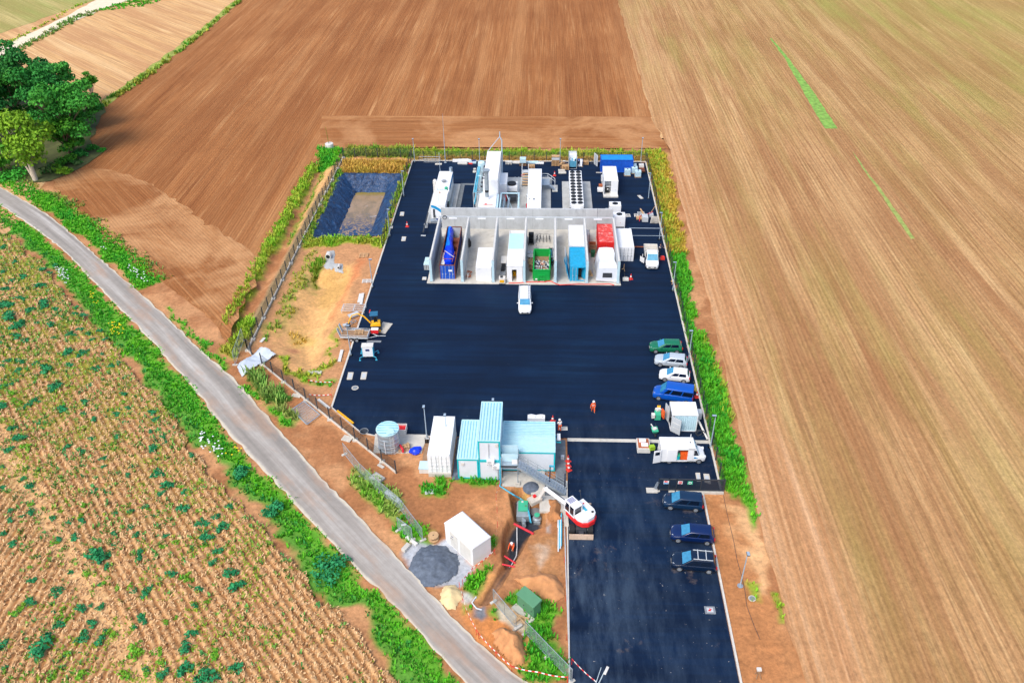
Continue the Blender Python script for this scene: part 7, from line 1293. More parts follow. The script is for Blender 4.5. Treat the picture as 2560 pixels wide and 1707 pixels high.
blob(PL('H',[(995,110),(1080,105),(1085,230),(1110,230),(1170,230),(1165,300),(1080,300),(1070,270),(1050,300),(990,280)]),'concrete_apron','grey concrete apron in the sandy basin around the pipe outlets','concrete apron','concrete',.18)
blob(PL('K',[(130,680),(150,600),(230,520),(330,500),(430,515),(500,570),(520,660),(500,730),(440,790),(330,825),(230,815),(160,750)]),'gravel_heap','wide heap of dark grey gravel beside the white kiosk','gravel heap','gravel_dark',1.1)
blob(PL('K',[(357,890),(400,830),(470,820),(530,860),(545,930),(500,1000),(440,1010),(380,960)]),'sand_heap','small pale sand heap beside the road','sand heap','sand',.8)
blob(PL('K',[(775,1190),(850,1140),(940,1170),(1010,1240),(1050,1370),(1030,1430),(930,1440),(850,1350),(790,1270)]),'soil_heap','large orange soil heap in front of the green kiosk','soil heap','soil_orange',1.6)
blob(PL('K',[(950,760),(1060,740),(1150,700),(1260,740),(1330,800),(1340,900),(1250,960),(1140,900),(1020,830)]),'spoil_heap','long orange-brown spoil heap right of the trench','spoil heap','soil_orange',1.1)
blob(PL('K',[(1205,150),(1260,150),(1330,190),(1320,330),(1250,340),(1215,300),(1205,220)]),'spoil_heap','brown spoil heap under the excavator arm','spoil heap','soil_brown',.9)
0 and blob(PL('K',[(800,330),(900,320),(945,340),(930,420),(870,440),(860,520),(865,590),(855,600),(850,500)]),'spoil_heap','low orange bank along the left side of the trench','spoil heap','soil_orange',.35)
# ================================================================ CABINS AND SERVICE YARD
B().m('concrete_pale').prism([P('I',225,640)[:2],P('I',730,645)[:2],P('I',795,452)[:2],P('I',245,440)[:2]],-.1,.1).build('concrete_pad')['kind'] = 'structure'
B().m('gravel_dark').box(-9.9,-9.1,66.2,73.2,-.1,.06).build('gravel_strip')['kind'] = 'structure'
B().m('concrete_dark').box(1.75,2.95,66.6,73.0,-.1,.09).build('concrete_strip')['kind'] = 'structure'
b = B().m('concrete_pale').box(-4.2,-.95,65.3,67.6,-.1,.1).box(-.95,.55,63.9,67.6,-.1,.28).box(.0,2.9,61.6,63.9,-.1,.2); b.m('concrete_dark').box(.55,2.9,63.9,66.6,-.1,.12); b.build('concrete_apron')['kind'] = 'structure'
# round steel tank
t = thing('steel_water_tank','round galvanised water tank with ladder and flat pale lid on a concrete pad','tank',(-17.7,71.3,.1)); b = B().m('galv'); n = 32
b.lathe([(1.32,0),(1.32,.25),(1.25,.26),(1.25,2.75)],(0,0,0),n)
for z in (.7,1.3,1.9,2.5): b.lathe([(1.27,z),(1.29,z+.04),(1.27,z+.08)],(0,0,0),n)
b.build('shell', t, 40); b = B().m('cyan_roof2').lathe([(1.34,2.75),(1.34,2.86),(.05,3.0)],(0,0,0),n); b.m('cyan_roof')
for i in range(5): w_ = math.sqrt(1.3**2-(-.9+i*.45)**2); b.rbox((-.0,-.9+i*.45,2.955),(w_*1.9,.07,.06),0)
b.build('lid', t, 40); B().m('cyan_roof2').rbox((.45,-.75,3.0),(.9,.7,.08),.5).build('hatch', t); b = B().m('light_grey')
for x in (.45,.85): b.cyl((x,-1.42,.1),(x,-1.42,2.7),.03,n=6)
for i in range(9): b.cyl((.45,-1.42,.25+i*.29),(.85,-1.42,.25+i*.29),.02,n=5)
b.build('ladder', t); B().m('white_paint').cyl((-.25,-1.32,.1),(-.25,-1.32,1.9),.05,n=6).build('drain_pipe', t)
t = thing('red_container','small white box with red inside on the asphalt behind the steel tank','box',P('I',512,420)[:2]+(.06,)); B().m('offwhite').box(-.75,.75,-.6,-.52,0,.8).box(-.75,.75,.52,.6,0,.8).box(-.75,-.67,-.52,.52,0,.8).box(.67,.75,-.52,.52,0,.8).build('walls', t); B().m('red').box(-.66,.66,-.51,.51,.3,.55).build('load', t)
tag(B().m('dark_grey').cyl((0,0,0),(0,0,.06),.5,n=18).m('mid_grey').ring((0,0,.08),.5,.05,18).build('round_hatch', loc=P('I',128,418)[:2]+(.06,)),'dark round hatch at the yard edge left of the steel tank','hatch')
pts = [P('I',505,555,.6),P('I',520,580,.7),P('I',535,605,.6),P('I',535,630,.3)]; tag(B().m('strut_red').pipe(pts,.14,8).build('red_pipe', None, 50),'bent red pipe on the pallet beside the steel tank','pipe'); pallet(P('I',550,605)[:2]+(.1,),R(8),'wooden pallet with scraps on the concrete pad right of the steel tank',1,sx=1.3,sy=1.0)
b = B().m('wood')
for i in range(10): b.rbox((rnd.uniform(-.3,.3),rnd.uniform(-.3,.3),.3+rnd.random()*.3),(.5,.15,.08),rnd.uniform(0,3),rnd.uniform(-.4,.4))
tag(b.build('wood_scrap', loc=P('I',575,590)[:2]+(.1,)),'short wood scraps heaped on the pallet beside the steel tank','wood scrap')
b = B().m('tarp_blue'); n = 12; V = [(0,0,.62)]
b.lathe([(.55,0),(.62,.2),(.5,.45),(.28,.6),(.05,.55)],(0,0,0),9); b.m('tarp_blue').rbox((.3,.25,.35),(.7,.4,.3),.5,.3).rbox((-.35,-.2,.3),(.5,.6,.3),1.2,-.3); b.m('strut_red').cyl((-.6,-.05,.3),(.3,.0,.5),.06); tag(b.build('blue_sack', None, 30, loc=P('I',668,635)[:2]+(.1,)),'crumpled blue sack on the concrete pad beside the long white container','sack')
b = B().m('black'); [b.cyl((i*.22,0,.1),(i*.22,.1,.75),.1,n=8) for i in range(3)]; tag(b.m('light_grey').cyl((0,0,.75),(.44,0,.75),.06).build('gas_bottles', loc=P('I',775,540)[:2]+(.05,)),'row of dark bottles at the foot of the lamp post by the white container','bottles')
container((-11.3,66.9,.5), 6.5, 2.4, 2.6, 'white_paint', roof='white_paint', label='long white container on a concrete plinth between the tank and the cabins', bars='light_grey', corr=False, roofribs=False)
B().m('concrete_pale').box(-12.55,-10.0,66.6,73.6,-.1,.5).build('plinth')['kind'] = 'structure'
tag(B().m('offwhite').box(-.55,.55,-.6,.6,0,.7).m('pale_cyan').box(-.6,.6,-.65,.65,.7,.76).build('side_box', loc=(-13.1,67.6,.1)),'pale low box at the near left side of the white container','box')
B().m('wood_old').box(-13.6,-12.6,68.8,73.0,-.1,.08).build('soil_strip')['kind'] = 'structure'
# modular cabins
def cabin(loc, Wc, Lc, H0, H1, ribs, label=None, par=None, roofm='cyan_roof', edge='turquoise', front=True, pos=True):
    t = par; x0, y0 = loc
    B().m('panel_white').box(x0+.04,x0+Wc-.04,y0+.04,y0+Lc-.04,H0+.02,H1-.08).build('wall', t)
    b = B().m(edge)
    for x in (x0,x0+Wc-.16):
        b.box(x,x+.16,y0,y0+.16,H0,H1).box(x,x+.16,y0+Lc-.16,y0+Lc,H0,H1)
    b.box(x0+.16,x0+Wc-.16,y0-.005,y0+.15,H1-.2,H1).box(x0+.16,x0+Wc-.16,y0-.005,y0+.15,H0,H0+.14).box(x0-.004,x0+.12,y0+.16,y0+Lc-.16,H1-.18,H1-.02).box(x0+Wc-.12,x0+Wc+.004,y0+.16,y0+Lc-.16,H1-.18,H1-.02); b.build('frame', t)
    b = B().m('cyan_roof2').box(x0,x0+Wc,y0+Lc-.1,y0+Lc+.02,H1,H1+.12).box(x0-.02,x0+.12,y0,y0+Lc-.1,H1,H1+.1).box(x0+Wc-.12,x0+Wc+.02,y0,y0+Lc-.1,H1,H1+.1).box(x0+.12,x0+Wc-.12,y0,y0+.1,H1,H1+.1); b.m(roofm).box(x0+.12,x0+Wc-.12,y0+.1,y0+Lc-.1,H1,H1+.03); b.m('cyan_roof2')
    if ribs == 'y':
        n = int(Wc/.36)
        for i in range(n): xx = x0+.2+i*(Wc-.4)/n; b.box(xx,xx+(Wc-.4)/n*.62,y0+.11,y0+Lc-.11,H1+.03,H1+.075)
    else:
        n = int(Lc/.3)
        for i in range(n): yy = y0+.2+i*(Lc-.4)/n; b.box(x0+.13,x0+Wc-.13,yy,yy+(Lc-.4)/n*.6,H1+.03,H1+.07)
    b.build('roof', t)
t = thing('site_cabin','single-storey turquoise framed cabin left of the two-storey cabin','cabin',(0,0,0),0,'turquoise site cabins'); cabin((-9.2,66.45),2.35,6.5,.0,2.95,'y',par=t); B().m('offwhite').box(-8.75,-8.45,66.35,66.44,2.1,2.45).build('vent', t)
t = thing('site_cabin','two-storey turquoise framed cabin stack with ribbed pale roof','cabin',(0,0,0),0,'turquoise site cabins'); cabin((-6.8,66.3),2.42,6.55,.0,2.92,'y',par=t); cabin((-6.8,66.3),2.42,6.55,2.93,5.82,'y',par=t); B().m('offwhite').box(-4.9,-4.6,66.18,66.29,5.1,5.5).build('vent', t); B().m('light_grey').cyl((-5.65,66.25,3.2),(-5.65,66.25,5.5),.04,n=6).build('downpipe', t); B().m('light_grey').cyl((-4.7,66.22,.1),(-4.7,66.22,2.3),.06,n=6).build('downpipe', t); B().m('dark_grey').box(-6.6,-4.6,72.9,72.94,5.86,5.96).build('gutter', t)
t = thing('site_cabin','wide turquoise cabin with horizontal ribbed roof right of the two-storey cabin','cabin',(0,0,0),0,'turquoise site cabins'); cabin((-4.32,67.75),6.0,2.55,.1,2.95,'x',par=t,roofm='cyan_roof2'); cabin((-4.32,70.35),6.0,2.5,.1,2.95,'x',par=t)
def acu(loc, label):
    t = thing('air_conditioner', label, 'air conditioner', loc, 0, 'air conditioners on the cabin front'); B().m('white_paint').box(-.42,.42,-.38,0,0,.6).build('housing', t, bevel=.03); o = B().m('light_grey').cyl((-.12,-.385,.3),(-.12,-.4,.3),.22,n=16).build('fan_grille', t); B().m('dark_grey').box(-.35,-.3,-.36,0,-.1,-.005).box(.3,.35,-.36,0,-.1,-.005).build('bracket', t)
acu((-5.45,66.28,2.75),'upper left one of two white air conditioners on the two-storey cabin'); acu((-4.85,66.28,2.05),'lower right one of two white air conditioners on the two-storey cabin')
# staircase
t = thing('outdoor_staircase','galvanised outdoor staircase and landing in front of the wide cabin','staircase',(0,0,0)); zt = 2.95; xa, ya, xb, yb = -2.4, 65.9, 2.9, 64.6
B().m('galv').box(-4.3,-2.4,65.6,67.2,zt-.08,zt).build('landing', t); b = B().m('tank_gray')
for x, y in ((-4.25,65.65),(-2.45,65.65),(-2.45,67.15)): b.cyl((x,y,.1),(x,y,zt+1.05),.05,n=6)
b.cyl((-4.25,65.65,zt-.5),(-2.45,65.65,zt-.5),.035,n=6); b.build('posts', t)
B().m('concrete_pale').box(-2.7,-2.2,65.4,65.9,-.1,.35).build('footing', t); B().m('dark_grey').box(-4.3,-2.4,65.5,65.58,zt-.2,zt).build('kick_board', t)
B().m('pale_cyan').box(-4.25,-2.45,66.2,66.26,zt+.05,zt+1.1).box(-4.25,-2.45,67.1,67.15,zt+.05,zt+1.6).build('side_panel', t); B().m('white_paint').box(-3.1,-2.5,65.72,65.75,zt+.1,zt+.8).build('notice', t)
N_ = 19
for i in range(N_):
    u = (i+.5)/N_; x = xa+(xb-xa)*u; y = ya+(yb-ya)*u; z = zt*(1-u)+.1*u; B().m('galv').rbox((x,y,z),(.3,1.15,.05),math.atan2(yb-ya,xb-xa)).build('step', t)
for off, m_ in ((-.6,'tank_gray'),(.6,'white_paint')):
    b = B().m(m_); q0 = (xa,ya+off,zt-.08); q1 = (xb,yb+off,.05); d_ = Vector(q1)-Vector(q0); cpt = (Vector(q0)+Vector(q1))/2; b.rbox(cpt,(d_.length,.05,.26),math.atan2(d_.y,d_.x),math.atan2(-d_.z,math.hypot(d_.x,d_.y))); b.build('stringer', t)
    b = B().m('tank_gray')
    for hh in (.55,1.0): b.cyl((xa,ya+off,zt+hh),(xb,yb+off,.1+hh),.028,n=6)
    for i in range(6): u = i/5; b.cyl((xa+(xb-xa)*u,ya+off+(yb-ya)*u,zt*(1-u)),(xa+(xb-xa)*u,ya+off+(yb-ya)*u,zt*(1-u)+1.0),.028,n=6)
    b.build('handrail', t)
pts = [(-4.35,65.9,3.9),(-4.38,65.7,2.0),(-4.38,65.7,.2),P('J',975,1400,.15),P('J',1210,1550,.15)]; tag(B().m('pipe_blue').pipe(pts[:3],.09,8).pipe(pts[2:4],.08,8).pipe([pts[3],pts[4],P('L',430,380,-.3)],.08,8).build('drain_pipe', None, 50),'blue pipe running down the cabin corner and over the soil to the pit','pipe')
tag(B().m('white_paint').prism([(-1.05,-.3),(1.05,-.3),(1.05,.35),(.8,.45),(.5,.48),(.2,.4),(0,.32),(-.3,.42),(-.6,.5),(-.9,.42),(-1.05,.35)],.0,1.0).m('black').cyl((-.1,0,1.0),(-.1,0,1.02),.05).cyl((.75,-.05,1.0),(.75,-.05,1.02),.05).build('plastic_barrier', loc=P('I',1935,262,1.0)[:2]+(.06,), bevel=.04),'white plastic tank with wavy edge behind the wide cabin','plastic tank')
t = thing('cabin_awning','small pale awning with turquoise bracket at the right side of the wide cabin','awning',(1.75,70.9,0)); B().m('white_paint').box(.15,.55,-.2,.9,2.1,2.2).build('roof', t); B().m('turquoise').box(-.02,.6,-.4,-.3,1.9,2.0).box(-.02,.06,-.3,.9,1.9,2.0).build('bracket', t)
for k,x,y,hh,lab in (('J',1790,1440,3.4,'dark post with sign plate beside the foot of the staircase'),('J',2035,1440,2.3,'shorter dark post at the end of the staircase')):
    p = P(k,x,y); t = thing('sign_post', lab, 'post', p[:2]); B().m('cloth_dark').cyl((0,0,0),(0,0,hh),.07,n=8).build('post', t)
    if hh > 3: B().m('pipe_blue').rbox((.2,0,hh),(.6,.1,.25)).build('plate', t)
tag(B().m('light_grey').rbox((0,0,.2),(.4,.4,.4)).build('junction_box', loc=P('J',2000,960)[:2]+(.09,)),'small grey box on the dark strip right of the wide cabin','box')
# concrete retaining edge in front of staircase, left slab etc
t = thing('concrete_cover','grey concrete lid with rubble on the soil below the diagonal fence end','concrete cover',P('I',265,915)[:2]+(.08,),R(-38)); B().m('concrete').rbox((0,0,.12),(1.5,1.1,.25)).build('lid', t); B().m('plate_drain').rbox((0,0,.26),(1.15,.8,.03)).build('hatch', t)
for i,(k,x,y,sz,rz,m,lab) in enumerate((('I',305,783,(.9,.35,.15),-35,'concrete_pale','small concrete block below the diagonal fence'),('T',1050,708,(1.2,.9,.15),-20,'plate_drain','pale rubble plate beside the diagonal fence'),('T',690,400,(1.2,.6,.15),-15,'plate_drain','stacked pale slabs at the upper diagonal fence'),('T',1470,1487,(1.0,.5,.35),60,'concrete_pale','pale block at the left edge of the gravel heap'),('T',1510,1438,(1.6,.35,.25),-40,'offwhite','white beam at the upper edge of the gravel heap'),('H',890,1305,(1.9,.5,.2),0,'concrete_pale','concrete block in the grass at the bottom of the sandy basin'),('K',290,90,(1.0,.7,.1),10,'light_grey','small grey lid in the grass before the white container'),('K',975,1150,(.9,.3,.3),40,'concrete_pale','pale foot block below the green kiosk'),('L',1270,760,(.5,2.4,.25),3,'concrete_pale','pale kerb stone beside the road excavator'))):
    xx,yy = P(k,x,y)[:2]; tag(B().m(m).rbox((0,0,sz[2]/2),sz,R(rz)).build('concrete_block', loc=(xx,yy,max(zat(xx,yy),-.2)+.03), bevel=.03),lab,'block')
for (k,a_,b_,w_,m,lab) in (('T',(845,435),(925,500),.35,'offwhite','white board behind the diagonal fence'),('T',(980,515),(1095,605),.22,'yellow','long yellow beam along the chamfered yard corner'),('T',(1325,1090),(1430,1170),.5,'light_grey','bundle of pale boards inside the roadside bank')):
    a0, a1 = P(k,*a_), P(k,*b_); L = math.hypot(a1[0]-a0[0],a1[1]-a0[1]); tag(B().m(m).rbox((0,0,.2),(L,w_,.15),math.atan2(a1[1]-a0[1],a1[0]-a0[0])).build('board', loc=((a0[0]+a1[0])/2,(a0[1]+a1[1])/2,.08)),lab,'board')
# white kiosk (rounded roof) and green kiosk
A0 = P('K',628,665); A1 = P('K',415,462); ang = math.atan2(A0[1]-A1[1],A0[0]-A1[0]); L = math.hypot(A0[0]-A1[0],A0[1]-A1[1]); Dk = 2.4
t = thing('white_kiosk','white concrete substation kiosk with doors beside the gravel heap','kiosk',(A1[0],A1[1],0),ang); B().m('white_paint').box(0,L,0,Dk,-.1,2.55).build('walls', t, bevel=.05); B().m('white_paint').hexa([(-.06,-.06,2.551),(L+.06,-.06,2.551),(L+.06,Dk+.06,2.551),(-.06,Dk+.06,2.551),(.1,.15,2.78),(L-.1,.15,2.78),(L-.1,Dk-.15,2.78),(.1,Dk-.15,2.78)]).build('roof', t, bevel=.05)
for x0,x1 in ((.9,1.5),(1.52,2.15)): B().m('offwhite').box(x0,x1,-.025,-.003,.1,2.15).build('door', t)
B().m('offwhite').box(2.5,L-.3,-.02,-.003,.1,2.2).build('door', t); B().m('dark_grey').box(1.0,1.12,-.04,-.026,1.15,1.3).box(1.28,1.36,-.04,-.026,1.2,1.3).build('handle', t); B().m('blue_deep').box(1.15,1.4,-.035,-.026,1.55,1.66).build('sign_plate', t)
A1 = P('K',935,990,0); A0 = P('K',1067,1103,0); ang = math.atan2(A0[1]-A1[1],A0[0]-A1[0]); L = math.hypot(A0[0]-A1[0],A0[1]-A1[1])
t = thing('green_kiosk','small green utility kiosk with sloped lid in the grass near the entrance','kiosk',(A1[0],A1[1],.1),ang); B().m('concrete_pale').box(-.1,L+.1,-.1,.55,-.2,.1).build('step', t); B().m('green_box').box(.05,L-.05,.55,1.5,-.1,1.6).build('body', t, bevel=.03); B().m('green_box').hexa([(0,.42,1.601),(L,.42,1.601),(L,1.6,1.601),(0,1.6,1.601),(0,.42,1.72),(L,.42,1.72),(L,1.6,1.9),(0,1.6,1.9)]).build('roof', t, bevel=.02)
for x0,x1 in ((.15,L/2-.02),(L/2+.02,L-.15)): o = B().m('green_box').box(x0,x1,.53,.548,.1,1.5).build('door', t); B().m('dark_grey').box(x1-.25,x1-.12,.5,.529,.75,.85).build('handle', o)
b = B().m('wood'); b.rbox((0,0,.2),(2.0,.15,.06),R(-50)).rbox((.3,.1,.25),(1.2,.2,.05),R(-20)).rbox((-.3,-.2,.2),(.8,.3,.05),R(40)); tag(b.build('timber_scrap', loc=P('K',990,1080)[:2]+(.1,)),'orange timber scraps in front of the green kiosk','timber')
t = reel(P('K',322,455)[:2]+(.05,), .55, .5, 'wooden cable reel lying at the corner of the white kiosk', grp=None, m='wood')
tag(B().m('white_paint').cyl((0,0,0),(.5,.1,.02),.12).build('bottle', loc=P('K',75,362)[:2]+(.3,)),'white canister in the overgrown bank','canister')
# ---- trench contents
ZP = -1.55
def pp(k,x,y,z=ZP): return P(k,x,y,z)
q = pp('L',560,720); t = thing('septic_unit','grey underground tank with large green rectangular lid in the pit','tank',(q[0]+.1,q[1]+.3,ZP)); t.scale = (.74,.74,.9)
b = B().m('tank_gray').box(-.95,.95,-1.5,1.5,0,1.0)
for y in (-1.2,-.6,0,.6,1.2): b.box(-1.0,1.0,y-.1,y+.1,0,.9)
b.build('body', t, bevel=.08); B().m('green_lid').box(-.75,.7,-.6,1.35,1.0,1.3).build('lid', t, bevel=.06); b = B().m('offwhite').box(-.3,.0,.85,1.15,1.301,1.34); b.build('lid_label', t); B().m('green_box').cyl((.4,.2,1.3),(.4,.2,1.33),.18,n=12).build('lid_knob', t)
B().m('tank_gray').cyl((.0,-1.5,.5),(.2,-3.0,.7),.3,n=12).cyl((.2,-2.4,.2),(.2,-2.4,1.1),.28,n=12).build('outlet_pipe', t, 40)
q = pp('L',800,800); t = thing('septic_unit','smaller round grey tank with green round lid in the pit','tank',(q[0],q[1],ZP)); t.scale = (.62,.62,.8); B().m('tank_gray').lathe([(.75,0),(.85,.3),(.8,.7),(.5,.85),(.5,1.2)],(0,0,0),16).build('body', t, 40); B().m('green_lid').cyl((0,0,1.2),(0,0,1.32),.48,n=16).build('lid', t, 40); B().m('tank_gray').box(-.6,.6,-.9,-.1,0,.5).build('foot', t, bevel=.05)
V = B().m('mid_grey').prism([(-.4,-1),(.6,-1.1),(.9,-.2),(.7,.6),(.9,1.3),(.3,1.6),(-.4,1.2),(-.6,.2)],0,.12); tag(V.build('plastic_film', loc=pp('L',760,600)[:2]+(ZP+.05,), bevel=.03),'translucent plastic film at the far end of the pit','film')
tag(B().m('pipe_blue').pipe([P('L',425,375,-.2),P('L',520,425,-.9),P('L',640,500,-1.1),P('L',650,580,-.6),P('L',700,820,-.6)],.1,8).build('blue_pipe', None, 50),'thick blue pipe running through the pit between the tanks','pipe')
tag(B().m('pipe_white').pipe([pp('L',472,900,-1.3),pp('L',475,1220,-1.3),pp('L',465,1360,-1.3),pp('L',380,1520,-1.3)]+[pp('K',870,720,-1.3),pp('K',800,830,-1.3),pp('K',715,990,-1.2)],.06,6).build('white_pipe', None, 50),'thin pale pipe lying along the floor of the trench','pipe')
tag(B().m('pipe_white').pipe([P('K',715,985,-.6),P('K',690,1000,.1),P('K',655,990,.2),P('K',632,965,.2),P('K',618,945,.15),P('K',650,900,.1),P('K',648,912,.1)],.07,6).build('conduit', None, 50),'curved pale conduit coming out of the narrow end of the trench','conduit')
for (k,a_,b_,lab,r,z_) in (('L',(425,840),(745,1005),'thick red strut across the pit below the green lid',.13,.1),('L',(270,1365),(450,1485),'upper thin red strut across the narrow trench',.09,.1),('L',(232,1500),(440,1545),'lower thin red strut across the narrow trench',.09,.1)): tag(B().m('strut_red').cyl(P(k,*a_,z_),P(k,*b_,z_),r,n=10).build('trench_strut', None, 40),lab,'strut','red trench struts')
b = None; r_ = random.Random(3)
for i,(x,y0,y1,m) in enumerate(((1150,760,1290,'pipe_white'),(1168,740,1240,'pipe_blue'),(1185,705,1245,'pipe_white'),(1198,670,1200,'pipe_blue'),(1145,780,900,'pipe_white'))): tag(B().m(m).cyl(P('L',x+4,y0,.25+.03*i),P('L',x-2,y1,.25),.075,n=8).build('loose_pipe', None, 40),['longest pale pipe, leftmost but one of the loose pipes beside the excavator','blue pipe second from the left beside the excavator','pale pipe third from the left beside the excavator','bright blue pipe on the right of the loose pipes beside the excavator','short pale pipe at the left of the loose pipes beside the excavator'][i],'pipe','loose pipes beside the excavator')
tag(B().m('gravel_dark').lathe([(1.0,0),(.8,.25),(.4,.5),(.05,.6)],(0,0,0),12).build('gravel_heap', None, 50, loc=P('L',710,270)[:2]+(.1,)),'small bluish gravel heap behind the excavator bucket','gravel heap')
# ---- wheeled excavator
t = thing('wheeled_excavator','white and red wheeled excavator reaching over the pit with its dozer blade towards the camera','excavator',(4.35,60.2,.06)); 
for x in (-.95,.95):
    for y in (-1.3,1.5):
        o = B().m('rubber').cyl((x-.28,y,.5),(x+.28,y,.5),.5,n=22).build('wheel', t, 40, .03); bb = B().m('rim').cyl((x-.3,y,.5),(x+.3,y,.5),.24,n=14); bb.build('rim', o)
        pass
B().m('dark_grey').box(-.55,.55,-1.7,1.9,.35,.85).box(-.9,.9,-1.45,-1.15,.4,.6).box(-.9,.9,1.35,1.65,.4,.6).box(-.25,.25,-2.1,-1.7,.3,.7).build('chassis', t); B().m(W('blade_tan', S(196,172,150), rough=.7, grime=.4)).hexa([(-1.25,-2.35,.05),(1.25,-2.35,.05),(1.25,-2.2,.05),(-1.25,-2.2,.05),(-1.25,-2.25,.62),(1.25,-2.25,.62),(1.25,-2.1,.62),(-1.25,-2.1,.62)]).build('dozer_blade', t); B().m('blade_tan').box(-1.0,1.2,2.1,2.3,.1,.6).build('stabiliser', t)
rz = R(38)  # local +y' = boom direction rotated left
def rp(x,y,z): c_s, s_s = math.cos(rz), math.sin(rz); return (x*c_s-y*s_s, x*s_s+y*c_s+.1, z)
def rb(b, x0,x1,y0,y1,z0,z1): return b.hexa([rp(x0,y0,z0),rp(x1,y0,z0),rp(x1,y1,z0),rp(x0,y1,z0),rp(x0,y0,z1),rp(x1,y0,z1),rp(x1,y1,z1),rp(x0,y1,z1)])
poly = [(-1.2,1.1),(1.15,1.1),(1.2,-.8),(.95,-1.4),(.4,-1.75),(-.4,-1.75),(-.95,-1.4),(-1.2,-.8)]
B().m('red').prism([rp(x,y,0)[:2] for x,y in poly],1.0,1.55).build('base_skirt', t, bevel=.05); poly2 = [(-.1,1.0),(1.1,1.0),(1.1,-.8),(.9,-1.3),(.4,-1.62),(-.4,-1.62),(-.9,-1.3),(-1.12,-.8),(-1.12,-.3),(-.1,-.3)]
B().m('white_car').prism([rp(x,y,0)[:2] for x,y in poly2],1.552,2.1).build('engine_cover', t, bevel=.08); b = rb(B().m('white_car'),-1.18,-.1,-.3,1.35,2.85,2.98); b.build('cab_roof', t, bevel=.05)
b = B().m('white_car')
for x, y in ((-1.15,-.25),(-.15,-.25),(-1.15,1.3),(-.15,1.3),(-1.15,.5)): rb(b,x-.05,x+.05,y-.05,y+.05,1.56,2.85)
rb(b,-1.18,-.1,-.3,1.35,1.552,1.7); b.build('cab_frame', t); b = rb(B().m('glass_dark'),-1.14,-.14,-.24,1.3,1.705,2.82); b.build('cab_glass', t); b = B().m(W('grille_purple', S(90,96,150))); 
for i in range(5): rb(b,-1.05,-.25,.55+i*.14,.62+i*.14,2.982,3.0)
b.build('roof_guard', t); rb(B().m('pipe_blue'),.1,.35,-.6,.6,2.102,2.2).build('step_plate', t); rb(B().m('black'),.5,.75,-1.2,-1.0,2.102,2.2).build('exhaust', t); rb(B().m('strut_red'),.55,.7,.3,.45,2.102,2.15).build('filler_cap', t); B().m('dark_grey').cyl(rp(.9,1.1,2),rp(1.0,1.4,2.8),.03).ball(rp(1.0,1.45,2.85),.12).build('wing_mirror', t)
def seg(b, p, q, w0, h0, h1):
    p, q = Vector(p), Vector(q); d = (q-p).normalized(); s_ = d.cross(Vector((0,0,1))).normalized()*w0/2; u_ = s_.cross(d).normalized(); return b.hexa([p-s_-u_*h0/2,p+s_-u_*h0/2,q+s_-u_*h1/2,q-s_-u_*h1/2,p-s_+u_*h0/2,p+s_+u_*h0/2,q+s_+u_*h1/2,q-s_+u_*h1/2])
T0 = Vector((4.35,60.2,.06)); tip = Vector(P('L',935,262,2.6))-T0; buck = Vector(P('L',840,420,.6))-T0; kn = Vector(P('L',1250,480,2.7))-T0; base = Vector(rp(.15,1.0,1.6))
b = B().m('white_car'); seg(b,base,kn,.45,.62,.5); b.build('boom', t, bevel=.04); b = seg(B().m('white_car'),kn,tip,.36,.5,.38); b.build('boom_extension', t, bevel=.03); b = seg(B().m('offwhite'),tip,buck,.34,.42,.28); b.build('stick', t, bevel=.03)
B().m('steel').cyl(base+Vector((.25,.1,-.2)),kn+Vector((.15,-.1,-.3)),.07,n=8).build('hydraulic_cylinder', t); B().m('dark_grey').cyl(kn+Vector((0,0,.3)),tip+Vector((.3,-.2,.35)),.06,n=8).build('hydraulic_cylinder', t); B().m('dark_grey').cyl(tip+Vector((0,0,.2)),buck+Vector((.1,.1,.5)),.05,n=8).build('hydraulic_cylinder', t)
bc = Vector(P('L',760,480,.2))-T0; Mx = Matrix.Rotation(R(35),3,'Z'); b = B().m('plate_drain')
prof = [(-.45,.0),(-.5,.5),(-.2,.75),(.3,.7),(.5,.45),(.42,.4),(.2,.58),(-.15,.62),(-.4,.45),(-.35,.05)]
vs = [bc+Mx@Vector((s_*.7,a,c)) for s_ in (-1,1) for a,c in prof]; n = len(prof); b.add(vs,[(i,(i+1)%n,n+(i+1)%n,n+i) for i in range(n)]); b.add([bc+Mx@Vector((-.7,a,c)) for a,c in prof[:6]],[(0,1,2,3,4,5)]); b.add([bc+Mx@Vector((.7,a,c)) for a,c in prof[:6]],[(0,1,2,3,4,5)]); b.m('red').rbox(tuple(bc+Mx@Vector((0,.0,.85))),(.3,.3,.25),R(35)); b.build('bucket', t)
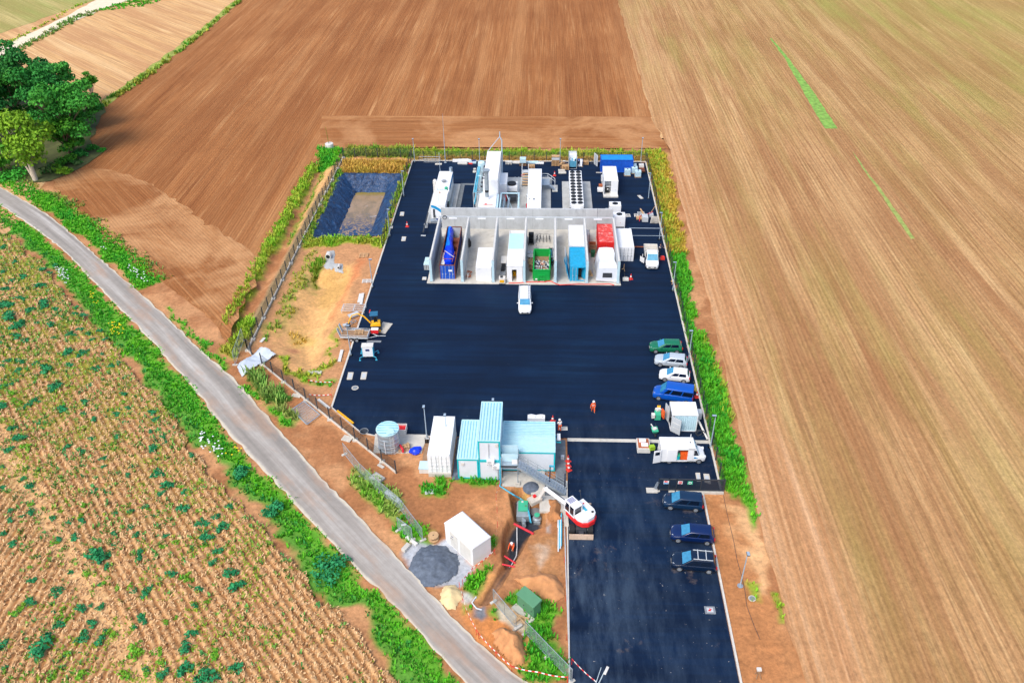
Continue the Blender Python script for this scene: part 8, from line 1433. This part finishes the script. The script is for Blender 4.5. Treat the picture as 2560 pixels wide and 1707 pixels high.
# ---- red and white tape on stakes
def tape(pts, label, h=.85, stakes=True):
    t = thing('barrier_tape', label, 'barrier tape', (0,0,0), 0, 'red and white barrier tapes'); k = 0; bb = (B().m('tape_red'), B().m('tape_white'))
    for a_, b_ in zip(pts[:-1],pts[1:]):
        L = math.hypot(b_[0]-a_[0],b_[1]-a_[1]); n = max(1,int(L/.28))
        for i in range(n):
            u, v = i/n, (i+1)/n; sg = lambda w_: -.18*math.sin(math.pi*w_)*min(1,L/3); p = (a_[0]+(b_[0]-a_[0])*u,a_[1]+(b_[1]-a_[1])*u,h+sg(u)); q = (a_[0]+(b_[0]-a_[0])*v,a_[1]+(b_[1]-a_[1])*v,h+sg(v)); c_ = bb[k%2]; k += 1
            c_.hexa([(p[0],p[1]-.02,p[2]-.05),(q[0],q[1]-.02,q[2]-.05),(q[0],q[1]+.04,q[2]-.05),(p[0],p[1]+.04,p[2]-.05),(p[0],p[1]-.02,p[2]+.05),(q[0],q[1]-.02,q[2]+.05),(q[0],q[1]+.04,q[2]+.05),(p[0],p[1]+.04,p[2]+.05)])
    bb[0].build('red_stripes', t); bb[1].build('white_stripes', t)
    if stakes:
        for a_ in pts: B().m('tape_red').cyl((a_[0],a_[1],-.2),(a_[0],a_[1],h+.1),.025,n=5).build('stake', t)
gp = lambda k,l: [P(k,x,y,.7)[:2] for x,y in l]
tape(gp('K',[(830,10),(826,40),(805,120),(812,220),(815,330),(795,540)]),'red and white tape from the cabin corner down to the white kiosk corner')
tape(gp('K',[(795,545),(700,630),(625,685),(545,775)]),'red and white tape from the white kiosk corner to the gravel heap edge')
tape(gp('K',[(520,800),(545,900),(570,990),(650,1160),(670,1190)]),'red and white tape beside the sand heap along the road')
tape(gp('K',[(670,1190),(800,1330),(925,1445)]),'red and white tape between the orange soil heap and the road')
tape(gp('K',[(925,1445),(1130,1490),(1360,1530)]),'red and white tape along the bottom grass towards the entrance')
tape(gp('K',[(1320,290),(1335,600),(1345,900),(1352,1200),(1358,1520)]),'long red and white tape along the left edge of the entrance asphalt')
tape(gp('H',[(820,1360),(1065,1378),(1050,1500),(830,1500)]),'faded red and white tape round the rubble patch at the yard corner',.5)
tape(gp('N',[(1060,1500),(1075,1568)])if False else gp('O',[(225,1130),(500,1389)]),'red and white tape crossing the entrance at the bottom',.9)
B().m('light_grey').pipe([P('K',1330,200,.15),P('K',1345,700,.15),P('K',1375,1460,.15)],.06,6).build('edge_rail')['kind'] = 'structure'
# cable across right soil, thing at the bottom right
cp = [(x,y,.08) for x,y in PL('N',[(860,650),(900,860),(960,1100),(1000,1320),(1050,1500)])]+[(x,y,.08) for x,y in PL('O',[(2110,0),(2180,350),(2200,520),(2290,760),(2352,900)])]; tag(B().m('dark_grey').pipe(cp[:5]+cp[6:],.022,5).build('ground_cable', None, 50),'thin black cable lying on the soil right of the entrance','cable')
q = P('O',2310,1340); t = thing('survey_device','small tripod device lying on the soil at the bottom right of the entrance','device',q[:2]); B().m('wood_old').cyl((0,0,0),(.1,.2,1.1),.05).cyl((.4,0,0),(.1,.2,1.1),.05).cyl((0,.5,0),(.1,.2,1.1),.05).build('legs', t); B().m('offwhite').rbox((.1,.2,1.15),(.4,.3,.2)).build('head', t)
# ================================================================ PEOPLE
def skin(name, chain, mat_, par, sub=2, root=0):
    V, E, Rr = chain; me = bpy.data.meshes.new(name); me.from_pydata(V, E, []); o = bpy.data.objects.new(name, me); COL.objects.link(o)
    md = o.modifiers.new('skin','SKIN'); sv = me.skin_vertices[0].data if me.skin_vertices else None
    if sv is None:
        import bmesh
        bm = bmesh.new(); bm.from_mesh(me); bm.verts.layers.skin.verify(); bm.to_mesh(me); bm.free(); sv = me.skin_vertices[0].data
    for i, r in enumerate(Rr): sv[i].radius = (r,r) if not isinstance(r,tuple) else r; sv[i].use_root = (i == root)
    m2 = o.modifiers.new('sub','SUBSURF'); m2.levels = sub; m2.render_levels = sub
    bpy.context.view_layer.update(); dg = bpy.context.evaluated_depsgraph_get(); nm = bpy.data.meshes.new_from_object(o.evaluated_get(dg)); nm.name = name
    o.modifiers.clear(); o.data = nm; nm.materials.clear(); nm.materials.append(MATS[mat_]); nm.shade_smooth(); o.parent = par; return o
def person(loc, rz, label, bend=0.0, stride=.25, armL=(.1,.15,-.5), armR=(.1,-.15,-.5), legs='hivis', top='hivis', helmet=True, hair=False):
    t = thing('person', label, 'person', loc, rz); cb, sb = math.cos(bend), math.sin(bend); hz = .93
    def up(h, f=0.0, x=0.0): return (x, f*cb+h*sb, hz+h*cb-f*sb)   # y = forward
    sh = up(.5); nk = up(.58); hd = up(.74,.03); V = [up(0), up(.25), up(.46), nk, up(.66,.01), hd]; E = [(0,1),(1,2),(2,3),(3,4),(4,5)]; Rr = [.15,.145,.15,.055,.055,.1]
    def arm(s, tgt):
        i0 = len(V); S_ = up(.48,0,s*.2); El = (S_[0]+s*.06+tgt[0]*.2,S_[1]+tgt[1]*.4,S_[2]-.27); Ha = (S_[0]+s*.04+tgt[0],S_[1]+tgt[1]+.1,S_[2]+tgt[2]); V.extend([S_,El,Ha]); E.extend([(2,i0),(i0,i0+1),(i0+1,i0+2)]); Rr.extend([.07,.05,.035])
        d = (Vector(Ha)-Vector(El)).normalized(); sd = Vector((0,1,0)).cross(d).normalized() if abs(d.y) < .9 else Vector((1,0,0)); palm = Vector(Ha)+d*.07; ip = len(V); V.append(tuple(palm)); E.append((i0+2,ip)); Rr.append((.04,.022))
        for k, (o_, ln) in enumerate(((-.03,.07),(-.01,.085),(.01,.08),(.03,.06))):
            a_ = palm+sd*o_+d*.03; b_ = a_+d*ln*.5; c_ = b_+d*ln*.4+Vector((0,.015,0)); j = len(V); V.extend([tuple(a_),tuple(b_),tuple(c_)]); E.extend([(ip,j),(j,j+1),(j+1,j+2)]); Rr.extend([.01,.009,.008])
        a_ = palm-sd*.045-d*.03; j = len(V); V.extend([tuple(a_),tuple(a_-sd*.02+d*.04)]); E.extend([(ip,j),(j,j+1)]); Rr.extend([.012,.01]); return S_, El, Ha
    aL = arm(-1, armL); aR = arm(1, armR)
    def leg(s, st):
        H_ = (s*.09,0,hz-.03); K_ = (s*.1,st*.6+.05,hz*.53); An = (s*.1,st,.09); To = (s*.11,st+.17,.04); return H_, K_, An, To
    lL, lR = leg(-1,stride), leg(1,-stride)
    for l_ in (lL,lR): i0 = len(V); V.extend(l_); E.extend([(0,i0),(i0,i0+1),(i0+1,i0+2),(i0+2,i0+3)]); Rr.extend([.09,.06,.045,.04])
    skin('body', (V,E,Rr), 'skin', t)
    def sub(pts_, edges, rr_, nm, m_): skin(nm, (pts_,edges,rr_), m_, t)
    sub([up(0),up(.25),up(.46),up(.54),aL[0],aL[1],aL[2],aR[0],aR[1],aR[2]],[(0,1),(1,2),(2,3),(2,4),(4,5),(5,6),(2,7),(7,8),(8,9)],[.175,.17,.175,.08,.09,.07,.055,.09,.07,.055],'jacket',top)
    sub([(0,0,hz),lL[0],lL[1],lL[2],lR[0],lR[1],lR[2]],[(0,1),(1,2),(2,3),(0,4),(4,5),(5,6)],[.16,.115,.085,.065,.115,.085,.065],'trousers',legs)
    for l_ in (lL,lR): B().m('dark_grey').rbox((l_[2][0],l_[2][1]+.06,.05),(.11,.28,.1)).build('shoe', t, bevel=.02)
    if helmet: B().m('white_paint').lathe([(.165,0),(.15,.02),(.13,.09),(.07,.14),(.005,.15)],(hd[0],hd[1],hd[2]+.03),14).build('helmet', t, 50)
    else: B().m('rust_dark').ball((hd[0],hd[1]-.02,hd[2]+.04),.115,12).build('hair', t, 50)
    for s in (-1,1): B().m('black').ball((s*.035,hd[1]+.095,hd[2]+.01),.012,6).build('eye', t)
    B().m('skin').ball((0,hd[1]+.105,hd[2]-.02),.018,6).build('nose', t); B().m('strut_red').rbox((0,hd[1]+.098,hd[2]-.055),(.045,.01,.012)).build('mouth', t)
    b = B().m('tape_white'); c0, c1 = up(.22), up(.30); b.cyl(c0,c1,.185,n=14); b.build('reflective_band', t); return t
person(P('F',1362,947)[:2]+(.06,), R(200), 'person in orange work clothes and white top walking across the asphalt yard', 0, .22, (.1,.1,-.5),(.1,-.1,-.5),'hivis','hivis')
person((2.3,74.6,.06), R(20), 'person in orange and white standing at the right rear corner of the cabins', .1, .08, (.05,.2,-.4),(.05,.15,-.45),'hivis','cloth_white')
q = pp('K',930,545); person((q[0],q[1],-1.46), R(175), 'person in orange and a white helmet bending forward in the trench', .55, .15, (.15,.3,-.45),(.1,.3,-.5))
q = P('G',1965,300); person(q[:2]+(.1,), R(160), 'dark-haired person in an orange vest on the grated platform behind the container', .15, .08, (.1,.25,-.35),(.1,.25,-.35),'cloth_dark','hivis',False)
person((18.75,117.6,.06), R(-60), 'person in dark clothes standing between the tipper truck and the fence', .2, .1, (.1,.3,-.3),(.1,.3,-.3),'cloth_dark','cloth_dark',False)
